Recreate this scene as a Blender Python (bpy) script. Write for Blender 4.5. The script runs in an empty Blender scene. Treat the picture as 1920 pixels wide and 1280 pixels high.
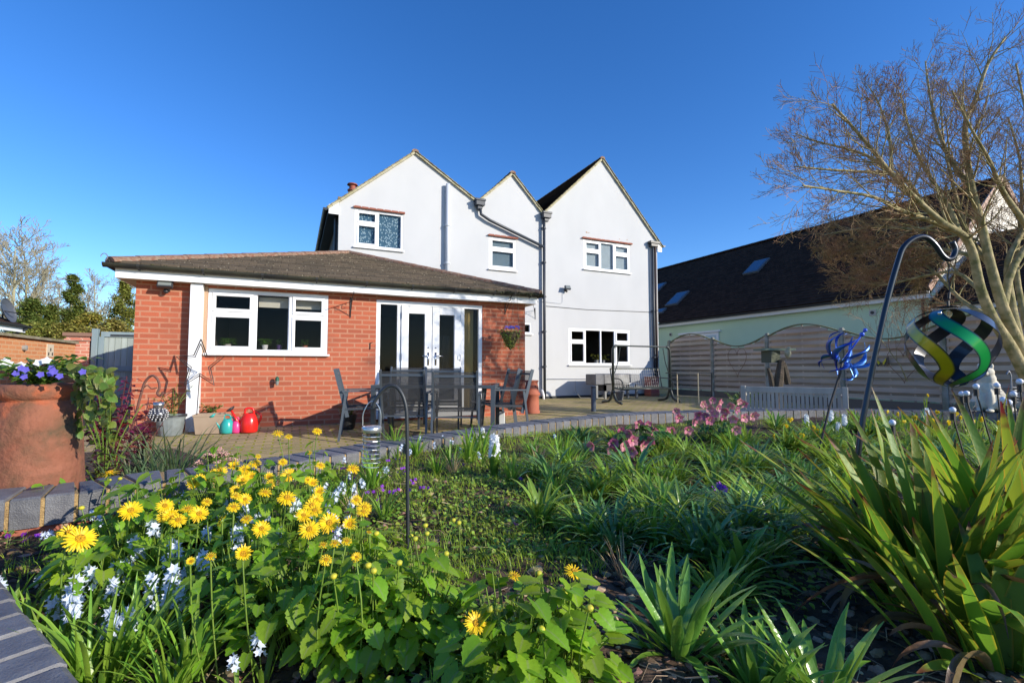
import bpy, math, random
from math import sin, cos, tan, pi, radians, atan, atan2, sqrt
from mathutils import Vector, Matrix, noise
from mathutils.geometry import tessellate_polygon

# ------------------------------------------------------------ camera, sky, sun
SC = bpy.context.scene
COL = SC.collection
FOC, YAW, PIT, CZ = 890.0, radians(24.7), atan(50 / 890.0), .87
cd = bpy.data.cameras.new('camera'); cam = bpy.data.objects.new('camera', cd); COL.objects.link(cam)
cam.location = (0, 0, CZ); cam.rotation_euler = (pi / 2 + PIT, 0, -YAW)
cd.sensor_width = 36; cd.lens = FOC / 1920 * 36; cd.clip_start = .02; cd.clip_end = 2000
SC.camera = cam
SUNV = Vector((.87, -1, .5)).normalized()
w = bpy.data.worlds.new('World'); SC.world = w; w.use_nodes = True
wn = w.node_tree; bg = wn.nodes['Background']
sk = wn.nodes.new('ShaderNodeTexSky'); sk.sky_type = 'NISHITA'; sk.sun_disc = False
sk.sun_elevation = math.asin(SUNV.z); sk.sun_rotation = atan2(SUNV.x, SUNV.y)
sk.altitude = 600; sk.air_density = 1.0; sk.dust_density = .35; sk.ozone_density = 4.2
hs_ = wn.nodes.new('ShaderNodeHueSaturation'); hs_.inputs['Saturation'].default_value = 1.22; hs_.inputs['Hue'].default_value = .510
wn.links.new(sk.outputs[0], hs_.inputs['Color']); wn.links.new(hs_.outputs[0], bg.inputs[0]); bg.inputs[1].default_value = .14
sl = bpy.data.lights.new('sun', 'SUN'); sl.energy = 3.5; sl.angle = radians(.53); sl.color = (1, .92, .79)
so = bpy.data.objects.new('sun', sl); COL.objects.link(so)
so.rotation_euler = SUNV.to_track_quat('Z', 'Y').to_euler(); so.location = (20, -20, 20)
SC.view_settings.view_transform = 'Standard'; SC.view_settings.look = 'None'
SC.view_settings.exposure = .75; SC.view_settings.gamma = 1
SC.render.engine = 'CYCLES'
SC.cycles.max_bounces = 6; SC.cycles.transparent_max_bounces = 12

# ------------------------------------------------------------ pixel -> point
FW = Vector((sin(YAW), cos(YAW), 0)); RT = Vector((cos(YAW), -sin(YAW), 0))
def ray(px, py):
    a = (px - 960) / FOC; b = (640 - py) / FOC
    return FW * (cos(PIT) - b * sin(PIT)) + RT * a + Vector((0, 0, sin(PIT) + b * cos(PIT)))
def at(px, py, d):
    r = ray(px, py); return Vector((0, 0, CZ)) + r * (d / (cos(PIT) - (640 - py) / FOC * sin(PIT)))
def onY(px, py, Y): r = ray(px, py); t = Y / r.y; return Vector((r.x * t, Y, CZ + r.z * t))
def onX(px, py, X): r = ray(px, py); t = X / r.x; return Vector((X, r.y * t, CZ + r.z * t))
def onZ(px, py, Z): r = ray(px, py); t = (Z - CZ) / r.z; return Vector((r.x * t, r.y * t, Z))
def soil_z(x, y):
    return .265 + .05 * noise.noise(Vector((x * 1.3, y * 1.3, 4))) + .018 * noise.noise(Vector((x * 7, y * 7, 1))) + .10 * max(0, min(1, (y - 1.2) / 1.6))
def patio_z(x, y): return -.13 * max(0, min(1, (8 - y) / 3))

# ------------------------------------------------------------ materials
MATS = {}
def mat(name, col=(.5, .5, .5), rough=.6, metal=0, var=None, nscale=8, bump=0, bscale=60, spec=.5, trans=0, coat=0, alpha=1, island=0, stretch=(1, 1, 1), detail=6):
    """principled with noise colour variation, random-per-island variation and bump"""
    if name in MATS: return MATS[name]
    m = bpy.data.materials.new(name); m.use_nodes = True; MATS[name] = m
    nt = m.node_tree; N = nt.nodes; L = nt.links
    p = N['Principled BSDF']; out = N['Material Output']
    p.inputs['Base Color'].default_value = (*col, 1); p.inputs['Roughness'].default_value = rough
    p.inputs['Metallic'].default_value = metal; p.inputs['Specular IOR Level'].default_value = spec
    p.inputs['Coat Weight'].default_value = coat
    tc = N.new('ShaderNodeTexCoord'); mp = N.new('ShaderNodeMapping'); mp.inputs['Scale'].default_value = stretch
    L.new(tc.outputs['Object'], mp.inputs[0]); cur = None
    if var:
        n = N.new('ShaderNodeTexNoise'); n.inputs['Scale'].default_value = nscale; n.inputs['Detail'].default_value = detail
        L.new(mp.outputs[0], n.inputs['Vector'])
        r = N.new('ShaderNodeValToRGB'); r.color_ramp.elements[0].position = .35; r.color_ramp.elements[1].position = .65
        r.color_ramp.elements[0].color = (*col, 1); r.color_ramp.elements[1].color = (*var, 1)
        L.new(n.outputs[0], r.inputs[0]); cur = r.outputs[0]
    if island:
        g = N.new('ShaderNodeNewGeometry'); h = N.new('ShaderNodeHueSaturation')
        mr = N.new('ShaderNodeMapRange'); mr.inputs[3].default_value = 1 - island; mr.inputs[4].default_value = 1 + island
        L.new(g.outputs['Random Per Island'], mr.inputs[0]); L.new(mr.outputs[0], h.inputs['Value'])
        mr2 = N.new('ShaderNodeMapRange'); mr2.inputs[3].default_value = .5 + island * .07; mr2.inputs[4].default_value = .5 - island * .07
        ml = N.new('ShaderNodeMath'); ml.operation = 'MULTIPLY'; ml.inputs[1].default_value = 7.13
        fr = N.new('ShaderNodeMath'); fr.operation = 'FRACT'
        L.new(g.outputs['Random Per Island'], ml.inputs[0]); L.new(ml.outputs[0], fr.inputs[0]); L.new(fr.outputs[0], mr2.inputs[0])
        L.new(mr2.outputs[0], h.inputs['Hue'])
        if cur: L.new(cur, h.inputs['Color'])
        else: h.inputs['Color'].default_value = (*col, 1)
        cur = h.outputs[0]
    if cur: L.new(cur, p.inputs['Base Color'])
    if bump:
        n2 = N.new('ShaderNodeTexNoise'); n2.inputs['Scale'].default_value = bscale; n2.inputs['Detail'].default_value = 8
        L.new(mp.outputs[0], n2.inputs['Vector'])
        b = N.new('ShaderNodeBump'); b.inputs['Strength'].default_value = bump; b.inputs['Distance'].default_value = .01
        L.new(n2.outputs[0], b.inputs['Height']); L.new(b.outputs[0], p.inputs['Normal'])
    if trans:
        t = N.new('ShaderNodeBsdfTranslucent'); mx = N.new('ShaderNodeMixShader'); mx.inputs[0].default_value = trans
        if cur: L.new(cur, t.inputs[0])
        else: t.inputs[0].default_value = (*col, 1)
        L.new(p.outputs[0], mx.inputs[1]); L.new(t.outputs[0], mx.inputs[2]); L.new(mx.outputs[0], out.inputs[0])
    if alpha < 1:
        t = N.new('ShaderNodeBsdfTransparent'); mx = N.new('ShaderNodeMixShader'); mx.inputs[0].default_value = alpha
        L.new(t.outputs[0], mx.inputs[1]); L.new(p.outputs[0], mx.inputs[2]); L.new(mx.outputs[0], out.inputs[0])
    return m

def brick_mat(name, c1, c2, mortar, bw=.225, bh=.075, ms=.012, plane='xz', bump=.4, rough=.85, dirt=None, dscale=2, offset=.5, msm=.1, dlo=.5, dhi=.7, blo=.5, msoft=None):
    m = bpy.data.materials.new(name); m.use_nodes = True; MATS[name] = m
    nt = m.node_tree; N = nt.nodes; L = nt.links; p = N['Principled BSDF']
    p.inputs['Roughness'].default_value = rough; p.inputs['Specular IOR Level'].default_value = .25
    tc = N.new('ShaderNodeTexCoord'); sp = N.new('ShaderNodeSeparateXYZ'); cb = N.new('ShaderNodeCombineXYZ')
    L.new(tc.outputs['Object'], sp.inputs[0])
    a, b = {'xz': (0, 2), 'yz': (1, 2), 'xy': (0, 1), 'yx': (1, 0)}[plane]
    if plane == 'xz':     # works for faces in both x and y: use x+y
        ad = N.new('ShaderNodeMath'); ad.operation = 'ADD'; L.new(sp.outputs[0], ad.inputs[0]); L.new(sp.outputs[1], ad.inputs[1]); L.new(ad.outputs[0], cb.inputs[0])
    else: L.new(sp.outputs[a], cb.inputs[0])
    L.new(sp.outputs[b], cb.inputs[1])
    bt = N.new('ShaderNodeTexBrick'); L.new(cb.outputs[0], bt.inputs['Vector'])
    bt.inputs['Color1'].default_value = (*c1, 1); bt.inputs['Color2'].default_value = (*c2, 1); bt.inputs['Mortar'].default_value = (*mortar, 1)
    bt.inputs['Scale'].default_value = 1; bt.inputs['Mortar Size'].default_value = ms; bt.inputs['Mortar Smooth'].default_value = msm
    bt.inputs['Brick Width'].default_value = bw; bt.inputs['Row Height'].default_value = bh; bt.offset = offset; bt.inputs['Bias'].default_value = -.2
    n = N.new('ShaderNodeTexNoise'); n.inputs['Scale'].default_value = 90; n.inputs['Detail'].default_value = 6; L.new(tc.outputs['Object'], n.inputs['Vector'])
    mr = N.new('ShaderNodeMapRange'); mr.inputs[3].default_value = .75; mr.inputs[4].default_value = 1.25; L.new(n.outputs[0], mr.inputs[0])
    vm = N.new('ShaderNodeVectorMath'); vm.operation = 'SCALE'; L.new(bt.outputs['Color'], vm.inputs[0]); L.new(mr.outputs[0], vm.inputs['Scale'])
    cur = vm.outputs[0]
    if dirt:
        d = N.new('ShaderNodeTexNoise'); d.inputs['Scale'].default_value = dscale; d.inputs['Detail'].default_value = 8; L.new(tc.outputs['Object'], d.inputs['Vector'])
        r = N.new('ShaderNodeMapRange'); r.inputs[1].default_value = dlo; r.inputs[2].default_value = dhi; L.new(d.outputs[0], r.inputs[0])
        mx = N.new('ShaderNodeMix'); mx.data_type = 'RGBA'; L.new(r.outputs[0], mx.inputs[0]); L.new(cur, mx.inputs[6]); mx.inputs[7].default_value = (*dirt, 1)
        cur = mx.outputs[2]
    if msoft:   # moss confined to joints
        d = N.new('ShaderNodeTexNoise'); d.inputs['Scale'].default_value = 1.1; d.inputs['Detail'].default_value = 5; L.new(tc.outputs['Object'], d.inputs['Vector'])
        r = N.new('ShaderNodeMapRange'); r.inputs[1].default_value = .35; r.inputs[2].default_value = .5; L.new(d.outputs[0], r.inputs[0])
        mu = N.new('ShaderNodeMath'); mu.operation = 'MULTIPLY'; L.new(r.outputs[0], mu.inputs[0]); L.new(bt.outputs['Fac'], mu.inputs[1])
        mx = N.new('ShaderNodeMix'); mx.data_type = 'RGBA'; L.new(mu.outputs[0], mx.inputs[0]); L.new(cur, mx.inputs[6]); mx.inputs[7].default_value = (*msoft, 1)
        cur = mx.outputs[2]
    L.new(cur, p.inputs['Base Color'])
    sb = N.new('ShaderNodeMath'); sb.operation = 'MULTIPLY_ADD'; sb.inputs[1].default_value = -1; L.new(bt.outputs['Fac'], sb.inputs[0])
    m3 = N.new('ShaderNodeMath'); m3.operation = 'MULTIPLY'; m3.inputs[1].default_value = .5; L.new(n.outputs[0], m3.inputs[0]); L.new(m3.outputs[0], sb.inputs[2])
    bp = N.new('ShaderNodeBump'); bp.inputs['Strength'].default_value = bump; bp.inputs['Distance'].default_value = .008
    L.new(sb.outputs[0], bp.inputs['Height']); L.new(bp.outputs[0], p.inputs['Normal'])
    return m

def glass_mat(name, tint=.75, refl=.5):
    if name in MATS: return MATS[name]
    m = bpy.data.materials.new(name); m.use_nodes = True; MATS[name] = m
    nt = m.node_tree; N = nt.nodes; L = nt.links; N.remove(N['Principled BSDF'])
    t = N.new('ShaderNodeBsdfTransparent'); t.inputs[0].default_value = (tint, tint, tint, 1)
    g = N.new('ShaderNodeBsdfGlossy'); g.inputs['Roughness'].default_value = .02
    fr = N.new('ShaderNodeFresnel'); fr.inputs[0].default_value = 1.5
    mu = N.new('ShaderNodeMath'); mu.operation = 'MULTIPLY_ADD'; mu.inputs[1].default_value = refl * 1.6; mu.inputs[2].default_value = .02 * refl
    mx = N.new('ShaderNodeMixShader'); L.new(fr.outputs[0], mu.inputs[0]); L.new(mu.outputs[0], mx.inputs[0])
    L.new(t.outputs[0], mx.inputs[1]); L.new(g.outputs[0], mx.inputs[2]); L.new(mx.outputs[0], N['Material Output'].inputs[0])
    return m

# ------------------------------------------------------------ mesh helper
class MB:
    def __init__(s): s.v = []; s.f = []; s.m = []; s.cm = 0
    def add(s, vs, fs):
        o = len(s.v); s.v += [tuple(v) for v in vs]; s.f += [tuple(i + o for i in f) for f in fs]; s.m += [s.cm] * len(fs)
    def box(s, a, b, M=None):
        x0, y0, z0 = a; x1, y1, z1 = b
        if x0 > x1: x0, x1 = x1, x0
        if y0 > y1: y0, y1 = y1, y0
        if z0 > z1: z0, z1 = z1, z0
        vs = [Vector(p) for p in ((x0, y0, z0), (x1, y0, z0), (x1, y1, z0), (x0, y1, z0), (x0, y0, z1), (x1, y0, z1), (x1, y1, z1), (x0, y1, z1))]
        if M: vs = [M @ v for v in vs]
        s.add(vs, [(0, 3, 2, 1), (4, 5, 6, 7), (0, 1, 5, 4), (1, 2, 6, 5), (2, 3, 7, 6), (3, 0, 4, 7)])
    def bar(s, p, q, w, h=None, up=(0, 0, 1)):
        """rectangular bar from p to q"""
        h = h or w; p = Vector(p); q = Vector(q); d = (q - p).normalized(); u = Vector(up)
        if abs(d.dot(u)) > .95: u = Vector((0, 1, 0))
        r = d.cross(u).normalized() * (w / 2); t = r.normalized().cross(d).normalized() * (h / 2)
        vs = [p - r - t, p + r - t, p + r + t, p - r + t, q - r - t, q + r - t, q + r + t, q - r + t]
        s.add(vs, [(0, 1, 2, 3), (7, 6, 5, 4), (4, 5, 1, 0), (5, 6, 2, 1), (6, 7, 3, 2), (7, 4, 0, 3)])
    def tube(s, pts, r, n=8, cap=True):
        pts = [Vector(p) for p in pts]; k = len(pts)
        if k < 2: return
        rs = r if isinstance(r, (list, tuple)) else [r] * k
        vs = []; fs = []; u = None
        for i in range(k):
            d = (pts[min(i + 1, k - 1)] - pts[max(i - 1, 0)])
            if d.length < 1e-9: d = Vector((0, 0, 1))
            d.normalize()
            if u is None: u = d.orthogonal().normalized()
            u = u - d * u.dot(d)
            if u.length < 1e-6: u = d.orthogonal()
            u.normalize(); t = d.cross(u)
            for j in range(n):
                a = 2 * pi * j / n; vs.append(pts[i] + (u * cos(a) + t * sin(a)) * rs[i])
        for i in range(k - 1):
            for j in range(n):
                a = i * n + j; b = i * n + (j + 1) % n; fs.append((a, b, b + n, a + n))
        if cap and n > 3: fs += [tuple(range(n - 1, -1, -1)), tuple(range((k - 1) * n, k * n))]
        s.add(vs, fs)
    def lathe(s, prof, c=(0, 0, 0), n=24, sx=1, sy=1):
        c = Vector(c); vs = []; fs = []
        for r, z in prof:
            for j in range(n):
                a = 2 * pi * j / n; vs.append(c + Vector((r * cos(a) * sx, r * sin(a) * sy, z)))
        for i in range(len(prof) - 1):
            for j in range(n):
                a = i * n + j; b = i * n + (j + 1) % n; fs.append((a, b, b + n, a + n))
        s.add(vs, fs)
    def ball(s, c, r, n=12, k=8, sz=1):
        prof = [(max(1e-4, r * sin(pi * i / k)), -r * sz * cos(pi * i / k)) for i in range(k + 1)]
        s.lathe(prof, c, n)
    def poly(s, pts, flip=False):
        s.add(pts, [tuple(range(len(pts)))[::-1] if flip else tuple(range(len(pts)))])
    def ico(s, c, r, jit=0, rnd=random, sq=1):
        t = (1 + 5 ** .5) / 2
        vs = [Vector(v).normalized() for v in ((-1, t, 0), (1, t, 0), (-1, -t, 0), (1, -t, 0), (0, -1, t), (0, 1, t), (0, -1, -t), (0, 1, -t), (t, 0, -1), (t, 0, 1), (-t, 0, -1), (-t, 0, 1))]
        rot = Matrix.Rotation(rnd.uniform(0, 6.3), 3, 'X') @ Matrix.Rotation(rnd.uniform(0, 6.3), 3, 'Z')
        sc = Vector((rnd.uniform(1 - jit, 1 + jit), rnd.uniform(1 - jit, 1 + jit), rnd.uniform(1 - jit, 1)))
        o = []
        for v in vs:
            v = rot @ v; v = Vector((v.x * sc.x, v.y * sc.y, v.z * sc.z * sq)) * r * rnd.uniform(1 - jit * .4, 1 + jit * .4); o.append(Vector(c) + v)
        s.add(o, [(0, 11, 5), (0, 5, 1), (0, 1, 7), (0, 7, 10), (0, 10, 11), (1, 5, 9), (5, 11, 4), (11, 10, 2), (10, 7, 6), (7, 1, 8), (3, 9, 4), (3, 4, 2), (3, 2, 6), (3, 6, 8), (3, 8, 9), (4, 9, 5), (2, 4, 11), (6, 2, 10), (8, 6, 7), (9, 8, 1)])
    def xf(s, M, start=0):
        for i in range(start, len(s.v)): s.v[i] = tuple(M @ Vector(s.v[i]))
    def mesh(s, name, mats, smooth=False):
        me = bpy.data.meshes.new(name); me.from_pydata(s.v, [], s.f)
        if not isinstance(mats, (list, tuple)): mats = [mats]
        for m in mats: me.materials.append(m)
        if len(mats) > 1: me.polygons.foreach_set('material_index', s.m)
        if smooth: me.polygons.foreach_set('use_smooth', [True] * len(me.polygons))
        me.update(); return me
    def build(s, name, mats, parent=None, smooth=False, bevel=0, origin=None):
        if origin is not None:
            o = Vector(origin); s.v = [tuple(Vector(v) - o) for v in s.v]
        ob = bpy.data.objects.new(name, s.mesh(name, mats, smooth)); COL.objects.link(ob)
        if origin is not None: ob.location = o
        if parent: ob.parent = parent
        if bevel:
            b = ob.modifiers.new('b', 'BEVEL'); b.width = bevel; b.segments = 1; b.limit_method = 'ANGLE'
        return ob

def tag(o, label=None, cat=None, group=None, kind=None):
    if label: o['label'] = label
    if cat: o['category'] = cat
    if group: o['group'] = group
    if kind: o['kind'] = kind
    return o
def thing(name, label, cat, loc=(0, 0, 0), rz=0, group=None):
    o = bpy.data.objects.new(name, None); COL.objects.link(o); o.empty_display_size = .05
    o.location = loc; o.rotation_euler = (0, 0, rz); return tag(o, label, cat, group)
def dup(src, loc=None, rz=None, scale=None, label=None, rot=None):
    c = src.copy(); COL.objects.link(c)
    if loc is not None: c.location = loc
    if rot is not None: c.rotation_euler = rot
    elif rz is not None: c.rotation_euler = (0, 0, rz)
    if scale: c.scale = (scale,) * 3 if not isinstance(scale, tuple) else scale
    if label: c['label'] = label
    for ch in [o for o in KIDS.get(src.name, [])]:
        k = ch.copy(); COL.objects.link(k); k.parent = c
        for g in KIDS.get(ch.name, []):
            q = g.copy(); COL.objects.link(q); q.parent = k
    return c
KIDS = {}
def reg(o):
    """remember the children of a thing so that copies need no scene update"""
    KIDS[o.name] = [c for c in bpy.data.objects if c.parent == o]
    for c in KIDS[o.name]: KIDS[c.name] = [g for g in bpy.data.objects if g.parent == c]
    return o
def catmull(pts, n=8):
    P = [Vector(p) for p in pts]; P = [P[0] * 2 - P[1]] + P + [P[-1] * 2 - P[-2]]; out = []
    for i in range(1, len(P) - 2):
        for k in range(n):
            t = k / n; a, b, c, d = P[i - 1], P[i], P[i + 1], P[i + 2]
            out.append(.5 * ((2 * b) + (c - a) * t + (2 * a - 5 * b + 4 * c - d) * t * t + (3 * b - a - 3 * c + d) * t ** 3))
    out.append(P[-2]); return out
# ------------------------------------------------------------ materials of the setting
brick = brick_mat('red_brick', (.45, .118, .06), (.33, .09, .05), (.45, .205, .125), dirt=(.30, .10, .06), dscale=1.3, dlo=.55, dhi=.85)
obrick = brick_mat('orange_brick', (.62, .27, .12), (.52, .2, .09), (.6, .36, .2), plane='yz')
pbrick = brick_mat('pier_brick', (.5, .17, .11), (.58, .27, .2), (.6, .4, .3))
render_w = mat('white_render', (.565, .572, .575), .9, var=(.53, .538, .542), nscale=1.3, stretch=(1, 1, .6), bump=.25, bscale=140, spec=.2)
upvc = mat('white_plastic', (.82, .83, .84), .35)
upvc_s = mat('sill_plastic', (.8, .81, .82), .4)
darkside = mat('dark_boarding', (.035, .028, .025), .8)
black = mat('black_plastic', (.03, .032, .035), .45)
gutterm = mat('mossy_gutter', (.010, .011, .011), .75, var=(.035, .035, .018), nscale=2.5, bump=.5, bscale=40)
greyp = mat('grey_pipe', (.03, .038, .052), .45)
whitep = mat('painted_pipe', (.55, .58, .62), .5)
mortar = mat('verge_mortar', (.50, .46, .34), .9, var=(.36, .33, .19), nscale=6, bump=.6, bscale=50)
redtile = mat('clay_creasing', (.30, .10, .065), .85, var=(.3, .1, .06), nscale=12, bump=.5)
ridge_m = mat('ridge_tile', (.20, .085, .05), .9, var=(.27, .19, .13), nscale=22, bump=.7, bscale=60)
def tile_mat(name, c1, c2, lich, w=.28, h=.12, plane='xy', amt=.66, pitch=.3, patch=9):
    m = brick_mat(name, c1, c2, tuple(c * .45 for c in c1), bw=w, bh=h, ms=.006, plane=plane, bump=.3, dirt=lich, dscale=patch, dlo=amt, dhi=amt + .08)
    return m
ext_tile = tile_mat('brown_roof_tile', (.135, .105, .075), (.085, .07, .052), (.36, .32, .24), w=.22, h=.2, amt=.62, patch=38)
ext_tile_y = tile_mat('brown_roof_tile_side', (.135, .105, .075), (.085, .07, .052), (.36, .32, .24), w=.22, h=.2, plane='yx', amt=.62, patch=38)
slate = tile_mat('dark_roof_tile', (.062, .040, .030), (.032, .022, .018), (.18, .14, .11), w=.2, h=.125, plane='yx', amt=.73, patch=6)
glass = glass_mat('window_glass', .85, .08)
glass_up = glass_mat('sky_glass', .88, .12)
slate.node_tree.nodes['Principled BSDF'].inputs['Specular IOR Level'].default_value = .04; slate.node_tree.nodes['Principled BSDF'].inputs['Roughness'].default_value = 1
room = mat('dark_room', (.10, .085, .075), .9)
patio_m = brick_mat('patio_block', (.46, .34, .20), (.30, .23, .145), (.14, .13, .05), bw=.21, bh=.105, ms=.012, plane='xy', bump=.7, dirt=(.24, .20, .10), dscale=1.5, dlo=.48, dhi=.8, msoft=(.30, .30, .03))
soil_m = mat('garden_soil', (.05, .033, .022), .95, var=(.12, .08, .055), nscale=18, bump=1, bscale=45, spec=.2)
lawn_m = mat('rough_ground', (.06, .08, .025), .95, var=(.09, .07, .035), nscale=3)

# ------------------------------------------------------------ ground, patio
g = MB(); g.box((-120, -60, -1.2), (160, 200, -.55)); g.build('ground', lawn_m)['kind'] = 'structure'
g = MB()
xs = [-14, -6, -2, 0, 2, 4, 6, 8, 10, 12, 15.5]; ys = [-1, 1, 3, 4.5, 5, 6, 7, 8, 10, 12, 14, 18, 26]
for i in range(len(xs) - 1):
    for j in range(len(ys) - 1):
        q = [(xs[i + a], ys[j + b], patio_z(0, ys[j + b])) for a, b in ((0, 0), (1, 0), (1, 1), (0, 1))]
        g.poly(q)
g.build('patio', patio_m)['kind'] = 'structure'

# ------------------------------------------------------------ walls with holes
def wall_mesh(mb, outline, holes, y, depth=.1, axis='y', sgn=-1):
    """flat wall in XZ at Y=y with rectangular holes (x0,x1,z0,z1) and reveals of the given depth going back"""
    P = [[Vector((x, z, 0)) for x, z in outline]] + [[Vector(p) for p in ((h[0], h[2], 0), (h[0], h[3], 0), (h[1], h[3], 0), (h[1], h[2], 0))] for h in holes]
    tris = tessellate_polygon(P); flat = [p for l in P for p in l]
    fs = []
    for t in tris:
        a, b, c = (flat[i] for i in t)
        fs.append(t if (b - a).cross(c - a).z > 0 else t[::-1])
    mb.add([(p.x, y, p.y) for p in flat], fs)
    for x0, x1, z0, z1 in holes:
        c = [(x0, z0), (x1, z0), (x1, z1), (x0, z1)]
        for i in range(4):
            (a, b), (c2, d) = c[i], c[(i + 1) % 4]
            mb.poly([(a, y, b), (a, y + depth, b), (c2, y + depth, d), (c2, y, d)])

def window(parent, y, x0, x1, z0, z1, cols, glassm, fr=.055, sash=.045, sill=True, back=None, rec=.07, deep=1.6, label=None, silldrop=0):
    """cols: list of (width fraction, style) ; style 'f' fixed, 's' split sash (transom + lower)"""
    f = MB(); pn = MB(); yf = y + .005; yb = y + rec
    f.box((x0, yf, z0), (x1, yb, z0 + fr)); f.box((x0, yf, z1 - fr), (x1, yb, z1))
    f.box((x0, yf, z0 + fr), (x0 + fr, yb, z1 - fr)); f.box((x1 - fr, yf, z0 + fr), (x1, yb, z1 - fr))
    tot = sum(c[0] for c in cols); cx = x0 + fr; W = (x1 - x0 - 2 * fr - .045 * (len(cols) - 1))
    for i, (wf, st) in enumerate(cols):
        ww = W * wf / tot; a, b = cx, cx + ww; lo, hi = z0 + fr, z1 - fr
        if st == 's':
            zs = lo + (hi - lo) * .645
            f.box((a, yf + .003, zs - .02), (b, yb - .003, zs + .02))
            cells = [(lo, zs - .02), (zs + .02, hi)]
            for l, h in cells:
                e = yf - .012
                f.box((a, e, l), (b, yf + .04, l + sash)); f.box((a, e, h - sash), (b, yf + .04, h))
                f.box((a, e, l + sash), (a + sash, yf + .04, h - sash)); f.box((b - sash, e, l + sash), (b, yf + .04, h - sash))
                pn.box((a + sash - .002, yf + .015, l + sash - .002), (b - sash + .002, yf + .019, h - sash + .002))
        else:
            pn.box((a - .002, yf + .03, lo - .002), (b + .002, yf + .034, hi + .002))
            for p in ((a, lo, a + .012, hi), (b - .012, lo, b, hi)): f.box((p[0], yf + .018, p[1]), (p[2], yf + .029, p[3]))
        if i < len(cols) - 1: f.box((b, yf + .002, lo), (b + .045, yb - .002, hi))
        cx = b + .045
    wo = f.build('window', upvc, parent, bevel=.004)
    if label: wo['label'] = label
    pn.build('pane', glassm, wo)
    if sill:
        s_ = MB(); s_.box((x0 - .03, y - .06, z0 - .035 - silldrop), (x1 + .03, y + .02, z0 - .003)); s_.build('sill', upvc_s, wo, bevel=.005)
    r = MB(); d = deep; yy = yb + .012
    a, b, c, e = x0 + .01, x1 - .01, z0 + .01, z1 - .01
    if back is None:
        A, B, C, E = x0 - .5, x1 + .5, z0 - .6, z1 + .25
        A, B, C, E = x0 - .02, x1 + .02, z0 - .02, z1 + .02
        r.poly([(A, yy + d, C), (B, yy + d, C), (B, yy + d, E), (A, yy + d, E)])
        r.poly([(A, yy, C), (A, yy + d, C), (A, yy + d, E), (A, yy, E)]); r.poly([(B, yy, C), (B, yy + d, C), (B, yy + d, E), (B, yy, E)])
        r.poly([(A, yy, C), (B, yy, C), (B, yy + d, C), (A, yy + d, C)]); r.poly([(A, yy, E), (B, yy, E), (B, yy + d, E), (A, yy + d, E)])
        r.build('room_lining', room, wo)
    else:
        r.poly([(a, yy, c), (b, yy, c), (b, yy, e), (a, yy, e)]); r.build('blind', back, wo)
    return wo

def roof_slope(mb, eL, eR, tL, tR, n, lift=.014, thick=.02):
    """stepped tile courses between an eave line and a top line"""
    eL, eR, tL, tR = map(Vector, (eL, eR, tL, tR))
    nr = (eR - eL).cross(((tL + tR) / 2) - ((eL + eR) / 2)).normalized()
    if nr.z < 0: nr = -nr
    for i in range(n):
        a, b = i / n, (i + 1) / n
        p0, p1 = eL.lerp(tL, a), eR.lerp(tR, a); q0, q1 = eL.lerp(tL, b), eR.lerp(tR, b)
        up = nr * (lift + thick); up2 = nr * lift
        mb.add([p0 + up, p1 + up, q1 + up2, q0 + up2, p0, p1], [(0, 1, 2, 3), (4, 5, 1, 0)])
def ridge(mb, p, q, r=.11, seg=.32):
    p = Vector(p); q = Vector(q); L = (q - p).length; n = max(1, int(L / seg)); d = (q - p) / L; s = d.cross(Vector((0, 0, 1))).normalized(); u = s.cross(d)
    for i in range(n):
        a = p + d * (L * i / n); b = p + d * (L * (i + 1) / n + .015); k = 8; vs = []
        for e, rr in ((a, r * 1.04), (b, r * .96)):
            for j in range(k + 1):
                t = pi * j / k; vs.append(e + s * cos(t) * rr + u * (sin(t) * rr * .75 - .02))
        fs = [(j, j + 1, j + k + 2, j + k + 1) for j in range(k)]
        mb.add(vs, fs); mb.poly(vs[:k + 1])
def halfpipe(mb, p, q, r=.058, n=7, th=.006):
    p = Vector(p); q = Vector(q); d = (q - p).normalized(); s = d.cross(Vector((0, 0, 1))).normalized(); z = Vector((0, 0, 1)); vs = []
    for e in (p, q):
        for rr in (r, r - th):
            for j in range(n + 1):
                t = pi * j / n; vs.append(e + s * cos(t) * rr - z * sin(t) * rr)
    m = n + 1
    for j in range(n):
        mb.add([vs[j], vs[j + 1], vs[2 * m + j + 1], vs[2 * m + j]], [(0, 1, 2, 3)]); mb.add([vs[m + j], vs[m + j + 1], vs[3 * m + j + 1], vs[3 * m + j]], [(3, 2, 1, 0)])
    mb.poly(vs[:m]); mb.poly(vs[2 * m:3 * m])

# ------------------------------------------------------------ brick extension
EX0, EX1, EY = -1.98, 3.95, 8.0
ext = thing('brick_extension', 'single-storey red brick extension with a brown hipped tile roof and white fascia', 'extension', (1, 8, 0))
def rel(o): o.matrix_parent_inverse = Matrix.Translation(-Vector(o.parent.location)) if o.parent else Matrix(); return o
class PB(MB):   # builds in world coordinates under a located parent
    def build(s, name, mats, parent=None, **k):
        o = MB.build(s, name, mats, None, **k)
        if parent:
            o.parent = parent
            if parent.type == 'EMPTY': o.matrix_parent_inverse = (Matrix.Translation(parent.location) @ parent.rotation_euler.to_matrix().to_4x4()).inverted()
        return o
MB_ = MB
ext.location = (0, 0, 0)
wl = MB(); wh = [(-1.14, .48, 1.09, 2.02), (1.22, 3.09, .04, 2.0)]
wall_mesh(wl, [(EX0, -.06), (EX1, -.06), (EX1, 2.1), (EX0, 2.1)], wh, EY, .1)
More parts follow.
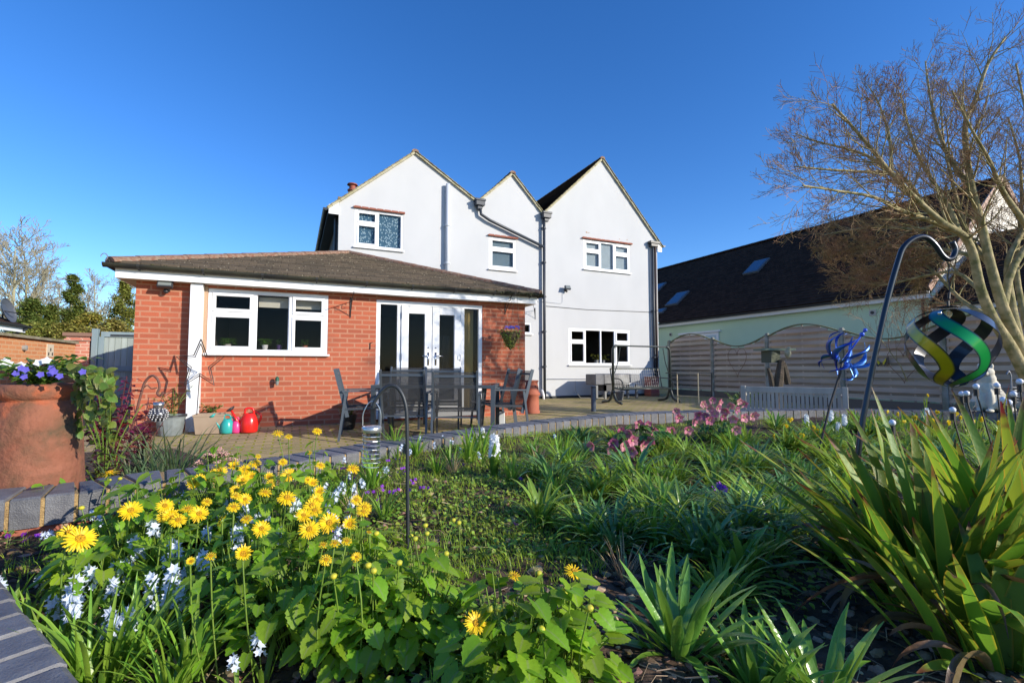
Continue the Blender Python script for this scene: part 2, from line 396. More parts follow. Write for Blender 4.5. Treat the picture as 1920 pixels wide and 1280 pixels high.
wl.poly([(EX0, EY, -.06), (EX0, 11.95, -.06), (EX0, 11.95, 2.1), (EX0, EY, 2.1)]); wl.poly([(EX1, EY, -.06), (EX1, 11.99, -.06), (EX1, 11.99, 2.1), (EX1, EY, 2.1)])
wl.box((-1.18, EY - .022, -.06), (1.2, EY - .001, .19)); wl.box((EX0 - .001, EY - .022, -.06), (-1.36, EY - .001, .19))
wl.build('wall', brick, ext)
p = MB(); p.box((-1.335, EY - .14, -.04), (-1.185, EY - .004, 2.055)); p.build('boxed_post', upvc, ext, bevel=.004)
p = MB(); p.box((-1.215, EY - .012, 1.04), (-1.142, EY - .002, 2.05)); p.build('timber_trim', mat('pale_timber', (.45, .30, .19), .7, var=(.4, .25, .16), stretch=(1, 1, .1)), ext)
p = MB(); p.box((-2.16, 7.80, 2.06), (4.1, 7.825, 2.20)); p.box((-2.16, 7.826, 2.06), (-2.135, 12, 2.20)); p.box((4.075, 7.826, 2.06), (4.1, 11.99, 2.2)); p.build('fascia', upvc, ext, bevel=.003)
p = MB(); p.box((-2.134, 7.826, 2.064), (4.074, EY + .02, 2.074)); p.box((-2.134, EY, 2.064), (EX0 + .0, 11.9, 2.074)); p.box((EX1, EY, 2.064), (4.074, 11.9, 2.074)); p.build('soffit', mat('soffit_board', (.5, .45, .38), .7), ext)
p = MB(); halfpipe(p, (-2.27, 7.735, 2.235), (4.19, 7.735, 2.235)); halfpipe(p, (-2.215, 7.79, 2.235), (-2.215, 11.9, 2.235)); halfpipe(p, (4.155, 7.79, 2.235), (4.155, 11.9, 2.235))
gt = p.build('gutter', gutterm, ext)
for i in range(9):
    p = MB(); x = -1.9 + i * .73; halfpipe(p, (x - .012, 7.735, 2.237), (x + .018, 7.735, 2.237), .0625); p.box((x - .004, 7.735, 2.165), (x + .01, 7.80, 2.18)); p.build('gutter_bracket', black, gt)
AP = (1.03, 10.72, 3.33); APb = (1.03, 12.0, 3.33); ez = 2.225
p = MB(); roof_slope(p, (-2.2, 7.72, ez), (4.14, 7.72, ez), AP, AP, 20, .03, .02)
rf = p.build('roof', ext_tile, ext)
p = MB(); roof_slope(p, (-2.2, 12, ez), (-2.2, 7.72, ez), APb, AP, 15); p.build('roof_side', ext_tile_y, ext)
p = MB(); roof_slope(p, (4.14, 7.72, ez), (4.14, 12, ez), AP, APb, 15); p.build('roof_side', ext_tile_y, ext)
for a_, b_ in (((-2.2, 7.72, ez + .035), (AP[0], AP[1], AP[2] + .035)), ((4.14, 7.72, ez + .035), (AP[0], AP[1], AP[2] + .035)), ((AP[0], AP[1], AP[2] + .035), (APb[0], 11.98, APb[2] + .035))):
    p = MB(); ridge(p, a_, b_, .1); p.build('ridge_tiles', ridge_m, ext)
p = MB(); c = Vector((-2.225, 7.69, 2.30)); p.tube([c + Vector((-.035 * cos(t) - .02, -.01, .045 * sin(t))) for t in [i * .5 for i in range(10)]], .006, 6); p.build('hip_iron', mat('grey_iron', (.3, .3, .32), .5, metal=.6), ext)
# mossy verge of rolling moss lumps in the gutter
rnd = random.Random(5); p = MB()
for i in range(260): x = rnd.uniform(-2.2, 4.1); p.ico((x, 7.735 + rnd.uniform(-.03, .03), 2.235 + rnd.uniform(-.01, .012)), rnd.uniform(.006, .02), .3, rnd)
for i in range(140): x = rnd.gauss(3.75, .25); p.ico((min(4.12, x), 7.72 + rnd.uniform(-.07, .03), 2.22 + rnd.uniform(-.03, .02)), rnd.uniform(.006, .022), .3, rnd)
p.build('moss', mat('gutter_moss', (.07, .07, .02), .95, var=(.03, .03, .02)), ext)
cream = mat('cream_blind', (.75, .72, .6), .8)
wo = window(ext, EY, -1.14, .48, 1.09, 2.02, [(.52, 's'), (.44, 'f'), (.46, 's')], glass, deep=2.6, label='wide five-light white kitchen window with pot plants on its inner ledge')
p = MB(); p.box((-.5, EY + .16, 1.8), (-.06, EY + .18, 1.955)); p.box((.0, EY + .16, 1.8), (.42, EY + .18, 1.955)); p.build('roller_blind', cream, wo)
p = MB(); p.box((-1.13, EY + .085, 1.1), (.47, EY + .3, 1.135)); p.build('inner_ledge', mat('ledge', (.3, .3, .3), .6), wo)
# french doors with side lights
dr = MB(); y0, y1 = EY + .01, EY + .07; z0, z1 = .04, 2.0
for x, wd in ((1.22, .07), (1.565, .06), (2.69, .06), (3.02, .07)): dr.box((x, y0, z0 + .08), (x + wd, y1, z1 - .07))
dr.box((1.22, y0, z1 - .07), (3.09, y1, z1)); dr.box((1.22, y0 - .04, z0), (3.09, y1, z0 + .08))
dfo = dr.build('french_doors', upvc, ext, bevel=.004); dfo['label'] = 'white french doors between two narrow side lights'
for s_, (a, b) in enumerate(((1.63, 2.155), (2.165, 2.685))):
    d = MB(); e0, e1 = y0 - .022, y0 + .045; za, zb = z0 + .085, z1 - .075; st = .125
    d.box((a, e0, za), (a + st, e1, zb)); d.box((b - st, e0, za), (b, e1, zb)); d.box((a + st, e0, za), (b - st, e1, za + .2)); d.box((a + st, e0, zb - .13), (b - st, e1, zb))
    do = d.build('door_leaf', upvc, ext, bevel=.005)
    pn = MB(); pn.box((a + st - .002, y0 + .01, za + .198), (b - st + .002, y0 + .014, zb - .128)); pn.build('pane', glass, do)
    h = MB(); hx = b - .06 if s_ == 0 else a + .06; sg = -1 if s_ == 0 else 1
    h.box((hx - .014, e0 - .008, .92), (hx + .014, e0 - .0005, 1.14)); h.tube([(hx, e0 - .008, 1.08), (hx, e0 - .045, 1.08), (hx + sg * .03, e0 - .05, 1.08), (hx + sg * .12, e0 - .05, 1.075)], .009, 8)
    h.tube([(hx, e0 - .0005, 1.22), (hx, e0 - .012, 1.22)], .012, 8)
    h.build('handle', mat('chrome', (.7, .7, .72), .2, metal=1), do, smooth=True)
    k = MB(); kx = a + .015 if s_ == 0 else b - .06
    for z in (.5, 1.02, 1.72): k.box((kx, e0 - .012, z), (kx + .045, e0 - .001, z + .07)); k.tube([(kx + (0 if s_ == 0 else .045), e0 - .012, z - .02), (kx + (0 if s_ == 0 else .045), e0 - .012, z + .09)], .008, 6)
    k.build('hinge', upvc_s, do)
for a, b in ((1.29, 1.565), (2.75, 3.02)):
    pn = MB(); pn.box((a - .002, y0 + .02, z0 + .078), (b + .002, y0 + .024, z1 - .068)); pn.build('side_light_pane', glass, dfo)
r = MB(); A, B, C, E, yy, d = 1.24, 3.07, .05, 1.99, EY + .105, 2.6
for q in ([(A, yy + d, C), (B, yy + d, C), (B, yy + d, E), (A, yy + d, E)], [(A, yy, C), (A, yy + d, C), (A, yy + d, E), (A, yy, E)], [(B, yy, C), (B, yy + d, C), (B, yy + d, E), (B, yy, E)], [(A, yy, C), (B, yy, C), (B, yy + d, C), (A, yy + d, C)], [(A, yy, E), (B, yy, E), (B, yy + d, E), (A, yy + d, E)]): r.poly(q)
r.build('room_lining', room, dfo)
def curtain(parent, x0, x1, z0, z1, y, m, folds=9, amp=.02, name='curtain'):
    c = MB(); n = folds * 6; vs = []
    for i in range(n + 1):
        x = x0 + (x1 - x0) * i / n; yy = y + amp * sin(i / 6 * 2 * pi) + amp * .4 * sin(i * 1.7); vs += [(x, yy, z0), (x, yy, z1)]
    c.add(vs, [(2 * i, 2 * i + 2, 2 * i + 3, 2 * i + 1) for i in range(n)]); return c.build(name, m, parent, smooth=True)
curtain(dfo, 2.76, 2.97, .14, 1.93, EY + .16, mat('ochre_curtain', (.62, .5, .22), .9))
curtain(dfo, 2.34, 2.56, .14, 1.45, EY + .3, mat('grey_curtain', (.09, .095, .10), .9))

# ------------------------------------------------------------ white house
HY = 12.0
house = thing('white_house', 'two-storey white rendered house with three uneven gables', 'house')
L1, A1, V1, A2, V2, A3, R3 = (.91, 4.86), (2.74, 6.42), (4.47, 5.36), (5.52, 6.34), (6.5, 5.32), (8.6, 7.34), (10.76, 5.0)
holes = [(1.28, 2.46, 3.84, 4.78), (4.82, 5.65, 3.6, 4.5), (7.9, 9.65, 3.87, 4.78), (7.36, 9.61, .97, 2.06), (5.75, 6.13, 1.84, 2.15)]
p = MB(); wall_mesh(p, [(.91, -.02), (10.76, -.02), R3, A3, V2, A2, V1, A1, L1], holes, HY, .1)
p.poly([(10.76, HY, -.02), (10.76, 20, -.02), (10.76, 20, 5), (10.76, HY, 5)])
p.poly([(.91, 20, -.02), (10.76, 20, -.02), (10.76, 20, 5), (.91, 20, 4.86)])
p.build('wall', render_w, house)
p = MB(); p.poly([(.91, HY, 0), (.91, 20, 0), (.91, 20, 4.86), (.91, HY, 4.86)]); p.build('side_wall', darkside, house)
p = MB(); p.box((.92, HY - .02, -.02), (10.75, HY - .001, .07)); p.build('plinth', mat('bitumen', (.03, .032, .035), .8), house)
def gable(e0, ap, e1, m=slate, back=20, o0=0, o1=0):
    """two slopes running back from the wall plus the mortar verge; o0,o1 overhang at the eaves"""
    y = HY - .05
    for (a, b, o) in ((e0, ap, o0), (e1, ap, o1)):
        A = Vector((a[0], 0, a[1])); B = Vector((b[0], 0, b[1])); d = (B - A).normalized(); A = A - d * o
        up = Vector((-d.z, 0, d.x)) if d.x > 0 else Vector((d.z, 0, -d.x))
        q = MB(); A2_, B2_ = A + up * .05, B + up * .05
        roof_slope(q, A2_ + Vector((0, y, 0)), A2_ + Vector((0, back, 0)), B2_ + Vector((0, y, 0)), B2_ + Vector((0, back, 0)), int((B - A).length / .11), .008, .016)
        q.build('roof', m, house)
        q = MB(); n = int((B - A).length / .12)
        for i in range(n):   # verge: cream mortar bed, one piece per tile course
            s0 = A + (B - A) * (i / n); s1 = A + (B - A) * ((i + .97) / n); j = random.Random(i).uniform(-.006, .006)
            vs = [s0 + Vector((0, y - .012 + j, 0)), s1 + Vector((0, y - .012 + j, 0)), s1 + up * .045 + Vector((0, y - .012 + j, 0)), s0 + up * .058 + Vector((0, y - .012 + j, 0))]
            vs += [v + Vector((0, .06, 0)) for v in vs]
            q.add(vs, [(0, 1, 2, 3), (7, 6, 5, 4), (4, 5, 1, 0), (2, 6, 7, 3), (1, 5, 6, 2), (4, 0, 3, 7)])
        q.build('verge', mortar, house)
        q = MB()   # edge of the roof tiles
        for i in range(n):
            s0 = A + up * .048 + (B - A) * (i / n); s1 = A + up * .048 + (B - A) * ((i + 1.0) / n)
            vs = [s0 + Vector((0, y - .035, 0)), s1 + Vector((0, y - .035, 0)), s1 + up * .010 + Vector((0, y - .035, 0)), s0 + up * .022 + Vector((0, y - .035, 0))]
            vs += [v + Vector((0, .1, 0)) for v in vs]
            q.add(vs, [(0, 1, 2, 3), (7, 6, 5, 4), (4, 5, 1, 0), (2, 6, 7, 3), (1, 5, 6, 2), (4, 0, 3, 7)])
        q.build('verge_tiles', mat('verge_tile', (.12, .10, .07), .9, var=(.33, .29, .15), nscale=9), house)
gable(L1, A1, V1, o0=.3); gable(V1, A2, V2, m=redtile if False else slate); gable(V2, A3, R3, o1=.24)
for A_ in (A1, A2, A3): p = MB(); ridge(p, (A_[0], 11.93, A_[1] + .06), (A_[0], 20, A_[1] + .06), .09); p.build('ridge_tiles', ridge_m, house)
p = MB(); p.box((.68, HY - .045, 4.56), (.905, HY - .012, 4.78)); p.poly([(.68, HY - .04, 4.78), (.905, HY - .04, 4.78), (.905, HY - .04, 4.88)]); p.box((10.765, HY - .04, 4.68), (10.93, HY - .012, 4.9)); p.poly([(10.765, HY - .036, 4.9), (10.93, HY - .036, 4.9), (10.765, HY - .036, 5.02)]); p.build('eave_box', upvc, house)
p = MB(); p.box((.66, HY - .01, 4.56), (.9, 20, 4.6)); p.build('soffit', black, house)
p = MB(); halfpipe(p, (.61, HY - .08, 4.68), (.61, 20, 4.68), .06); halfpipe(p, (11.0, HY - .08, 4.9), (11.0, 20, 4.9), .06); p.build('gutter', black, house)
# black drain chute on the corner next to the roof + brown downpipe on the left wall
p = MB(); p.tube([(.86, HY + .25, 4.6), (.86, HY + .25, 2.6)], .035, 8); p.build('side_downpipe', black, house)
dp = MB()
for x, z in ((4.5, 5.27), (6.56, 5.2)):
    h = MB(); h.box((x - .13, HY - .2, z), (x + .13, HY - .02, z + .17)); h.box((x - .15, HY - .22, z + .12), (x + .15, HY - .015, z + .18)); h.box((x - .07, HY - .15, z - .09), (x + .07, HY - .04, z)); h.build('hopper', greyp, house, bevel=.01)
def pipe(pts, r, m, name='downpipe', rings=()):
    q = MB(); q.tube(pts, r, 12); o = q.build(name, m, house, smooth=True); k = MB()
    for z in rings: k.tube([(pts[-1][0], pts[-1][1], z), (pts[-1][0], pts[-1][1], z + .04)], r * 1.3, 12); k.box((pts[-1][0] - r * 1.9, pts[-1][1] + r * .6, z), (pts[-1][0] + r * 1.9, pts[-1][1] + .045, z + .03))
    if rings: k.build('bracket', m, o)
pipe([(4.52, HY - .1, 5.2), (4.55, HY - .1, 5.05), (4.8, HY - .1, 4.92), (6.48, HY - .1, 4.36)], .042, greyp, 'raking_pipe')
pipe([(6.5, HY - .09, 5.15), (6.5, HY - .09, -.02)], .042, greyp, rings=(4.9, 3.9, 2.9, 1.9, .9))
pipe([(10.5, HY - .09, 4.95), (10.5, HY - .09, .25)], .032, greyp, rings=(4.8, 2.7, 1.2))
pipe([(10.6, HY - .09, 4.95), (10.6, HY - .09, 0)], .04, mat('brown_pipe', (.07, .05, .045), .5), rings=(4.8, 2.7, 1.2))
p = MB(); p.box((10.36, HY - .17, 4.9), (10.76, HY - .01, 4.98)); p.box((10.4, HY - .15, 4.8), (10.7, HY - .02, 4.9)); p.build('hopper', black, house, bevel=.01)
pipe([(3.61, HY - .09, 5.74), (3.61, HY - .09, 2.6)], .055, whitep, 'soil_pipe', rings=(4.6, 3.6))
pipe([(6.6, HY - .03, .56), (10.5, HY - .03, .54)], .007, whitep, 'service_pipe')
pipe([(6.6, HY - .012, 2.66), (8.0, HY - .012, 2.63), (10.7, HY - .012, 2.68)], .006, mat('black_cable', (.02, .02, .02), .6), 'cable')
pipe([(7.15, HY - .012, 3.1), (7.15, HY - .012, 2.82), (7.1, HY - .012, 2.76), (5.9, HY - .012, 2.8)], .005, whitep, 'cable')
# clay creasing courses over the upper windows
for x0, x1, z in ((1.24, 2.5, 4.79), (4.78, 5.69, 4.51), (7.84, 9.72, 4.79)):
    c = MB(); n = int((x1 - x0) / .17)
    for i in range(n):
        xx = x0 + (x1 - x0) * i / n; jj = random.Random(i * 7).uniform(-.006, .006); c.box((xx, HY - .07 + jj, z + jj * .5), (xx + (x1 - x0) / n - .006, HY + .0, z + .028 + jj * .5)); c.box((xx + .03, HY - .045 - jj, z + .029), (xx + (x1 - x0) / n - .002, HY + .0, z + .05))
    c.build('tile_creasing', redtile, house)
# blue leaf-patterned blind
def leafblind():
    m = bpy.data.materials.new('blue_leaf_blind'); m.use_nodes = True; nt = m.node_tree; N = nt.nodes; L = nt.links; p = N['Principled BSDF']
    tc = N.new('ShaderNodeTexCoord'); mp = N.new('ShaderNodeMapping'); mp.inputs['Scale'].default_value = (26, 26, 17); mp.inputs['Rotation'].default_value = (0, .6, 0); L.new(tc.outputs['Object'], mp.inputs[0])
    v = N.new('ShaderNodeTexVoronoi'); v.feature = 'F1'; v.inputs['Scale'].default_value = 1; L.new(mp.outputs[0], v.inputs['Vector'])
    r = N.new('ShaderNodeValToRGB'); r.color_ramp.interpolation = 'CONSTANT'; r.color_ramp.elements[0].color = (.42, .6, .68, 1); r.color_ramp.elements[1].color = (.045, .15, .24, 1); r.color_ramp.elements[1].position = .36
    L.new(v.outputs['Distance'], r.inputs[0]); L.new(r.outputs[0], p.inputs['Base Color']); return m
frost = mat('frosted_blind', (.42, .52, .55), .6, var=(.36, .46, .5), nscale=3)
window(house, HY, 1.28, 2.46, 3.84, 4.78, [(.46, 's'), (.54, 'f')], glass_up, back=leafblind(), label='upstairs window with a blue leaf-patterned blind')
w2 = window(house, HY, 4.82, 5.65, 3.6, 4.5, [(1, 's')], glass_up, back=mat('pale_blue_blind', (.17, .26, .31), .8, var=(.23, .31, .34), nscale=3), label='small upstairs window with two panes one above the other')
window(house, HY, 7.9, 9.65, 3.87, 4.78, [(.36, 's'), (.3, 'f'), (.36, 's')], glass_up, back=frost, label='upstairs window with frosted glass in five lights')
w4 = window(house, HY, 7.36, 9.61, .97, 2.06, [(.26, 's'), (.27, 'f'), (.25, 'f'), (.26, 's')], glass, deep=2.5, label='wide ground-floor window with dark panes')
window(house, HY, 5.75, 6.13, 1.84, 2.15, [(1, 'f')], glass, fr=.05, deep=.6, label='tiny ground-floor window beside the brick corner')
# damage marks on the render
p = MB()
for x, z, r_ in ((8.02, 5.0, .03), (8.08, 4.99, .018), (9.25, 4.93, .016), (9.55, 4.94, .02), (8.12, 5.0, .012)): p.lathe([(r_, 0), (r_ * .7, .004), (.001, .005)], n=7); p.xf(Matrix.Translation((x, HY - .001, z)) @ Matrix.Rotation(pi / 2, 4, 'X'), len(p.v) - 21)
p.build('render_chip', mat('chip', (.45, .3, .2), .9), house)
# chimney
p = MB(); p.box((1.2, 15.7, 4.8), (1.85, 16.35, 6.2)); p.box((1.16, 15.66, 6.2), (1.89, 16.39, 6.28)); ch = p.build('chimney', brick_mat('chimney_brick', (.28, .15, .10), (.2, .11, .08), (.3, .25, .18), dirt=(.3, .3, .1), dscale=4), house)
p = MB(); p.lathe([(.17, 6.28), (.16, 6.34), (.135, 6.4), (.125, 6.62), (.155, 6.64), (.155, 6.68), (.1, 6.69), (.1, 6.82), (.17, 6.84), (.15, 6.88), (.01, 6.9)], (1.62, 16.02, 0), 18)
p.build('chimney_pot', mat('clay_pot', (.32, .08, .045), .7, var=(.12, .04, .03), nscale=5), ch, smooth=False)

# ------------------------------------------------------------ green neighbouring building
NX = 14.5
green = mat('green_render', (.60, .75, .53), .85, var=(.56, .71, .50), nscale=1.2, bump=.2, bscale=120)
nb = thing('green_building', 'long pale green rendered building with a dark tiled roof behind the fence', 'building')
p = MB(); p.box((NX, 6.4, -.6), (22.5, 24, 2.75)); p.box((NX + .02, -8, -.6), (21, 6.39, 2.36))
p.poly([(NX, 6.385, 2.7), (22.5, 6.385, 2.7), (18.5, 6.385, 6.28)]); p.build('wall', green, nb)
p = MB(); p.poly([(14.6, 6.378, 2.78), (22.4, 6.378, 2.78), (18.5, 6.378, 6.2)], flip=True); p.build('gable_wall', mat('cream_render', (.75, .70, .6), .85), nb)
p = MB(); roof_slope(p, (14.25, 24, 2.82), (14.25, 6.3, 2.82), (18.5, 24, 6.34), (18.5, 6.3, 6.34), 34, .01, .02); p.build('roof', slate, nb)
p = MB(); roof_slope(p, (22.75, 6.3, 2.82), (22.75, 24, 2.82), (18.5, 6.3, 6.34), (18.5, 24, 6.34), 34, .01, .02); p.build('roof', slate, nb)
p = MB(); roof_slope(p, (14.27, 6.32, 2.42), (14.27, -8, 2.42), (17.6, 6.32, 4.62), (17.6, -8, 4.62), 26, .01, .02); p.build('lower_roof', slate, nb)
p = MB(); roof_slope(p, (21, -8, 2.42), (21, 6.37, 2.42), (17.6, -8, 4.62), (17.6, 6.37, 4.62), 26, .01, .02); p.build('lower_roof', slate, nb)
p = MB(); p.box((14.3, 6.3, 2.62), (14.33, 24, 2.79)); p.box((14.31, -8, 2.24), (14.34, 6.28, 2.40)); p.build('fascia', mat('fascia_paint', (.75, .76, .74), .5), nb)
p = MB(); p.box((14.331, 6.3, 2.63), (NX, 24, 2.65)); p.box((14.341, -8, 2.25), (NX + .02, 6.28, 2.27)); p.build('soffit', upvc, nb)
p = MB(); halfpipe(p, (14.23, 6.3, 2.79), (14.23, 24, 2.79), .06); halfpipe(p, (14.25, -8, 2.4), (14.25, 6.26, 2.4), .06); p.build('gutter', black, nb)
p = MB(); a = Vector((14.24, 6.27, 2.84)); b = Vector((18.5, 6.27, 6.38)); p.bar(a, b, .03, .16); p.bar((22.76, 6.27, 2.84), b, .03, .16); p.build('bargeboard', mat('brown_board', (.4, .25, .18), .7), nb)
p = MB(); ridge(p, (18.5, 6.3, 6.38), (18.5, 24, 6.38), .11, .45); p.build('ridge_tiles', slate, nb)
p = MB(); p.tube([(14.42, 6.5, 2.6), (14.44, 6.5, -.5)], .035, 8); p.build('downpipe', mat('rust_pipe', (.12, .06, .04), .6), nb)
# skylights on the roof
def roofpt(px, py):   # ray onto the main slope
    r = ray(px, py); k = (6.34 - 2.82) / (18.5 - 14.25); t = (2.82 - k * 14.25 - CZ + .06) / (r.z - k * r.x); return Vector((0, 0, CZ)) + r * t
skg = glass_mat('skylight_glass', .1, 1.0)
skyb = mat('skylight_pane', (.05, .10, .17), .1, spec=.7)
for px, py, ww, hh in ((1418, 500, .7, .95), (1232, 541, .7, .85), (1270, 560, .75, 1.0), (1236, 584, .7, .35)):
    c = roofpt(px, py); u = Vector((4.25, 0, 3.52)).normalized(); n_ = Vector((-u.z, 0, u.x)); v = Vector((0, 1, 0))
    M = Matrix((( u.x, v.x, n_.x, c.x), (u.y, v.y, n_.y, c.y), (u.z, v.z, n_.z, c.z), (0, 0, 0, 1)))
    q = MB(); q.box((-hh / 2, -ww / 2, -.04), (hh / 2, ww / 2, .05), M); f_ = q.build('skylight', mat('skylight_frame', (.10, .11, .12), .5), nb, bevel=.01)
    q = MB(); q.box((-hh / 2 + .07, -ww / 2 + .07, .051), (hh / 2 - .07, ww / 2 - .07, .056), M); q.build('pane', skyb, f_)
for x in (1637, 1258):
    c = onX(x, 586 if x > 1500 else 627, NX); q = MB(); s_ = .085 if x > 1500 else .07
    q.box((NX - .03, c.y - s_, c.z - s_), (NX - .001, c.y + s_, c.z + s_)); vo = q.build('wall_vent', mat('vent_plastic', (.5, .5, .46), .5), nb, bevel=.005)
    q = MB(); q.lathe([(.045, 0), (.045, .02), (.001, .021)], n=12); q.xf(Matrix.Translation((NX - .031, c.y, c.z)) @ Matrix.Rotation(-pi / 2, 4, 'Y')); q.build('vent_hole', black, vo)
q = MB(); q.box((NX - .05, 12.9, 1.2), (NX - .002, 14.6, 2.22)); wo = q.build('window', upvc, nb); q = MB(); q.box((NX - .06, 13.0, 1.25), (NX - .051, 13.5, 2.12)); q.box((NX - .06, 13.6, 1.25), (NX - .051, 14.5, 2.12)); q.build('pane', mat('pale_pane', (.45, .6, .65), .1), wo)
q = MB(); q.box((NX - .1, 12.8, 2.23), (NX - .002, 14.9, 2.3)); q.build('lintel', upvc_s, wo)
q = MB(); q.box((18.0, 6.33, 3.95), (19.3, 6.377, 4.85)); wo = q.build('window', upvc, nb); q = MB(); q.box((18.08, 6.32, 4.02), (18.6, 6.329, 4.78)); q.box((18.68, 6.32, 4.02), (19.22, 6.329, 4.78)); q.build('pane', skyb, wo)
q = MB(); q.box((NX - .03, 16.5, -.4), (NX - .002, 17.4, 1.7)); q.build('side_door', upvc, nb)
q = MB(); c = onX(1900, 335, 18.6); q.tube([(18.6, 7.2, 6.3), (18.6, 7.2, 7.6)], .06, 8); q.build('roof_flue', mat('flue', (.6, .4, .35), .5), nb)
# ------------------------------------------------------------ raised bed: blue brick coping and soil
blue1 = brick_mat('blue_coping_brick', (.11, .115, .13), (.085, .09, .105), (.1, .1, .1), bw=9, bh=9, ms=0, bump=.3, rough=.42)
blue1 = mat('blue_engineering_brick', (.10, .10, .108), .5, var=(.15, .15, .155), nscale=25, bump=.35, bscale=220, island=.22)
mort = mat('ochre_mortar', (.46, .31, .13), .95, var=(.3, .19, .08), nscale=60, bump=.8, bscale=150)
CP = [onZ(*p, .44) for p in [(25, 937), (130, 924), (285, 901), (375, 890), (552, 865), (637, 851), (735, 836), (854, 817), (947, 803), (1035, 791), (1110, 784), (1185, 777)]]
CP = [Vector((-1.0, 2.1, .44))] + CP[1:] + [Vector(v) for v in ((3.45, 3.53, .44), (4.14, 3.38, .44), (5.3, 2.98, .44), (6.3, 2.1, .44), (6.9, .9, .44), (7.0, -.4, .44))]
def coping(path, side, name_parent, pitch=.0845, gap=.012, wdt=.215, h=.1, seed=0):
    """bricks on edge laid across the path; side=+1: bed lies to the right of the travel direction"""
    rr = random.Random(seed); L = [0]
    for a, b in zip(path, path[1:]): L.append(L[-1] + (b - a).length)
    def pt(s):
        for i in range(len(L) - 1):
            if s <= L[i + 1] or i == len(L) - 2:
                t = (s - L[i]) / (L[i + 1] - L[i]); return path[i].lerp(path[i + 1], t), (path[i + 1] - path[i]).normalized()
    b_, m_, w_ = MB(), MB(), MB(); n = int(L[-1] / pitch)
    def outline(s0, s1, wd, z0, z1, mb, jit=0, inset=0, chamf=.006):
        p0, d0 = pt(s0); p1, d1 = pt(s1); n0 = Vector((-d0.y, d0.x, 0)) * side; n1 = Vector((-d1.y, d1.x, 0)) * side
        a, b, c, d = p0 + n0 * inset, p1 + n1 * inset, p1 + n1 * (wd - inset), p0 + n0 * (wd - inset)
        q = [a, b, c, d]; cen = (a + b + c + d) / 4; Z = Vector((0, 0, 1)); vs = []
        for v in q: vs.append(Vector((v.x, v.y, z0)))
        for v in q: vs.append(Vector((v.x, v.y, z1 - chamf)))
        for v in q: u = v + (cen - v).normalized() * chamf * 1.4; vs.append(Vector((u.x, u.y, z1)))
        f = [(4, 5, 9, 8), (5, 6, 10, 9), (6, 7, 11, 10), (7, 4, 8, 11), (8, 9, 10, 11), (0, 1, 5, 4), (1, 2, 6, 5), (2, 3, 7, 6), (3, 0, 4, 7)]
        if side < 0: f = [t[::-1] for t in f]
        mb.add(vs, f)
    for i in range(n):
        s = i * pitch; dz = rr.uniform(-.0025, .0025)
        outline(s, s + pitch - gap, wdt, .44 - h + dz, .44 + dz, b_, inset=rr.uniform(-.002, .002))
        outline(s + pitch - gap - .001, s + pitch + .001, wdt, .44 - h, .433, m_, inset=.004, chamf=.002)
    for i in range(n // 3):
        outline(i * pitch * 3, (i + 1) * pitch * 3 - .0, wdt, -.14, .44 - h - .001, w_, inset=.012, chamf=.001)
    return b_, m_, w_
bw = thing('raised_bed_wall', 'curved dark blue brick coping round the flower bed with ochre joints', 'garden wall')
cpath = catmull(CP, 10)
sub = bpy.data.materials.get('x')
redw = brick_mat('bed_wall_brick', (.42, .13, .08), (.34, .12, .08), (.4, .28, .18))
b_, m_, w_ = coping(cpath, 1, bw, seed=1)
b_.build('coping', blue1, bw); m_.build('mortar', mort, bw); w_.build('brick_courses', redw, bw)
LW = [Vector(v) for v in ((-.995, 2.08, .44), (-.52, 1.32, .44), (-.36, 1.045, .44), (-.25, .86, .44), (-.12, .62, .44), (.05, .3, .44))]
fb = thing('front_bed_wall', 'straight dark blue brick coping cutting across the bottom left corner', 'garden wall')
b_, m_, w_ = coping(LW, -1, fb, seed=2, gap=.010)
b_.build('coping', blue1, fb); m_.build('mortar', mort, fb); w_.build('brick_courses', redw, fb)
def inbed(x, y, mg=.0):
    """inside the bed outline"""
    P = BED; c = False; j = len(P) - 1
    for i in range(len(P)):
        if (P[i].y > y) != (P[j].y > y) and x < (P[j].x - P[i].x) * (y - P[i].y) / (P[j].y - P[i].y) + P[i].x: c = not c
        j = i
    return c
BED = cpath + [Vector((7, -1.2, 0)), Vector((.3, -1.2, 0)), Vector((.05, .3, 0))] + LW[::-1][1:-1]
s = MB(); step = .045; idx = {}; vs = []; fs = []
nx, ny = int(8.2 / step), int(5.0 / step)
for i in range(nx + 1):
    for j in range(ny + 1):
        x, y = -1.05 + i * step, -1.25 + j * step
        vs.append((x, y, soil_z(x, y) + .012 * noise.noise(Vector((x * 30, y * 30, 2))) + .01 * noise.noise(Vector((x * 14, y * 14, 7)))))
def near_in(x, y): return any(inbed(x + dx, y + dy) for dx in (-.06, 0, .06) for dy in (-.06, 0, .06))
ok = [near_in(v[0], v[1]) for v in vs]
for i in range(nx):
    for j in range(ny):
        q = (i * (ny + 1) + j, (i + 1) * (ny + 1) + j, (i + 1) * (ny + 1) + j + 1, i * (ny + 1) + j + 1)
        if all(ok[k] for k in q): fs.append(q)
s.add(vs, fs); o = s.build('bed_soil', soil_m, smooth=True); o['kind'] = 'structure'
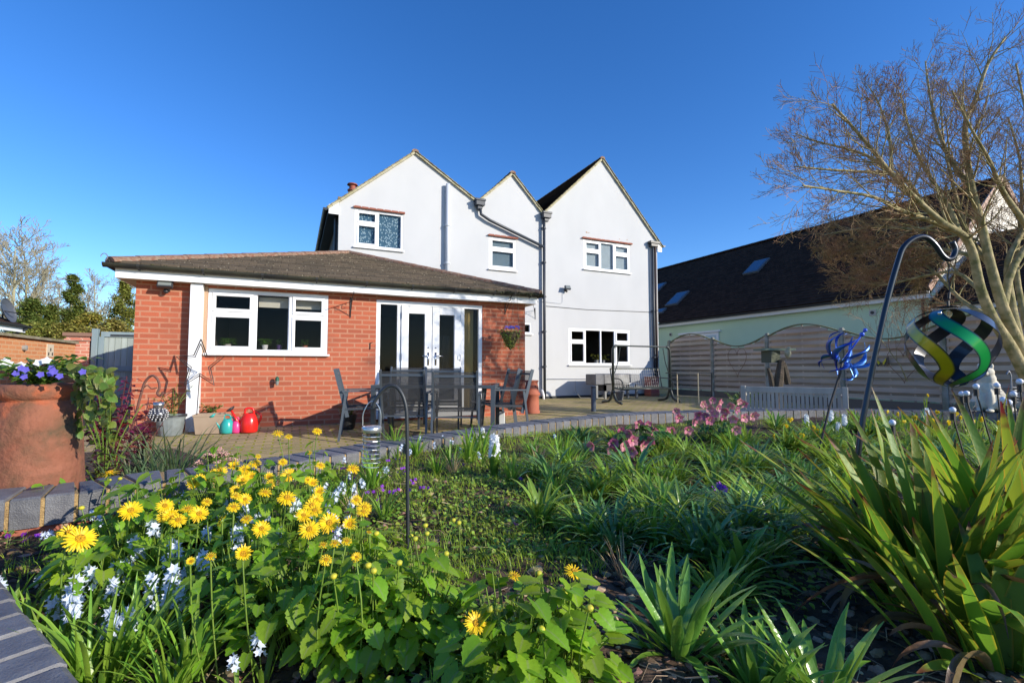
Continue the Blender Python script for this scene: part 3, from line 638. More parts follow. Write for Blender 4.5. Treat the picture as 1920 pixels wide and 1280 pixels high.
# stones: gravel in the near bed
rs = random.Random(11); g = MB()
def pebble(mb, x, y, r, rnd): mb.ico((x, y, soil_z(x, y) + r * .15), r, .35, rnd, .6)
for i in range(3600):
    d = .6 + 2.6 * rs.random() ** 1.6; lat = rs.uniform(-1.1, 1.3) * d; v = FW * d + RT * lat
    if inbed(v.x, v.y): pebble(g, v.x, v.y, rs.choice((.004, .005, .006, .008, .010, .014, .018)) * rs.uniform(.7, 1.3), rs)
g.build('gravel', mat('flint_gravel', (.42, .29, .19), .8, island=.6, var=(.28, .17, .10), nscale=40, bump=.3), None)['kind'] = 'stuff'
g = MB()
for i in range(9000):
    d = .6 + 3.2 * rs.random() ** 1.4; lat = rs.uniform(-1.1, 1.3) * d; v = FW * d + RT * lat
    if inbed(v.x, v.y): pebble(g, v.x, v.y, rs.uniform(.004, .013), rs)
g.build('soil_crumbs', mat('soil_crumb', (.06, .042, .03), .95, island=.5), None)['kind'] = 'stuff'

# ------------------------------------------------------------ fence
timber = mat('weathered_timber', (.52, .435, .35), .9, var=(.37, .30, .235), nscale=5, bump=.5, bscale=30, stretch=(1, .12, 1), island=.18)
postm = mat('concrete_post', (.32, .33, .31), .9, var=(.17, .18, .13), nscale=6, bump=.4)
rail_m = mat('mossy_rail', (.20, .19, .11), .9, var=(.13, .14, .05), nscale=7)
fence = thing('panel_fence', 'weathered woven timber fence with alternate arched and dipped panels between concrete posts', 'fence')
PY = [12.42, 10.58, 8.74, 6.82, 4.92, 3.0, 1.1]
for i, y in enumerate(PY):
    q = MB(); q.box((11.55, y - .05, -.12), (11.66, y + .05, 1.78)); q.box((11.56, y - .04, 1.78), (11.65, y + .04, 1.81)); q.build('post', postm, fence, bevel=.012)
for i in range(len(PY) - 1):
    y1, y0 = PY[i] - .055, PY[i + 1] + .055; L = y1 - y0; up = i % 2 == 0
    def top(t): return 1.74 + (.23 * sin(pi * t) if up else -.24 * sin(pi * t))
    q = MB(); z = .2; k = 0
    while z < 1.98:
        ts = [t / 60 for t in range(61) if top(t / 60) - .02 > z + .05]
        if ts:
            runs = []; st = ts[0]; pv = ts[0]
            for t in ts[1:] + [9]:
                if t - pv > .03: runs.append((st, pv)); st = t
                pv = t
            for a, b in runs:
                if b - a < .02: continue
                ya, yb = y0 + a * L, y0 + b * L; n = max(2, int((b - a) * 12)); off = -.028 if k % 2 == 0 else .03
                vs = []
                for s_ in range(n + 1):
                    yy = ya + (yb - ya) * s_ / n; w_ = off * (.6 + .4 * abs(sin(((yy - y0) / L) * 4 * pi)))
                    zt = min(z + (.092 if k % 2 == 0 else .085), top((yy - y0) / L) - .015)
                    for dx in (-.006, .006): vs += [(11.6 + w_ + dx + (-.016 if k % 2 == 0 else .008), yy, z), (11.6 + w_ + dx + (.012 if k % 2 == 0 else -.016), yy, zt)]
                fs = []
                for s_ in range(n):
                    A = s_ * 4; B = A + 4; fs += [(A, A + 1, B + 1, B), (A + 2, B + 2, B + 3, A + 3), (A + 1, A + 3, B + 3, B + 1), (A, B, B + 2, A + 2)]
                q.add(vs, fs)
        z += .078; k += 1
    po = q.build('panel', timber, fence)
    q = MB()
    for t in (0.0, .25, .5, .75, 1.0):
        y = y0 + .02 + t * (L - .04); q.box((11.605 if 0 < t < 1 else 11.575, y - .018, .16), (11.622, y + .018, top(t) - .02))
    q.build('batten', timber, po)
    q = MB(); pts = [(11.6, y0 + L * t / 24, top(t / 24)) for t in range(25)]
    for a, b in zip(pts, pts[1:]): q.bar(a, b, .06, .03)
    q.build('top_rail', rail_m, po)
    q = MB(); q.box((11.57, y0, -.1), (11.61, y1, .17)); q.build('gravel_board', mat('dark_board', (.15, .13, .11), .9), fence)

# ------------------------------------------------------------ side wall, pier, gate on the left
q = MB(); q.box((-4.72, 5, -.2), (-4.5, 13.9, 1.42)); q.build('side', obrick, None)
gw = bpy.data.objects['side']; gw.name = 'garden_wall'; tag(gw, 'long orange brick garden wall with a grey stone coping on the left', 'garden wall')
q = MB(); q.box((-4.78, 5, 1.42), (-4.44, 13.9, 1.47)); q.build('coping', mat('stone_coping', (.3, .27, .2), .9, var=(.2, .18, .1), nscale=8), gw)
c = onX(93, 657, -4.5); q = MB(); q.box((-4.51, c.y - .14, c.z - .13), (-4.485, c.y + .14, c.z + .13)); pv = q.build('air_brick', mat('pale_block', (.6, .52, .4), .9), gw)
q = MB(); [q.box((-4.484, c.y - .1 + .08 * a, c.z - .1 + .09 * b), (-4.480, c.y - .06 + .08 * a, c.z - .04 + .09 * b)) for a in range(3) for b in range(2) if (a + b) % 2 == 0]; q.build('air_slot', black, pv)
c = onX(43, 652, -4.5); q = MB(); q.lathe([(.05, 0), (.05, .05), (.02, .06), (.001, .06)], n=12); q.xf(Matrix.Translation((-4.5, c.y, c.z)) @ Matrix.Rotation(pi / 2, 4, 'Y')); q.build('outside_socket', mat('grey_fitting', (.3, .3, .28), .4), gw)
q = MB(); q.box((-4.7, 14.0, -.2), (-4.28, 14.35, 1.6)); q.box((-4.73, 13.96, 1.5), (-4.25, 14.4, 1.54)); q.build('wall_pier', pbrick)
o = bpy.data.objects['wall_pier']; o.name = 'brick_pier'; tag(o, 'square pinkish brick pier between the garden wall and the gate', 'pier')
q = MB(); q.box((-4.75, 13.94, 1.6), (-4.23, 14.42, 1.68)); q.build('cap', mat('tile_cap', (.25, .14, .1), .9), o)
gate_m = mat('grey_blue_paint', (.25, .32, .34), .75, var=(.20, .27, .29), nscale=6, stretch=(1, 1, .2), bump=.2, bscale=40)
gate_b = mat('faded_boards', (.36, .41, .38), .8, var=(.28, .32, .29), nscale=5, stretch=(3, 3, .2), island=.2)
gt = thing('side_gate', 'tall weathered grey-blue boarded garden gate beside the brick extension', 'gate', (0, 0, 0))
q = MB()
for i in range(13): x = -4.05 + i * .115; q.box((x, 14.03, .06), (x + .108, 14.05, 1.68))
q.build('boards', gate_b, gt)
q = MB(); q.box((-4.08, 14.0, 1.6), (-2.5, 14.06, 1.72)); q.box((-4.08, 13.995, .1), (-2.5, 14.03, .25)); q.box((-4.08, 13.995, .8), (-2.5, 14.03, .92)); q.box((-4.12, 13.99, .05), (-4.02, 14.06, 1.6)); q.box((-2.6, 13.99, .05), (-2.5, 14.06, 1.6)); q.build('gate_frame', gate_m, gt)
q = MB(); q.box((-4.24, 13.95, -.1), (-4.13, 14.1, 1.78)); q.build('gate_post', gate_m, gt, bevel=.006)
q = MB(); q.box((-3.9, 13.985, 1.62), (-3.4, 13.994, 1.66)); q.build('strap_hinge', black, gt)

# ------------------------------------------------------------ bungalow and dish far left
bg_ = thing('far_bungalow', 'low bungalow with a dark hipped roof beyond the garden wall', 'bungalow')
q = MB(); q.box((-18, 8.5, -.6), (-7.8, 18.6, 2.0)); q.build('wall', mat('dark_brick', (.1, .05, .035), .9), bg_)
q = MB(); e = 2.12; A = (-11.2, 12, 4.0); B = (-11.2, 15.2, 4.0)
roof_slope(q, (-7.3, 8, e), (-7.3, 19, e), A, B, 20); roof_slope(q, (-7.3, 19, e), (-18, 19, e), B, B, 20); roof_slope(q, (-18, 8, e), (-7.3, 8, e), A, A, 20); q.build('roof', slate, bg_)
q = MB(); q.box((-7.36, 8, 1.93), (-7.33, 19, 2.08)); q.build('fascia', upvc, bg_)
q = MB(); halfpipe(q, (-7.25, 8, 2.12), (-7.25, 19.05, 2.12), .06); q.build('gutter', black, bg_)
q = MB(); q.tube([(-7.25, 18.9, 2.05), (-7.75, 18.75, 1.7), (-7.75, 18.7, .0)], .04, 8); q.build('downpipe', greyp, bg_)
c = at(8, 583, 13.5); q = MB(); q.lathe([(.001, 0), (.2, .02), (.33, .08), (.36, .11)], n=20); q.xf(Matrix.Translation(c) @ Matrix.Rotation(radians(75), 4, 'Y')); dsh = q.build('satellite_dish', mat('dish_grey', (.08, .09, .11), .5)); tag(dsh, 'dark grey satellite dish on the far bungalow roof', 'satellite dish')
q = MB(); q.tube([c, c + Vector((.3, 0, -.05))], .015, 6); q.tube([c, c + Vector((-.1, 0, -.5)), c + Vector((-.1, 0.1, -1.3))], .02, 6); q.build('dish_arm', black, dsh)

# ------------------------------------------------------------ terracotta chimney-pot planter
terra = mat('aged_terracotta', (.23, .07, .035), .85, var=(.085, .06, .03), nscale=9, bump=1, bscale=35, detail=10)
def streaked():
    m = MATS['aged_terracotta']; nt = m.node_tree; N = nt.nodes; L = nt.links; p = N['Principled BSDF']; base = p.inputs['Base Color'].links[0].from_socket
    tc = N.new('ShaderNodeTexCoord'); n = N.new('ShaderNodeTexNoise'); n.inputs['Scale'].default_value = 7; n.inputs['Detail'].default_value = 12; n.inputs['Roughness'].default_value = .7; n.inputs['Distortion'].default_value = .3; L.new(tc.outputs['Object'], n.inputs['Vector'])
    r = N.new('ShaderNodeValToRGB'); e = r.color_ramp.elements; e[0].position = .40; e[0].color = (0, 0, 0, 1); e[1].position = .62; e[1].color = (1, 1, 1, 1); L.new(n.outputs[0], r.inputs[0])
    mx = N.new('ShaderNodeMix'); mx.data_type = 'RGBA'; L.new(r.outputs[0], mx.inputs[0]); L.new(base, mx.inputs[6]); mx.inputs[7].default_value = (.27, .10, .055, 1)
    n2 = N.new('ShaderNodeTexNoise'); n2.inputs['Scale'].default_value = 3.1; n2.inputs['Detail'].default_value = 6; L.new(tc.outputs['Object'], n2.inputs['Vector'])
    r2 = N.new('ShaderNodeMapRange'); r2.inputs[1].default_value = .56; r2.inputs[2].default_value = .62; r2.inputs[4].default_value = .8; L.new(n2.outputs[0], r2.inputs[0])
    mx2 = N.new('ShaderNodeMix'); mx2.data_type = 'RGBA'; L.new(r2.outputs[0], mx2.inputs[0]); L.new(mx.outputs[2], mx2.inputs[6]); mx2.inputs[7].default_value = (.55, .11, .03, 1)
    L.new(mx2.outputs[2], p.inputs['Base Color'])
streaked()
PP = FW * 1.92 + RT * (-1.90)
q = MB(); q.lathe([(.168, -.14), (.168, -.05), (.163, .0), (.155, .3), (.147, .45), (.137, .6), (.126, .72), (.114, .738), (.109, .743), (.118, .75), (.126, .76), (.129, .78), (.124, .80), (.113, .808), (.1, .80), (.1, .7), (.001, .7)], n=48)
pot = q.build('chimney_pot_planter', terra, None, smooth=True); pot.location = (PP.x, PP.y, 0); tag(pot, 'large weathered terracotta chimney pot planter standing behind the coping', 'planter')
q = MB(); q.lathe([(.001, .74), (.098, .74)], n=24); q.build('compost', soil_m, pot)

# second, smaller pot by the brick corner
c = FW * 9.3 + RT * (.385); q = MB()
q.lathe([(.155, -.01), (.16, .03), (.145, .06), (.14, .22), (.135, .33), (.165, .35), (.165, .385), (.145, .40), (.13, .5), (.115, .57), (.12, .6), (.135, .61), (.13, .635), (.1, .635), (.1, .5), (.001, .5)], n=28)
o = q.build('terracotta_chimney_pot', mat('plain_terracotta', (.42, .13, .07), .8, var=(.35, .1, .055), nscale=6, bump=.3), smooth=False); o.location = (c.x, c.y, patio_z(c.x, c.y)); tag(o, 'smaller two-tier terracotta chimney pot beside the brick corner', 'chimney pot')
q = MB(); q.ico((0.015, -.128, .52), .016, .1); q.build('pot_hole', black, o)
for p_ in o.data.polygons: p_.use_smooth = True

# ------------------------------------------------------------ garden furniture
alu = mat('grey_aluminium', (.10, .12, .14), .42, metal=.3)
alud = mat('dark_aluminium', (.05, .055, .065), .4, metal=.2)
sling = mat('black_sling', (.045, .047, .05), .8, alpha=.72)
def local(px, d, z=None):
    v = FW * d + RT * ((px - 960) / FOC * d); return Vector((v.x, v.y, patio_z(v.x, v.y) if z is None else z))
YR = -YAW
def chair(name_label):
    """faces local +y"""
    t = thing('garden_chair', name_label, 'chair', group='black mesh garden chairs round the table')
    b = MB(); W = .275
    for s_ in (-1, 1): b.bar((s_ * W, -.2, .30), (s_ * W, -.36, .92), .022, .045)
    b.bar((-W, -.345, .855), (W, -.345, .855), .02, .03); b.bar((-W, -.208, .33), (W, -.208, .33), .02, .02); b.build('back_frame', alu, t)
    b = MB(); n = 8; vs = []
    for i in range(n + 1):
        f = i / n; z = .33 + .575 * f; y = -.208 - .148 * f + .018 * sin(pi * f) * -1
        vs += [(-W + .01, y, z), (W - .01, y, z)]
    b.add(vs, [(2 * i, 2 * i + 1, 2 * i + 3, 2 * i + 2) for i in range(n)]); b.build('backrest', sling, t)
    b = MB(); b.add([(-W + .01, -.2, .40), (W - .01, -.2, .40), (W - .01, 0, .385), (-W + .01, 0, .385), (W - .01, .22, .41), (-W + .01, .22, .41)], [(0, 1, 2, 3), (3, 2, 4, 5)]); b.build('seat', sling, t)
    b = MB()
    for s_ in (-1, 1): b.bar((s_ * W, -.24, .40), (s_ * W, .25, .415), .022, .03)
    b.bar((-W, .24, .41), (W, .24, .41), .03, .022); b.build('seat_frame', alud, t)
    for s_ in (-1, 1):
        b = MB(); b.bar((s_ * (W + .025), -.27, .63), (s_ * (W + .025), .22, .635), .04, .02); b.build('armrest', alu, t)
        b = MB(); b.bar((s_ * (W + .02), .2, .625), (s_ * (W + .02), .26, 0), .025, .03); b.build('leg', alud, t)
        b = MB(); b.bar((s_ * (W + .02), -.22, .625), (s_ * (W + .02), -.30, 0), .025, .03); b.build('leg', alu, t)
    return reg(t)
CH = [(766, 6.34, 0, 'garden chair on the near side of the table, left of the other near one'), (858, 6.30, .03, 'garden chair on the near side of the table, closest to the right table leg'),
      (757, 7.35, pi, 'garden chair across the table, in front of the left door leaf'), (827, 7.35, pi + .03, 'garden chair across the table, in front of the right door leaf'),
      (684, 6.45, -pi / 2 + .3, 'garden chair at the left end of the table seen from its side'),
      (922, 7.3, pi / 2 + .3, 'garden chair at the right end of the table, nearer the doors'), (944, 7.0, pi / 2 + .28, 'outermost garden chair at the right end, by the brick corner')]
proto = chair(CH[0][3])
for i, (px, d, a, lab) in enumerate(CH):
    v = local(px, d)
    if i == 0: proto.location = v; proto.rotation_euler = (0, 0, YR + a)
    else: dup(proto, v, YR + a, label=lab)
tb = thing('garden_table', 'rectangular glass-topped grey metal garden table', 'table', local(824, 6.85), YR - .04)
TW, TD, TH = .84, .46, .70
b = MB(); b.box((-TW + .03, -TD + .03, TH - .008), (TW - .03, TD - .03, TH)); b.build('glass_top', glass_mat('table_glass', .55, 1.0), tb)
b = MB(); b.box((-TW, -TD, TH - .04), (TW, -TD + .035, TH + .002)); b.box((-TW, TD - .035, TH - .04), (TW, TD, TH + .002)); b.box((-TW, -TD + .036, TH - .04), (-TW + .035, TD - .036, TH + .002)); b.box((TW - .035, -TD + .036, TH - .04), (TW, TD - .036, TH + .002)); b.build('table_frame', alu, tb)
for sx in (-1, 1):
    for sy in (-1, 1): b = MB(); b.box((sx * (TW - .002), sy * (TD - .002), 0), (sx * (TW - .06), sy * (TD - .05), TH - .041)); b.build('leg', alu if sy < 0 else alud, tb)

# ------------------------------------------------------------ bench
bt = mat('silvered_teak', (.41, .40, .36), .85, var=(.31, .30, .27), nscale=6, bump=.3, stretch=(1, 1, .15), island=.1)
a = at(1392, 690, 7.0); c = at(1583, 690, 6.35); a.z = c.z = 0; cen = (a + c) / 2; d = (c - a); L = d.length; ang = atan2(d.y, d.x)
bn = thing('slatted_bench', 'silvery wooden bench with a slatted back seen from behind', 'bench', (cen.x, cen.y, patio_z(0, cen.y)), ang)
h = L / 2; ZT = .735
b = MB(); b.box((-h, -.02, ZT - .085), (h, .015, ZT)); b.box((-h + .05, -.018, .36), (h - .05, .012, .42)); b.build('back_rail', bt, bn, bevel=.004)
b = MB(); n = 22
for i in range(n): x = -h + .07 + (L - .14) * i / (n - 1); b.box((x - .019, -.012, .42), (x + .019, .008, ZT - .084))
b.build('back_slats', bt, bn)
for x in (-h - .03, h - .035):
    b = MB(); b.box((x, -.03, 0), (x + .065, .035, ZT + .01)); b.build('leg', bt, bn, bevel=.004)
    b = MB(); b.box((x, .5, 0), (x + .065, .56, .6)); b.build('leg', bt, bn, bevel=.004)
    b = MB(); b.box((x - .005, .036, .6), (x + .07, .6, .63)); b.build('armrest', bt, bn, bevel=.004)
b = MB(); [b.box((-h + .03, .04 + .09 * k, .37), (h - .03, .115 + .09 * k, .395)) for k in range(5)]; b.build('seat', bt, bn)

# ------------------------------------------------------------ swing seat frame
sw = mat('green_black_tube', (.03, .04, .038), .35)
S0 = local(1149, 11.6); S1 = Vector((onY(1257, 740, S0.y).x, S0.y, S0.z))
st = thing('swing_seat', 'dark tubular swing seat frame with bare springs on the patio', 'swing seat', (0, 0, 0))
ax = (S1 - S0).normalized(); pr = Vector((-ax.y, ax.x, 0)); U = Vector((0, 0, 1))
for S in (S0, S1):
    b = MB(); b.tube(catmull([S - pr * .33 + U * .03, S - pr * .12 + U * .09, S + U * .33], 5), .033, 8); b.build('foot', sw, st, smooth=True)
    b = MB(); b.tube(catmull([S + pr * .45 + U * .03, S + pr * .14 + U * .09, S + pr * .02 + U * .33], 5), .033, 8); b.build('foot', sw, st, smooth=True)
    b = MB(); b.tube([S + U * .28, S + U * 1.30] + [S + U * 1.30 + (ax if S is S0 else -ax) * (.12 * (1 - cos(t))) + U * (.12 * sin(t)) for t in (.4, .8, 1.2, 1.57)], .033, 8); b.build('upright', sw, st, smooth=True)
    b = MB(); b.tube([S + U * .75 + ax * (.05 if S is S0 else -.05), S + U * 1.05 + ax * (.16 if S is S0 else -.16), S + U * 1.38 + ax * (.22 if S is S0 else -.22)], .012, 6); b.build('hanging_strap', sw, st)
b = MB(); b.tube([S0 + U * 1.42 + ax * .1, S1 + U * 1.42 - ax * .08], .02, 8); b.build('top_bar', sw, st)
q0 = S0 + ax * .12; q1 = S1 - ax * .12; bk = pr * .28
b = MB(); f1, f2 = q0 + U * .36 - pr * .22, q1 + U * .36 - pr * .22; r1, r2 = q0 + U * .38 + pr * .18, q1 + U * .38 + pr * .18; t1, t2 = q0 + U * .86 + bk, q1 + U * .86 + bk
for pts in ([f1, f2], [r1, r2], [t1, t2], [f1, r1, t1], [f2, r2, t2]): b.tube(pts, .015, 7)
b.build('seat_frame', sw, st, smooth=True)
for e in (0, 1):
    o_ = q0 if e == 0 else q1; b = MB(); b.tube(catmull([o_ + U * .62 + pr * .22, o_ + U * .60 - pr * .1, o_ + U * .5 - pr * .22, o_ + U * .36 - pr * .22], 5), .014, 6); b.build('armrest', sw, st, smooth=True)
b = MB(); nn = 22
for k in range(nn):
    f = (k + .5) / nn; p0 = r1.lerp(r2, f); p1 = t1.lerp(t2, f); b.tube([p0, p0 + (p1 - p0) * .07], .009, 5); b.tube([p1, p1 + (p0 - p1) * .07], .009, 5)
b.build('springs', mat('cream_spring', (.6, .58, .45), .5), st)
b = MB()
for k in range(nn): f = (k + .5) / nn; b.tube([r1.lerp(r2, f), t1.lerp(t2, f)], .0025, 4)
for k in range(6): f = (k + .5) / 6; b.tube([r1.lerp(t1, f), r2.lerp(t2, f)], .002, 4)
b.build('wire_mesh', mat('thin_wire', (.4, .4, .4), .5), st)
b = MB(); [b.bar(f1.lerp(r1, (k + .5) / 5), f2.lerp(r2, (k + .5) / 5), .03, .008) for k in range(5)]; b.build('seat_slats', sw, st)

# ------------------------------------------------------------ barbecue, bollard, pots by the wall
q0 = onY(1107, 730, 11.35); q1 = onY(1190, 730, 11.35)
bq = thing('barbecue', 'long barbecue under a dark grey cover against the white wall', 'barbecue')
cov = mat('grey_cover', (.10, .105, .115), .7, var=(.2, .2, .21), nscale=2.5); stl = mat('brushed_steel', (.35, .36, .37), .3, metal=.8)
b = MB(); x0, x1 = q0.x, q1.x; b.box((x0, 11.1, .40), (x0 + .3, 11.6, .70)); b.build('cover', cov, bq, bevel=.02)
b = MB(); b.box((x0 + .302, 11.12, .42), (x1 - .35, 11.58, .71)); b.build('hood', mat('hood_steel', (.26, .265, .27), .4, metal=.5, var=(.12, .12, .13), nscale=3), bq, bevel=.02)
b = MB(); b.box((x1 - .348, 11.1, .45), (x1, 11.6, .70)); b.build('side_cover', mat('pale_cover', (.3, .31, .32), .8, var=(.22, .22, .23), nscale=20), bq, bevel=.015)
for x in (x0 + .06, x0 + .35, x1 - .42, x1 - .1):
    b = MB(); b.box((x, 11.15, .0), (x + .06, 11.21, .405)); b.build('leg', stl, bq)
b = MB(); b.box((x0 + .35, 11.15, .22), (x1 - .36, 11.55, .40)); b.build('cabinet', mat('dark_cabinet', (.06, .06, .065), .5), bq)
v = local(1112, 9.6); b = MB(); b.lathe([(.05, 0), (.05, .50), (.046, .515), (.001, .515)], (0, 0, 0), 16); o = b.build('patio_bollard', mat('slate_grey_tube', (.10, .12, .15), .5), smooth=False); o.location = v; tag(o, 'short slate-grey round bollard at the edge of the patio', 'bollard')
b = MB(); b.lathe([(.052, .47), (.052, .50)], n=16); b.build('band', black, o)
def plant_pot(px, d, r, hgt, m, label, z=None, name='plant_pot'):
    v = local(px, d, z); b = MB(); b.lathe([(r * .72, 0), (r * .78, .01), (r, hgt * .9), (r * 1.08, hgt * .9), (r * 1.08, hgt), (r * .94, hgt), (r * .9, hgt * .8), (.001, hgt * .8)], n=20); o = b.build(name, m, smooth=False); o.location = v; tag(o, label, 'plant pot'); return o
plant_pot(1160, 13.0, .13, .24, mat('grey_plastic_pot', (.12, .125, .13), .5), 'small grey plastic pot under the barbecue')
plant_pot(655, 7.05, .12, .22, mat('black_pot', (.02, .02, .02), .4), 'black pot of green spikes against the brick wall beside the left chair')
gp = plant_pot(325, 6.35, .17, .27, mat('grey_glazed_pot', (.24, .27, .27), .35, var=(.16, .18, .18), nscale=6), 'round grey glazed pot with a leggy rose beside the boxed post', z=-.02)
b = MB(); b.lathe([(.184, .25), (.184, .275)], n=20); b.build('rim', black, gp)
v = onY(395, 790, 7.72); b = MB()
b.add([(-.15, -.12, 0), (.15, -.12, 0), (.15, .12, 0), (-.15, .12, 0), (-.18, -.14, .26), (.18, -.14, .26), (.18, .14, .26), (-.18, .14, .26), (-.155, -.115, .26), (.155, -.115, .26), (.155, .115, .26), (-.155, .115, .26), (-.15, -.11, .2), (.15, -.11, .2), (.15, .11, .2), (-.15, .11, .2)],
      [(0, 1, 5, 4), (1, 2, 6, 5), (2, 3, 7, 6), (3, 0, 4, 7), (4, 5, 9, 8), (5, 6, 10, 9), (6, 7, 11, 10), (7, 4, 8, 11), (8, 9, 13, 12), (9, 10, 14, 13), (10, 11, 15, 14), (11, 8, 12, 15), (12, 13, 14, 15)])
o = b.build('square_planter', mat('sandstone_pot', (.36, .27, .19), .85, var=(.3, .22, .15), nscale=4), bevel=.004); o.location = (v.x, 7.66, -.01); tag(o, 'sandy square planter between the boxed post and the watering cans', 'planter')
b = MB(); b.box((-.185, -.145, .235), (.185, -.141, .262)); b.build('rim', MATS['sandstone_pot'], o)
def watering_can(px, label, m, hgt, r, face=1, rose=None):
    v = onY(px, 790, 7.56); t = thing('watering_can', label, 'watering can', (v.x, 7.56, -.015))
    b = MB(); b.lathe([(.001, 0), (r * .86, 0), (r * .95, .02), (r, hgt * .3), (r * .93, hgt * .55), (r * .62, hgt * .8), (r * .55, hgt * .82), (r * .5, hgt * .8), (.001, hgt * .7)], n=20); b.build('body', m, t, smooth=True)
    b = MB(); b.tube(catmull([(-face * r * .5, 0, hgt * .78), (-face * r * .35, 0, hgt * 1.0), (face * r * .35, 0, hgt * 1.02), (face * r * .5, 0, hgt * .8)], 5), r * .13, 8); b.tube(catmull([(-face * r * .4, 0, hgt * .95), (-face * r * 1.25, 0, hgt * .7), (-face * r * .95, 0, hgt * .3)], 5), r * .12, 8); b.build('handle', m, t, smooth=True)
    b = MB(); b.tube([(face * r * .7, -.01, hgt * .15), (face * r * 1.3, -.02, hgt * .55), (face * r * 1.9, -.02, hgt * .98)], [r * .28, r * .16, r * .12], 8); b.build('spout', m, t, smooth=True)
    b = MB(); b.lathe([(.001, -.02), (r * .2, -.02), (r * .5, .0), (r * .48, .015), (.001, .02)], n=14); b.xf(Matrix.Translation((face * r * 1.95, -.02, hgt * 1.02)) @ Matrix.Rotation(-face * radians(-35), 4, 'Y')); b.build('rose', rose or m, t, smooth=True)
    return t
watering_can(426, 'small teal watering can in front of the square planter', mat('teal_plastic', (.03, .36, .33), .3), .24, .085, -1)
watering_can(443, 'little pink watering can between the teal and the red ones', mat('pink_plastic', (.72, .05, .22), .35), .2, .065, 1)
watering_can(467, 'large red watering can with a black rose', mat('red_plastic', (.72, .02, .015), .25), .32, .115, -1, black)

# ------------------------------------------------------------ fittings on the brick wall
def floodlight(P, label, tilt=.5):
    t = thing('floodlight', label, 'floodlight', P)
    b = MB(); b.box((-.035, -.02, -.05), (.035, 0, .03)); b.tube([(0, -.01, -.02), (0, -.09, .0)], .014, 8); b.build('bracket', black, t)
    b = MB(); b.box((-.09, -.03, -.065), (.09, .03, .065), Matrix.Translation((0, -.13, .04)) @ Matrix.Rotation(-tilt, 4, 'X')); b.build('housing', alud, t, bevel=.006)
    b = MB(); b.box((-.075, -.034, -.05), (.075, -.031, .05), Matrix.Translation((0, -.13, .04)) @ Matrix.Rotation(-tilt, 4, 'X')); b.build('lens', mat('lamp_lens', (.2, .22, .21), .15), t)
    b = MB(); b.ball((0, -.07, -.055), .035, 10, 6); b.build('sensor', black, t, smooth=True)
floodlight(onY(314, 540, 8.0), 'floodlight under the soffit at the left end of the brick wall')
floodlight(onY(1060, 543, 12.0), 'floodlight on the white wall between the downpipe and the upstairs window')
v = onY(520, 715, 8.0); t = thing('spike_light', 'small green and grey outdoor light fixed on the bricks below the kitchen window', 'wall light', v)
b = MB(); b.tube([(0, 0, 0), (0.0, -.07, 0)], .01, 6); b.lathe([(.001, -.05), (.02, -.05), (.026, 0), (.026, .01)], (0, -.08, 0), 12); b.build('lamp_body', mat('grey_lamp', (.2, .22, .2), .5), t)
b = MB(); b.lathe([(.028, .01), (.028, .05), (.012, .075), (.001, .078)], (0, -.08, 0), 12); b.build('lamp_cap', mat('green_cap', (.02, .10, .06), .4), t)
iron = mat('black_iron', (.025, .022, .022), .5, metal=.2); rust = mat('rusty_iron', (.16, .07, .05), .8)
def bracket(P, label, ang, basket=False):
    t = thing('basket_bracket', label, 'bracket', P, ang); b = MB()
    b.bar((0, -.008, -.16), (0, -.008, .17), .018, .006); b.tube([(0, -.01, .1), (0, -.42, .16)], .006, 6); b.tube([(0, -.42, .16), (0, -.45, .18), (0, -.47, .2)], .006, 6)
    b.tube([(0, -.01, -.13), (0, -.2, .06), (0, -.3, .14)], .006, 6)
    for c_, r_ in ((.12, .04), (.24, .03)): b.tube([(0, -c_ + r_ * cos(k * .55), .06 + c_ * .15 + r_ * sin(k * .55)) for k in range(11)], .004, 5)
    b.build('scroll_bar', iron, t); return t
bracket(onY(657, 577, 8.0), 'empty scrolled iron bracket between the kitchen window and the doors', -.0)
BK = onY(947, 573, 8.0); bracket(BK, 'scrolled iron bracket holding the hanging basket', 0)
bracket(Vector((6.25, 12.0, 2.42)), 'thin scrolled bracket on the white wall behind the brick corner', -.6)
b = MB(); v = onY(694, 648, 8); b.tube([v + Vector((0, -.01, .05)), v + Vector((0, -.01, -.06))], .006, 5); b.tube([v + Vector((0, -.01, .04)), v + Vector((.03, -.04, .055))], .005, 5); o = b.build('wall_hook', iron); tag(o, 'small iron hook on the bricks left of the doors', 'hook')
# star ornament on a rod
D = 6.4; C = at(375, 683, D); ss = thing('wire_star', 'black wire star ornament on a rod in front of the white post', 'star ornament')
def starpts(R, r, cx=0, cz=0, dy=0): return [C + RT * (cx + (R if k % 2 == 0 else r) * sin(k * pi / 5)) + U * (cz + (R if k % 2 == 0 else r) * cos(k * pi / 5)) + FW * dy for k in range(11)]
b = MB(); b.tube(starpts(.34, .15), .008, 5); b.tube(starpts(.28, .12, dy=.0), .0065, 5)
b.build('star_outline', iron, ss)
b = MB(); pz = patio_z(0, 6.6); b.tube([C - U * .13, Vector((C.x, C.y, pz)) - RT * .03], .006, 6); b.build('rod', iron, ss)

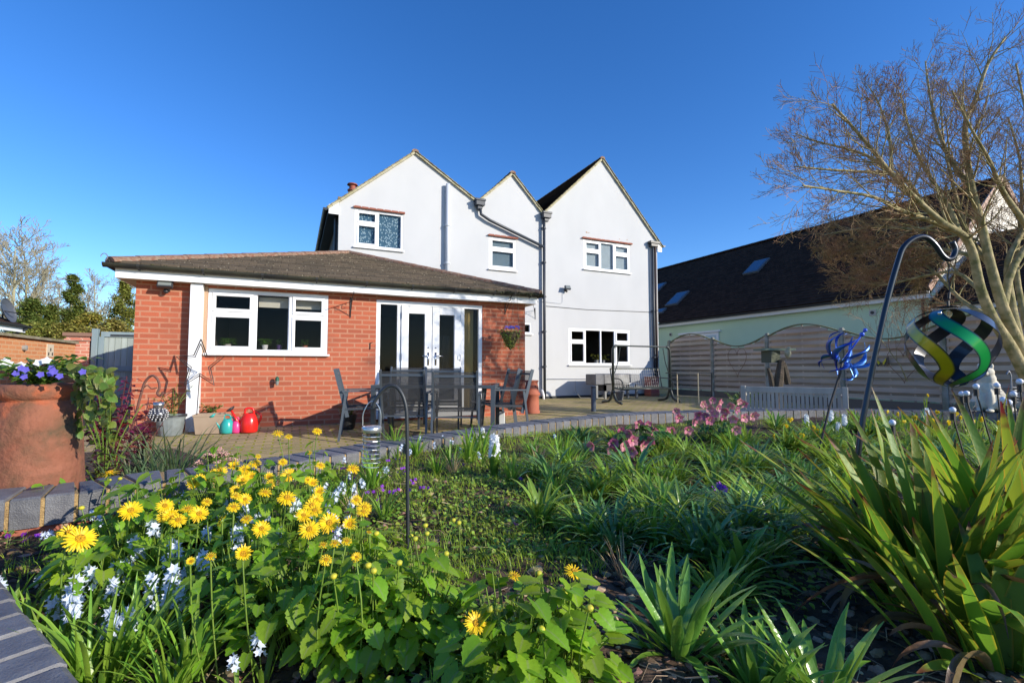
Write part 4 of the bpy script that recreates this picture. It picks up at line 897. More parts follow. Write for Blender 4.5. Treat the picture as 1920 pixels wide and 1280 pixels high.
# ------------------------------------------------------------ shepherd's crooks and what hangs from them
def crook(name, label, pts, r, m, n=8):
    t = thing(name, label, 'shepherd hook'); b = MB(); b.tube(pts, r, n); b.build('crook_pole', m, t, smooth=True); return t
P = lambda px, py, d: at(px, py, d)
D = 1.57; cc = catmull([P(765, 1045, D), P(764, 900, D), P(763, 790, D), P(759, 753, D), P(749, 731, D), P(737, 723, D), P(724, 726, D), P(712, 738, D), P(703, 752, D), P(699, 764, D)], 6)
crook('shepherd_hook', 'thin black shepherd hook in the middle of the bed', cc, .006, mat('grey_black_iron', (.04, .045, .05), .45, metal=.3))
lt = thing('wire_lantern', 'glass lantern in a wire spiral hanging from the middle hook', 'lantern')
b = MB(); b.tube(catmull([P(680, 797, D), P(681, 776, D), P(690, 757, D), P(699, 752, D), P(709, 760, D), P(714, 776, D), P(714, 797, D)], 5), .0016, 5); b.build('wire_handle', mat('galvanised', (.55, .56, .56), .3, metal=.8), lt)
c = P(697, 803, D); b = MB(); b.lathe([(.001, .008), (.028, .008), (.032, .004), (.032, -.008), (.029, -.012)], c, 20); b.build('lid', MATS['galvanised'], lt, smooth=True)
b = MB(); b.tube([c + Vector((.030 * cos(k * .5) * (1 - .0 * k), .030 * sin(k * .5), -.014 - k * .0011)) for k in range(100)], .0011, 4); b.build('wire_spiral', MATS['galvanised'], lt)
b = MB(); b.lathe([(.026, -.012), (.027, -.1), (.02, -.105), (.001, -.105)], c, 18); b.build('glass_jar', glass_mat('jar_glass', .93, .4), lt)
# left crook with ball lantern
D = 3.3; rl = crook('shepherd_hook', 'rusty shepherd hook among the plants behind the coping', catmull([P(232, 872, D), P(249, 800, D), P(266, 733, D), P(274, 713, D), P(286, 704, D), P(296, 712, D), P(299, 726, D), P(295, 737, D), P(301, 742, D), P(306, 735, D)], 6), .008, rust)
b = MB(); b.tube(catmull([P(266, 731, D), P(276, 722, D), P(283, 728, D), P(294, 727, D)], 5), .004, 5); b.build('scroll', rust, rl)
bl = thing('beaded_lantern', 'silver ball lantern covered in glass beads hanging from the rusty hook', 'lantern'); c = P(297, 777, D)
b = MB(); b.ball(c, .055, 20, 12, .85); b.build('lantern_ball', mat('dark_chrome', (.10, .10, .11), .3, metal=.6), bl, smooth=True)
b = MB()
for i in range(9):
    la = -1.2 + i * .3
    for j in range(max(4, int(15 * cos(la)))):
        an = 2 * pi * j / max(4, int(15 * cos(la))) + i; b.ico(c + Vector((.056 * cos(la) * cos(an), .056 * cos(la) * sin(an), .048 * sin(la))), .0062, 0)
b.build('glass_beads', mat('glass_bead', (.42, .42, .42), .15, spec=1), bl, smooth=True)
b = MB(); b.lathe([(.026, .04), (.028, .05), (.033, .052), (.033, .085), (.001, .087)], c, 16); b.build('metal_neck', mat('brushed_neck', (.5, .48, .46), .3, metal=.9), bl, smooth=True)
b = MB(); b.tube(catmull([c + Vector((-.03, 0, .085)), c + Vector((-.02, 0, .12)), c + Vector((.012, 0, .135)), c + Vector((.03, 0, .085))], 4), .0015, 4); b.build('wire_handle', iron, bl)
# big crook right with helix spinner
D = 1.6; bigm = mat('navy_black_iron', (.02, .025, .035), .32, metal=.3, coat=.3)
crook('shepherd_hook', 'tall black shepherd hook above the sword-leaved plant', catmull([P(1598, 1030, D), P(1609, 850, D), P(1630, 720, D), P(1662, 570, D), P(1684, 490, D), P(1695, 463, D), P(1715, 447, D), P(1735, 445, D), P(1752, 458, D), P(1766, 478, D), P(1777, 486, D), P(1787, 482, D), P(1791, 468, D), P(1785, 453, D)], 6), [.0088] * 79, bigm, 10)
hs = thing('helix_spinner', 'large hanging wind spinner with green and yellow ribbon blades', 'wind spinner'); c = P(1782, 652, D)
def ribbon_mat(name, top, midc, low):
    m = bpy.data.materials.new(name); m.use_nodes = True; nt = m.node_tree; N = nt.nodes; L = nt.links; p = N['Principled BSDF']; p.inputs['Metallic'].default_value = .35; p.inputs['Roughness'].default_value = .28; p.inputs['Coat Weight'].default_value = .5
    uv = N.new('ShaderNodeUVMap'); sp = N.new('ShaderNodeSeparateXYZ'); L.new(uv.outputs[0], sp.inputs[0])
    r = N.new('ShaderNodeValToRGB'); e = r.color_ramp.elements; e[0].color = (*top, 1); e[0].position = .08; e[1].color = (*low, 1); e[1].position = .97; k = e.new(.35); k.color = (*midc, 1); k = e.new(.75); k.color = (*midc, 1)
    n = N.new('ShaderNodeTexNoise'); n.inputs['Scale'].default_value = 22; ad = N.new('ShaderNodeMath'); ad.operation = 'MULTIPLY_ADD'; ad.inputs[1].default_value = .25; tc = N.new('ShaderNodeTexCoord'); L.new(tc.outputs['Object'], n.inputs['Vector'])
    L.new(n.outputs[0], ad.inputs[0]); L.new(sp.outputs[1], ad.inputs[2]); sb = N.new('ShaderNodeMath'); sb.operation = 'SUBTRACT'; sb.inputs[1].default_value = .125; L.new(ad.outputs[0], sb.inputs[0]); L.new(sb.outputs[0], r.inputs[0])
    e1 = N.new('ShaderNodeMath'); e1.operation = 'PINGPONG'; e1.inputs[1].default_value = .5; L.new(sp.outputs[0], e1.inputs[0])
    mr = N.new('ShaderNodeMapRange'); mr.inputs[1].default_value = .0; mr.inputs[2].default_value = .2; mr.interpolation_type = 'SMOOTHSTEP'; L.new(e1.outputs[0], mr.inputs[0])
    mx = N.new('ShaderNodeMix'); mx.data_type = 'RGBA'; mx.inputs[6].default_value = (.008, .02, .05, 1); L.new(r.outputs[0], mx.inputs[7]); L.new(mr.outputs[0], mx.inputs[0]); L.new(mx.outputs[2], p.inputs['Base Color']); return m
rg = ribbon_mat('green_ribbon', (.02, .10, .22), (.0, .36, .06), (.0, .05, .03)); ry = ribbon_mat('yellow_ribbon', (.12, .3, .42), (.50, .38, .01), (.2, .16, .0))
rk = mat('ribbon_back', (.02, .022, .03), .3, metal=.2, coat=.4)
def ribbon(th0, m, R=.116, H=.132, wd=.040, n=36, sgn=1):
    cen = []
    for i in range(n + 1):
        s_ = i / n; z = H * (cos(pi * s_) * .6 + (1 - 2 * s_) * .4); rr = R * (sin(pi * s_ ** .8) ** .75) + .004
        th = th0 + sgn * (-.85 + 1.45 * (.5 - .5 * cos(pi * min(1, s_ / .72))) - 1.3 * max(0, (s_ - .72) / .28) ** 1.4); cen.append(Vector((rr * cos(th), rr * sin(th), z)))
    o_, i_ = [], []
    for k in range(n + 1):
        d = (cen[min(k + 1, n)] - cen[max(k - 1, 0)]).normalized(); nr = Vector((cen[k].x, cen[k].y, cen[k].z * .8)).normalized(); sd = d.cross(nr).normalized(); f = k / n
        w_ = wd * .5 * (.5 + .5 * min(1, f * 6)) * (1 if f < .8 else max(.08, 1 - ((f - .8) / .2) ** 1.5)); o_.append((cen[k] - sd * w_, cen[k] + sd * w_)); i_.append((cen[k] - sd * w_ - nr * .0012, cen[k] + sd * w_ - nr * .0012))
    b = MB(); vs = [c + p for q in o_ for p in q]; b.add(vs, [(2 * k, 2 * k + 2, 2 * k + 3, 2 * k + 1) for k in range(n)]); v0 = len(b.v); b.cm = 1; b.add([c + p for q in i_ for p in q], [(2 * k, 2 * k + 1, 2 * k + 3, 2 * k + 2) for k in range(n)])
    ob = b.build('ribbon_blade', [m, rk], hs, smooth=True); uvl = ob.data.uv_layers.new(name='UVMap')
    for lp in ob.data.loops: vi = lp.vertex_index % v0; uvl.data[lp.index].uv = (vi % 2, (vi // 2) / n)
base = atan2(-FW.y, -FW.x)
for a_, m_ in ((-1.45, ry), (-.42, rg), (.75, rk), (1.8, rk), (2.8, rk), (3.8, rk)): ribbon(base + a_, m_)
b = MB(); b.lathe([(.001, .004), (.03, .003), (.03, 0), (.001, 0)], c + Vector((0, 0, .137)), 16); b.tube([c + U * .14, c + U * .16], .004, 6); b.tube(catmull([P(1779, 572, D), P(1781, 545, D), P(1778, 520, D), P(1780, 500, D), P(1776, 492, D)], 4), .0018, 5); b.tube([P(1779, 560, D), P(1780, 548, D)], .004, 6); b.build('swivel_wire', iron, hs)
b = MB(); b.ico(P(1762, 587, D - .15), .006, 0); b.build('rivet', mat('bright_rivet', (.8, .8, .8), .2, metal=.8), hs, smooth=True)

# blue blade spinner on a stake
D = 2.9; bs = thing('blue_spinner', 'shiny blue metal blade spinner on a leaning black stake', 'wind spinner')
c = P(1583, 672, D); axd = (RT * .42 + U * .85 - FW * .35).normalized()
bm_ = mat('blue_metal', (.01, .06, .42), .3, metal=.75, var=(.12, .35, .65), nscale=6, island=.3)
e1 = axd.orthogonal().normalized(); e2 = axd.cross(e1)
def blade(c0, th, R, ln, wd, curl):
    b = MB(); vs = []; n = 12
    for k in range(n + 1):
        s_ = k / n; a_ = th + curl * s_; rr = R * sin(pi * (.12 + .62 * s_)); p_ = c0 + (e1 * cos(a_) + e2 * sin(a_)) * rr + axd * (ln * (s_ - .2)); d_ = axd * .5 + (e1 * -sin(a_) + e2 * cos(a_)) * .7; sd = d_.normalized() * wd * sin(pi * min(.97, .1 + .9 * s_)) ; vs += [p_ - sd * 1.5, p_ + sd * 1.5]
    b.add(vs, [(2 * k, 2 * k + 1, 2 * k + 3, 2 * k + 2) for k in range(n)]); o = b.build('blade', bm_, bs, smooth=True); sm = o.modifiers.new('s', 'SOLIDIFY'); sm.thickness = .0015
for k in range(9): blade(c, k * 2 * pi / 9, .135, .17, .016, .7)
for k in range(6): blade(c - axd * .03, k * 2 * pi / 6 + .3, .11, -.10, .015, -.9)
b = MB(); b.tube([c - axd * .03, c + axd * .2], .005, 6); b.ball(c + axd * .17, .014, 10, 6); b.ball(c + axd * .20, .012, 10, 6); b.build('spindle', mat('blue_bead', (.02, .08, .6), .2, coat=1), bs, smooth=True)
b = MB(); b.tube([c - axd * .02, P(1575, 700, D), P(1556, 760, D), P(1532, 860, D)], .007, 6); b.build('stake', iron, bs)

# small white globe lights on stalks
gl_m = mat('opal_globe', (.78, .8, .88), .3, coat=.4)
gls = [(1719, 722, 2.2), (1858, 725, 2.1), (1875, 722, 2.2), (1892, 706, 2.2), (1837, 723, 2.5), (1807, 738, 2.3), (1803, 736, 2.1), (1830, 722, 2.3), (1912, 716, 2.0), (1900, 738, 2.1), (1881, 749, 2.1), (1891, 754, 2.1), (1673, 792, 2.0), (1785, 768, 2.0)]
gls = [(1869, 722, 2.3, 'globe light nearest the stone cat, behind its shoulder'), (1912, 715, 2.1, 'highest globe light, at the right edge'), (1900, 738, 2.15, 'globe light below the highest one at the right edge'), (1881, 749, 2.1, 'left one of the lowest pair of globe lights by the right edge'), (1891, 754, 2.05, 'right one of the lowest pair of globe lights by the right edge'),
       (1812, 737, 2.3, 'globe light on a leaning stalk in front of the stone cat, lower left'), (1803, 738, 2.35, 'globe light touching its twin left of the stone cat'), (1830, 724, 2.2, 'globe light in front of the stone cat head'), (1673, 792, 2.0, 'globe light low among the sword leaves by the tall hook'), (1786, 768, 2.1, 'globe light under the helix spinner')]
for i, (px, py, D, lab) in enumerate(gls):
    c = P(px, py, D); t = thing('globe_light', lab, 'garden light', group='white globe lights on black stalks'); b = MB(); b.ball(c, .0128, 14, 8, 1.0); b.build('globe', gl_m, t, smooth=True)
    ft = c + RT * (.03 if i < 5 else .1) + U * (-.42); b = MB(); b.tube([c - U * .014, c - U * .045], .010, 6); b.tube([c - U * .03, c.lerp(ft, .5) - U * .03, Vector((ft.x, ft.y, .25))], .0035, 5); b.build('stalk', iron, t)
# far crook with spiral by the globe lights
D = 3.2; sp_ = crook('shepherd_hook', 'small grey hook with a hanging spiral behind the globe lights', catmull([P(1897, 790, D), P(1896, 720, D), P(1895, 704, D), P(1891, 696, D), P(1887, 702, D)], 5), .005, mat('grey_iron2', (.25, .25, .26), .4, metal=.5))
b = MB(); c = P(1888, 722, D); b.tube([c + Vector((.05 * cos(k * .5), .05 * sin(k * .5), -k * .0015)) for k in range(80)], .0016, 4); b.build('spiral', MATS['grey_iron2'], sp_)

# stone cat
stone = mat('cream_stone', (.75, .68, .52), .8, var=(.5, .46, .38), nscale=9, bump=.3)
c = FW * 4.75 + RT * (4.75 * (1850 - 960) / FOC); c.z = .44
q = MB()
def ell(p_, r, mb=q): o0 = len(mb.v); mb.ball((0, 0, 0), 1, 16, 10); mb.xf(Matrix.Translation(p_) @ Matrix.Diagonal((*r, 1)), o0)
ell((0, 0, .13), (.12, .12, .15)); ell((-.02, 0, .24), (.095, .09, .12)); ell((-.04, 0, .34), (.07, .07, .08)); ell((-.055, -.0, .41), (.07, .065, .06)); ell((-.12, -.01, .395), (.03, .03, .022))
for s_ in (-1, 1): ell((-.05, s_ * .042, .47), (.018, .018, .035)); ell((-.10, s_ * .04, .12), (.035, .03, .12)); ell((-.13, s_ * .04, .018), (.05, .03, .02)); ell((-.01, s_ * .09, .07), (.10, .05, .07))
for k in range(10): a_ = -.3 + k * .28; ell((.11 * cos(a_) + .01, -.13 * sin(a_) - .02, .03), (.026, .026, .026))
o = q.build('stone_cat', stone, smooth=True); rm = o.modifiers.new('r', 'REMESH'); rm.mode = 'VOXEL'; rm.voxel_size = .008; rm.use_smooth_shade = True
o.location = c; o.rotation_euler = (0, 0, YR + .5); o.scale = (1.05, 1.05, .95); tag(o, 'cream stone cat statue sitting on the far coping', 'cat statue')
q = MB(); b0 = FW * 4.6 + RT * (4.6 * (1806 - 960) / FOC); q.box((b0.x - .07, b0.y - .05, .441), (b0.x + .07, b0.y + .05, .55)); o = q.build('glass_block', glass_mat('block_glass', .7, .8)); tag(o, 'clear glass block lying on the coping left of the stone cat', 'glass block')
q = MB(); q.box((b0.x - .05, b0.y - .03, .46), (b0.x + .05, b0.y + .03, .53)); q.build('insert', mat('pale_insert', (.4, .42, .38), .6), o)

# fence decorations and the things in front of the fence
def heart(cy, cz, w_, h_, label):
    pts = []
    for k in range(41):
        t = 2 * pi * k / 40; x = 16 * sin(t) ** 3 / 16; y = (13 * cos(t) - 5 * cos(2 * t) - 2 * cos(3 * t) - cos(4 * t)) / 15; pts.append((11.53, cy + x * w_ / 2, cz + y * h_ / 2))
    b = MB(); b.tube(pts, .005, 5); o = b.build('wire_heart', rust); tag(o, label, 'wire heart')
v = onX(1383, 675, 11.55); heart(v.y, v.z, .62, .85, 'rusty wire heart on the first dipped fence panel'); v = onX(1695, 680, 11.55); heart(v.y, v.z, .6, .75, 'rusty wire heart on the fence panel behind the tall hook')
v = onX(1653, 676, 11.54); t = thing('butterfly_plaque', 'small black and yellow metal butterfly on the fence', 'butterfly ornament'); b = MB(); b2 = MB()
for s_ in (-1, 1):
    b.add([(v.x, v.y, v.z - .05), (v.x - .02, v.y + s_ * .15, v.z + .1), (v.x - .03, v.y + s_ * .16, v.z - .02), (v.x - .02, v.y + s_ * .06, v.z - .13)], [(0, 1, 2, 3)]); b2.add([(v.x - .012, v.y + s_ * .02, v.z - .04), (v.x - .026, v.y + s_ * .1, v.z + .05), (v.x - .03, v.y + s_ * .1, v.z), (v.x - .02, v.y + s_ * .05, v.z - .09)], [(0, 1, 2, 3)])
for o_, m_, n_ in ((b, black, 'wing'), (b2, mat('yellow_patch', (.6, .5, .02), .5), 'wing_patch')):
    o = o_.build(n_, m_, t); sm = o.modifiers.new('s', 'SOLIDIFY'); sm.thickness = .003
# bird house on a log post
c = local(1445, 8.6); bh = thing('bird_table', 'mossy bird box with a flat green roof on a twisted log', 'bird table')
logm = mat('rough_log', (.10, .075, .055), .95, var=(.06, .05, .035), nscale=12, bump=1, bscale=40)
z0 = P(1445, 655, 8.6).z
b = MB(); b.box((c.x - .12, c.y - .1, z0 - .24), (c.x + .12, c.y + .1, z0 - .03)); b.build('box', mat('mossy_box', (.09, .10, .07), .9), bh)
rf_ = Matrix.Translation((c.x + .1, c.y - .02, z0)) @ Matrix.Rotation(YR, 4, 'Z'); b = MB(); b.box((-.32, -.16, -.02), (.28, .16, .015), rf_); b.build('flat_roof', mat('green_felt', (.17, .22, .17), .9), bh)
b = MB(); b.tube([P(1465, 675, 8.5), P(1462, 700, 8.5), P(1458, 730, 8.5), local(1455, 8.5)], [.05, .075, .08, .09], 8); b.tube([P(1468, 680, 8.5), P(1473, 700, 8.5), P(1478, 720, 8.5)], [.05, .06, .05], 7); b.tube([P(1440, 690, 8.5), P(1445, 705, 8.5), P(1450, 730, 8.5)], [.025, .04, .05], 7); b.build('log_post', logm, bh)
c = P(1477, 662, 8.3); q = MB(); ell((0, 0, 0), (.045, .06, .085), q); ell((.0, -.02, .08), (.035, .04, .035), q); ell((.05, 0.0, .085), (.035, .01, .01), q)
o = q.build('bird_ornament', mat('pale_bird', (.42, .40, .28), .8, var=(.25, .24, .15), nscale=14)); rm = o.modifiers.new('r', 'REMESH'); rm.mode = 'VOXEL'; rm.voxel_size = .008; rm.use_smooth_shade = True; o.location = c; tag(o, 'pale carved bird perched on the bird box', 'bird ornament')
# metal rack by the fence
fr = mat('brass_tube', (.5, .43, .3), .4, metal=.5); rk_ = thing('folding_rack', 'open metal tube rack leaning by the first fence panel', 'rack'); A = local(1269, 11.9); B = local(1308, 11.6); C2 = local(1333, 12.3)
b = MB()
for p_, q_ in ((A, B),): b.tube([p_, p_ + U * .75, q_ + U * .75, q_, ], .016, 6); b.tube([p_ + U * .18, q_ + U * .18], .012, 6)
b.build('front_frame', fr, rk_); b = MB(); b.tube([B + U * .75, C2 + U * .75, C2], .014, 6); b.tube([A + U * .745, A + U * .745 + pr * .4], .012, 6); b.tube([B + U * .18, C2 + U * .18], .012, 6); b.build('rear_frame', black, rk_)
# stack of terracotta tiles
b = MB(); c = onY(1222, 716, 11.7); rr = random.Random(3)
for k in range(9): b.box((c.x - .17 + rr.uniform(-.01, .01), 11.55, .05 + k * .062), (c.x + .17 + rr.uniform(-.01, .01), 11.85, .05 + k * .062 + .055))
b.box((c.x - .16, 11.56, -.0), (c.x + .16, 11.84, .049)); o = b.build('brick_stack', mat('stacked_brick', (.30, .09, .07), .9, island=.2)); tag(o, 'stack of dark red bricks in the corner of the white wall', 'brick stack')
# white water butt outlet / bottle by the downpipe, hosepipe
b = MB(); v = onY(1016, 740, 11.8); b.tube([(v.x, 11.8, .28), (v.x + .03, 11.76, .12), (v.x + .03, 11.75, -.02)], .035, 8); o = b.build('drain_elbow', upvc, smooth=True); tag(o, 'short white pipe elbow at the foot of the grey downpipe', 'drain pipe')
b = MB(); b.tube([(7.45, 11.8, .5), (7.4, 11.7, .2), (7.5, 11.6, .02), (7.9, 11.4, .02), (8.1, 11.3, .02)], .012, 6); o = b.build('garden_hose', mat('grey_hose', (.3, .3, .28), .6), smooth=True); tag(o, 'thin grey hose trailing beside the barbecue', 'hose')
# table-side box by brick corner
b = MB(); v = local(938, 7.35); b.box((-.07, -.05, 0), (.07, .05, .26)); o = b.build('white_carton', mat('white_card', (.7, .72, .72), .5), bevel=.006); o.location = v + U * .0; o.rotation_euler = (0, 0, YR); tag(o, 'white plastic container on the patio under the outermost chair', 'container')
b = MB(); b.box((-.03, -.02, .26), (.03, .02, .29)); b.build('lid', black, o)
b = MB(); b.box((4.15, 8.9, -.05), (4.35, 9.1, .86)); b.box((4.13, 8.88, .86), (4.37, 9.12, .89)); o = b.build('grey_cabinet', mat('grey_metal_cabinet', (.1, .11, .13), .5), bevel=.005); tag(o, 'slim grey cabinet behind the brick corner', 'cabinet')
# ============================================================ vegetation
def leafmat(name, mid, edge=None, tip=None, trans=.3, rough=.42, island=.25, ew=.7, tv=.86, spec=.45, stripe=None):
    if name in MATS: return MATS[name]
    m = bpy.data.materials.new(name); m.use_nodes = True; MATS[name] = m; nt = m.node_tree; N = nt.nodes; L = nt.links; p = N['Principled BSDF']
    p.inputs['Roughness'].default_value = rough; p.inputs['Specular IOR Level'].default_value = spec
    uv = N.new('ShaderNodeUVMap'); sp = N.new('ShaderNodeSeparateXYZ'); L.new(uv.outputs[0], sp.inputs[0])
    cur = None
    def mixc(fac, a, col):
        mx = N.new('ShaderNodeMix'); mx.data_type = 'RGBA'; L.new(fac, mx.inputs[0])
        if a is None: mx.inputs[6].default_value = (*mid, 1)
        else: L.new(a, mx.inputs[6])
        mx.inputs[7].default_value = (*col, 1); return mx.outputs[2]
    e1 = N.new('ShaderNodeMath'); e1.operation = 'MULTIPLY_ADD'; e1.inputs[1].default_value = 2; e1.inputs[2].default_value = -1; L.new(sp.outputs[0], e1.inputs[0])
    e2 = N.new('ShaderNodeMath'); e2.operation = 'ABSOLUTE'; L.new(e1.outputs[0], e2.inputs[0])
    if edge:
        r = N.new('ShaderNodeMapRange'); r.inputs[1].default_value = ew; r.inputs[2].default_value = min(1, ew + .25); L.new(e2.outputs[0], r.inputs[0]); cur = mixc(r.outputs[0], cur, edge)
    if stripe:
        r = N.new('ShaderNodeMapRange'); r.inputs[1].default_value = .16; r.inputs[2].default_value = .06; L.new(e2.outputs[0], r.inputs[0]); cur = mixc(r.outputs[0], cur, stripe)
    if tip:
        n = N.new('ShaderNodeTexNoise'); n.inputs['Scale'].default_value = 30; tc = N.new('ShaderNodeTexCoord'); L.new(tc.outputs['Object'], n.inputs['Vector'])
        a = N.new('ShaderNodeMath'); a.operation = 'MULTIPLY_ADD'; a.inputs[1].default_value = .25; L.new(n.outputs[0], a.inputs[0]); L.new(sp.outputs[1], a.inputs[2])
        r = N.new('ShaderNodeMapRange'); r.inputs[1].default_value = tv + .08; r.inputs[2].default_value = tv + .2; L.new(a.outputs[0], r.inputs[0]); cur = mixc(r.outputs[0], cur, tip)
    h = N.new('ShaderNodeHueSaturation'); g = N.new('ShaderNodeNewGeometry')
    if cur: L.new(cur, h.inputs['Color'])
    else: h.inputs['Color'].default_value = (*mid, 1)
    mr = N.new('ShaderNodeMapRange'); mr.inputs[3].default_value = 1 - island; mr.inputs[4].default_value = 1 + island; L.new(g.outputs['Random Per Island'], mr.inputs[0]); L.new(mr.outputs[0], h.inputs['Value'])
    ml = N.new('ShaderNodeMath'); ml.operation = 'MULTIPLY'; ml.inputs[1].default_value = 9.7; fr = N.new('ShaderNodeMath'); fr.operation = 'FRACT'; mr2 = N.new('ShaderNodeMapRange'); mr2.inputs[3].default_value = .5 + island * .06; mr2.inputs[4].default_value = .5 - island * .09
    L.new(g.outputs['Random Per Island'], ml.inputs[0]); L.new(ml.outputs[0], fr.inputs[0]); L.new(fr.outputs[0], mr2.inputs[0]); L.new(mr2.outputs[0], h.inputs['Hue'])
    L.new(h.outputs[0], p.inputs['Base Color'])
    nb_ = N.new('ShaderNodeTexNoise'); nb_.inputs['Scale'].default_value = 110; nb_.inputs['Detail'].default_value = 3; tb_ = N.new('ShaderNodeTexCoord'); L.new(tb_.outputs['Object'], nb_.inputs['Vector'])
    bb_ = N.new('ShaderNodeBump'); bb_.inputs['Strength'].default_value = .3; bb_.inputs['Distance'].default_value = .004; L.new(nb_.outputs[0], bb_.inputs['Height']); L.new(bb_.outputs[0], p.inputs['Normal'])
    if trans:
        t = N.new('ShaderNodeBsdfTranslucent'); mx = N.new('ShaderNodeMixShader'); mx.inputs[0].default_value = trans; h2 = N.new('ShaderNodeHueSaturation'); h2.inputs['Value'].default_value = 1.5; h2.inputs['Hue'].default_value = .485
        L.new(h.outputs[0], h2.inputs['Color']); L.new(h2.outputs[0], t.inputs[0]); L.new(p.outputs[0], mx.inputs[1]); L.new(t.outputs[0], mx.inputs[2]); L.new(mx.outputs[0], N['Material Output'].inputs[0])
    return m

class LB(MB):
    """leaf builder with uv per vertex"""
    def __init__(s): super().__init__(); s.uv = []
    def addu(s, vs, fs, uv): s.add(vs, fs); s.uv += uv
    def strap(s, base, az, L, w, el, droop, n=6, fold=.25, tip=.35, wob=0, rnd=random, twist=0):
        p = Vector(base); h = Vector((cos(az), sin(az), 0)); sd = Vector((-sin(az), cos(az), 0)); e = el; vs = []; uv = []
        curl = rnd.uniform(-wob, wob) if wob else 0
        for i in range(n + 1):
            f = i / n; ww = w * .5 * min(1, .55 + f * 2) * (1 if f < 1 - tip else max(.02, ((1 - f) / tip)) ** .7)
            d = h * cos(e) + Vector((0, 0, sin(e))); nr = h * -sin(e) + Vector((0, 0, cos(e)))
            s2 = sd * cos(twist * f) + nr * sin(twist * f)
            vs += [p - s2 * ww + nr * ww * fold, p, p + s2 * ww + nr * ww * fold]; uv += [(0, f), (.5, f), (1, f)]
            p = p + d * (L / n) + sd * curl * L / n * f; e -= droop / n * (.4 + 1.2 * f)
        fs = []
        for i in range(n):
            a = i * 3; fs += [(a, a + 1, a + 4, a + 3), (a + 1, a + 2, a + 5, a + 4)]
        s.addu(vs, fs, uv)
    def blade(s, base, az, L, w, el, droop, n=3):
        p = Vector(base); h = Vector((cos(az), sin(az), 0)); sd = Vector((-sin(az), cos(az), 0)); e = el; vs = []; uv = []
        for i in range(n):
            f = i / n; ww = w * .5 * (1 - f * .5); vs += [p - sd * ww, p + sd * ww]; uv += [(0, f), (1, f)]; p = p + (h * cos(e) + Vector((0, 0, sin(e)))) * (L / n); e -= droop / n
        vs.append(p); uv.append((.5, 1)); fs = [(2 * i, 2 * i + 1, 2 * i + 3, 2 * i + 2) for i in range(n - 1)] + [(2 * n - 2, 2 * n - 1, 2 * n)]
        s.addu(vs, fs, uv)
    def leaf(s, base, nrm, d, L, W, shape, cup=.15, bend=.2):
        """flat leaf from an outline [(t, half width)], folded on the midrib; base point, normal, direction"""
        d = Vector(d).normalized(); nrm = Vector(nrm); nrm = (nrm - d * nrm.dot(d)).normalized(); sd = d.cross(nrm); vs = []; uv = []; n = len(shape)
        for t, hw, lf in shape:
            c = Vector(base) + d * (t * L) - nrm * (bend * L * t * t)
            vs.append(c); uv.append((.5, max(0, min(1, t))))
        for sg in (-1, 1):
            for t, hw, lf in shape:
                c = Vector(base) + d * ((t + lf) * L) - nrm * (bend * L * t * t); vs.append(c + sd * sg * hw * W + nrm * cup * hw * W); uv.append((.5 + .5 * sg, max(0, min(1, t))))
        fs = []
        for k in range(n - 1):
            fs.append((k, k + 1, n + k + 1, n + k)); fs.append((k + 1, k, 2 * n + k, 2 * n + k + 1))
        s.addu(vs, fs, uv)
    def mesh(s, name, mats, smooth=True):
        me = MB.mesh(s, name, mats, smooth)
        if len(s.uv) == len(s.v):
            l = me.uv_layers.new(name='UVMap'); vi = [0] * len(me.loops); me.loops.foreach_get('vertex_index', vi); f = []
            for i in vi: f += s.uv[i]
            l.data.foreach_set('uv', f)
        return me
    def build(s, name, mats, parent=None, smooth=True, **k): return MB.build(s, name, mats, parent, smooth=smooth, **k)

CORD = [(0.02, .05, -.02), (.03, .34, -.14), (.10, .47, -.10), (.16, .44, 0), (.22, .53, .02), (.30, .47, .03), (.37, .52, .04), (.46, .43, .03), (.54, .46, .04), (.64, .33, .03), (.72, .33, .04), (.84, .17, .02), (.92, .13, .02), (1.0, .0, 0)]
OVAL = [(0, .02, 0), (.15, .26, 0), (.35, .42, 0), (.55, .42, 0), (.78, .27, 0), (1, 0, 0)]
TOOTH = [(0, .02, 0), (.12, .3, 0), (.2, .27, 0), (.3, .42, .02), (.4, .36, 0), (.5, .4, .03), (.62, .28, 0), (.7, .3, .03), (.85, .12, 0), (1, 0, 0)]
RN = random.Random(77)
def dorleaf(b, mb_st, P0, P1, size, rnd):
    """petiole from P0 to P1 with a cordate blade at its end"""
    mb_st.tube([P0, P0.lerp(P1, .6) + Vector((0, 0, .02)), P1], .0014, 4, cap=False)
    o = (P1 - P0); o.z = 0
    if o.length < .01: o = Vector((rnd.uniform(-1, 1), rnd.uniform(-1, 1), 0))
    o.normalize(); d = (o + Vector((0, 0, rnd.uniform(-.9, .15)))).normalized(); a = rnd.uniform(-.6, .6); d = Matrix.Rotation(a, 3, 'Z') @ d
    n = Vector((rnd.uniform(-.4, .4), rnd.uniform(-.4, .4), 1)); b.leaf(P1, n, d, size, size * .9, CORD, cup=rnd.uniform(.05, .4), bend=rnd.uniform(0, .35))

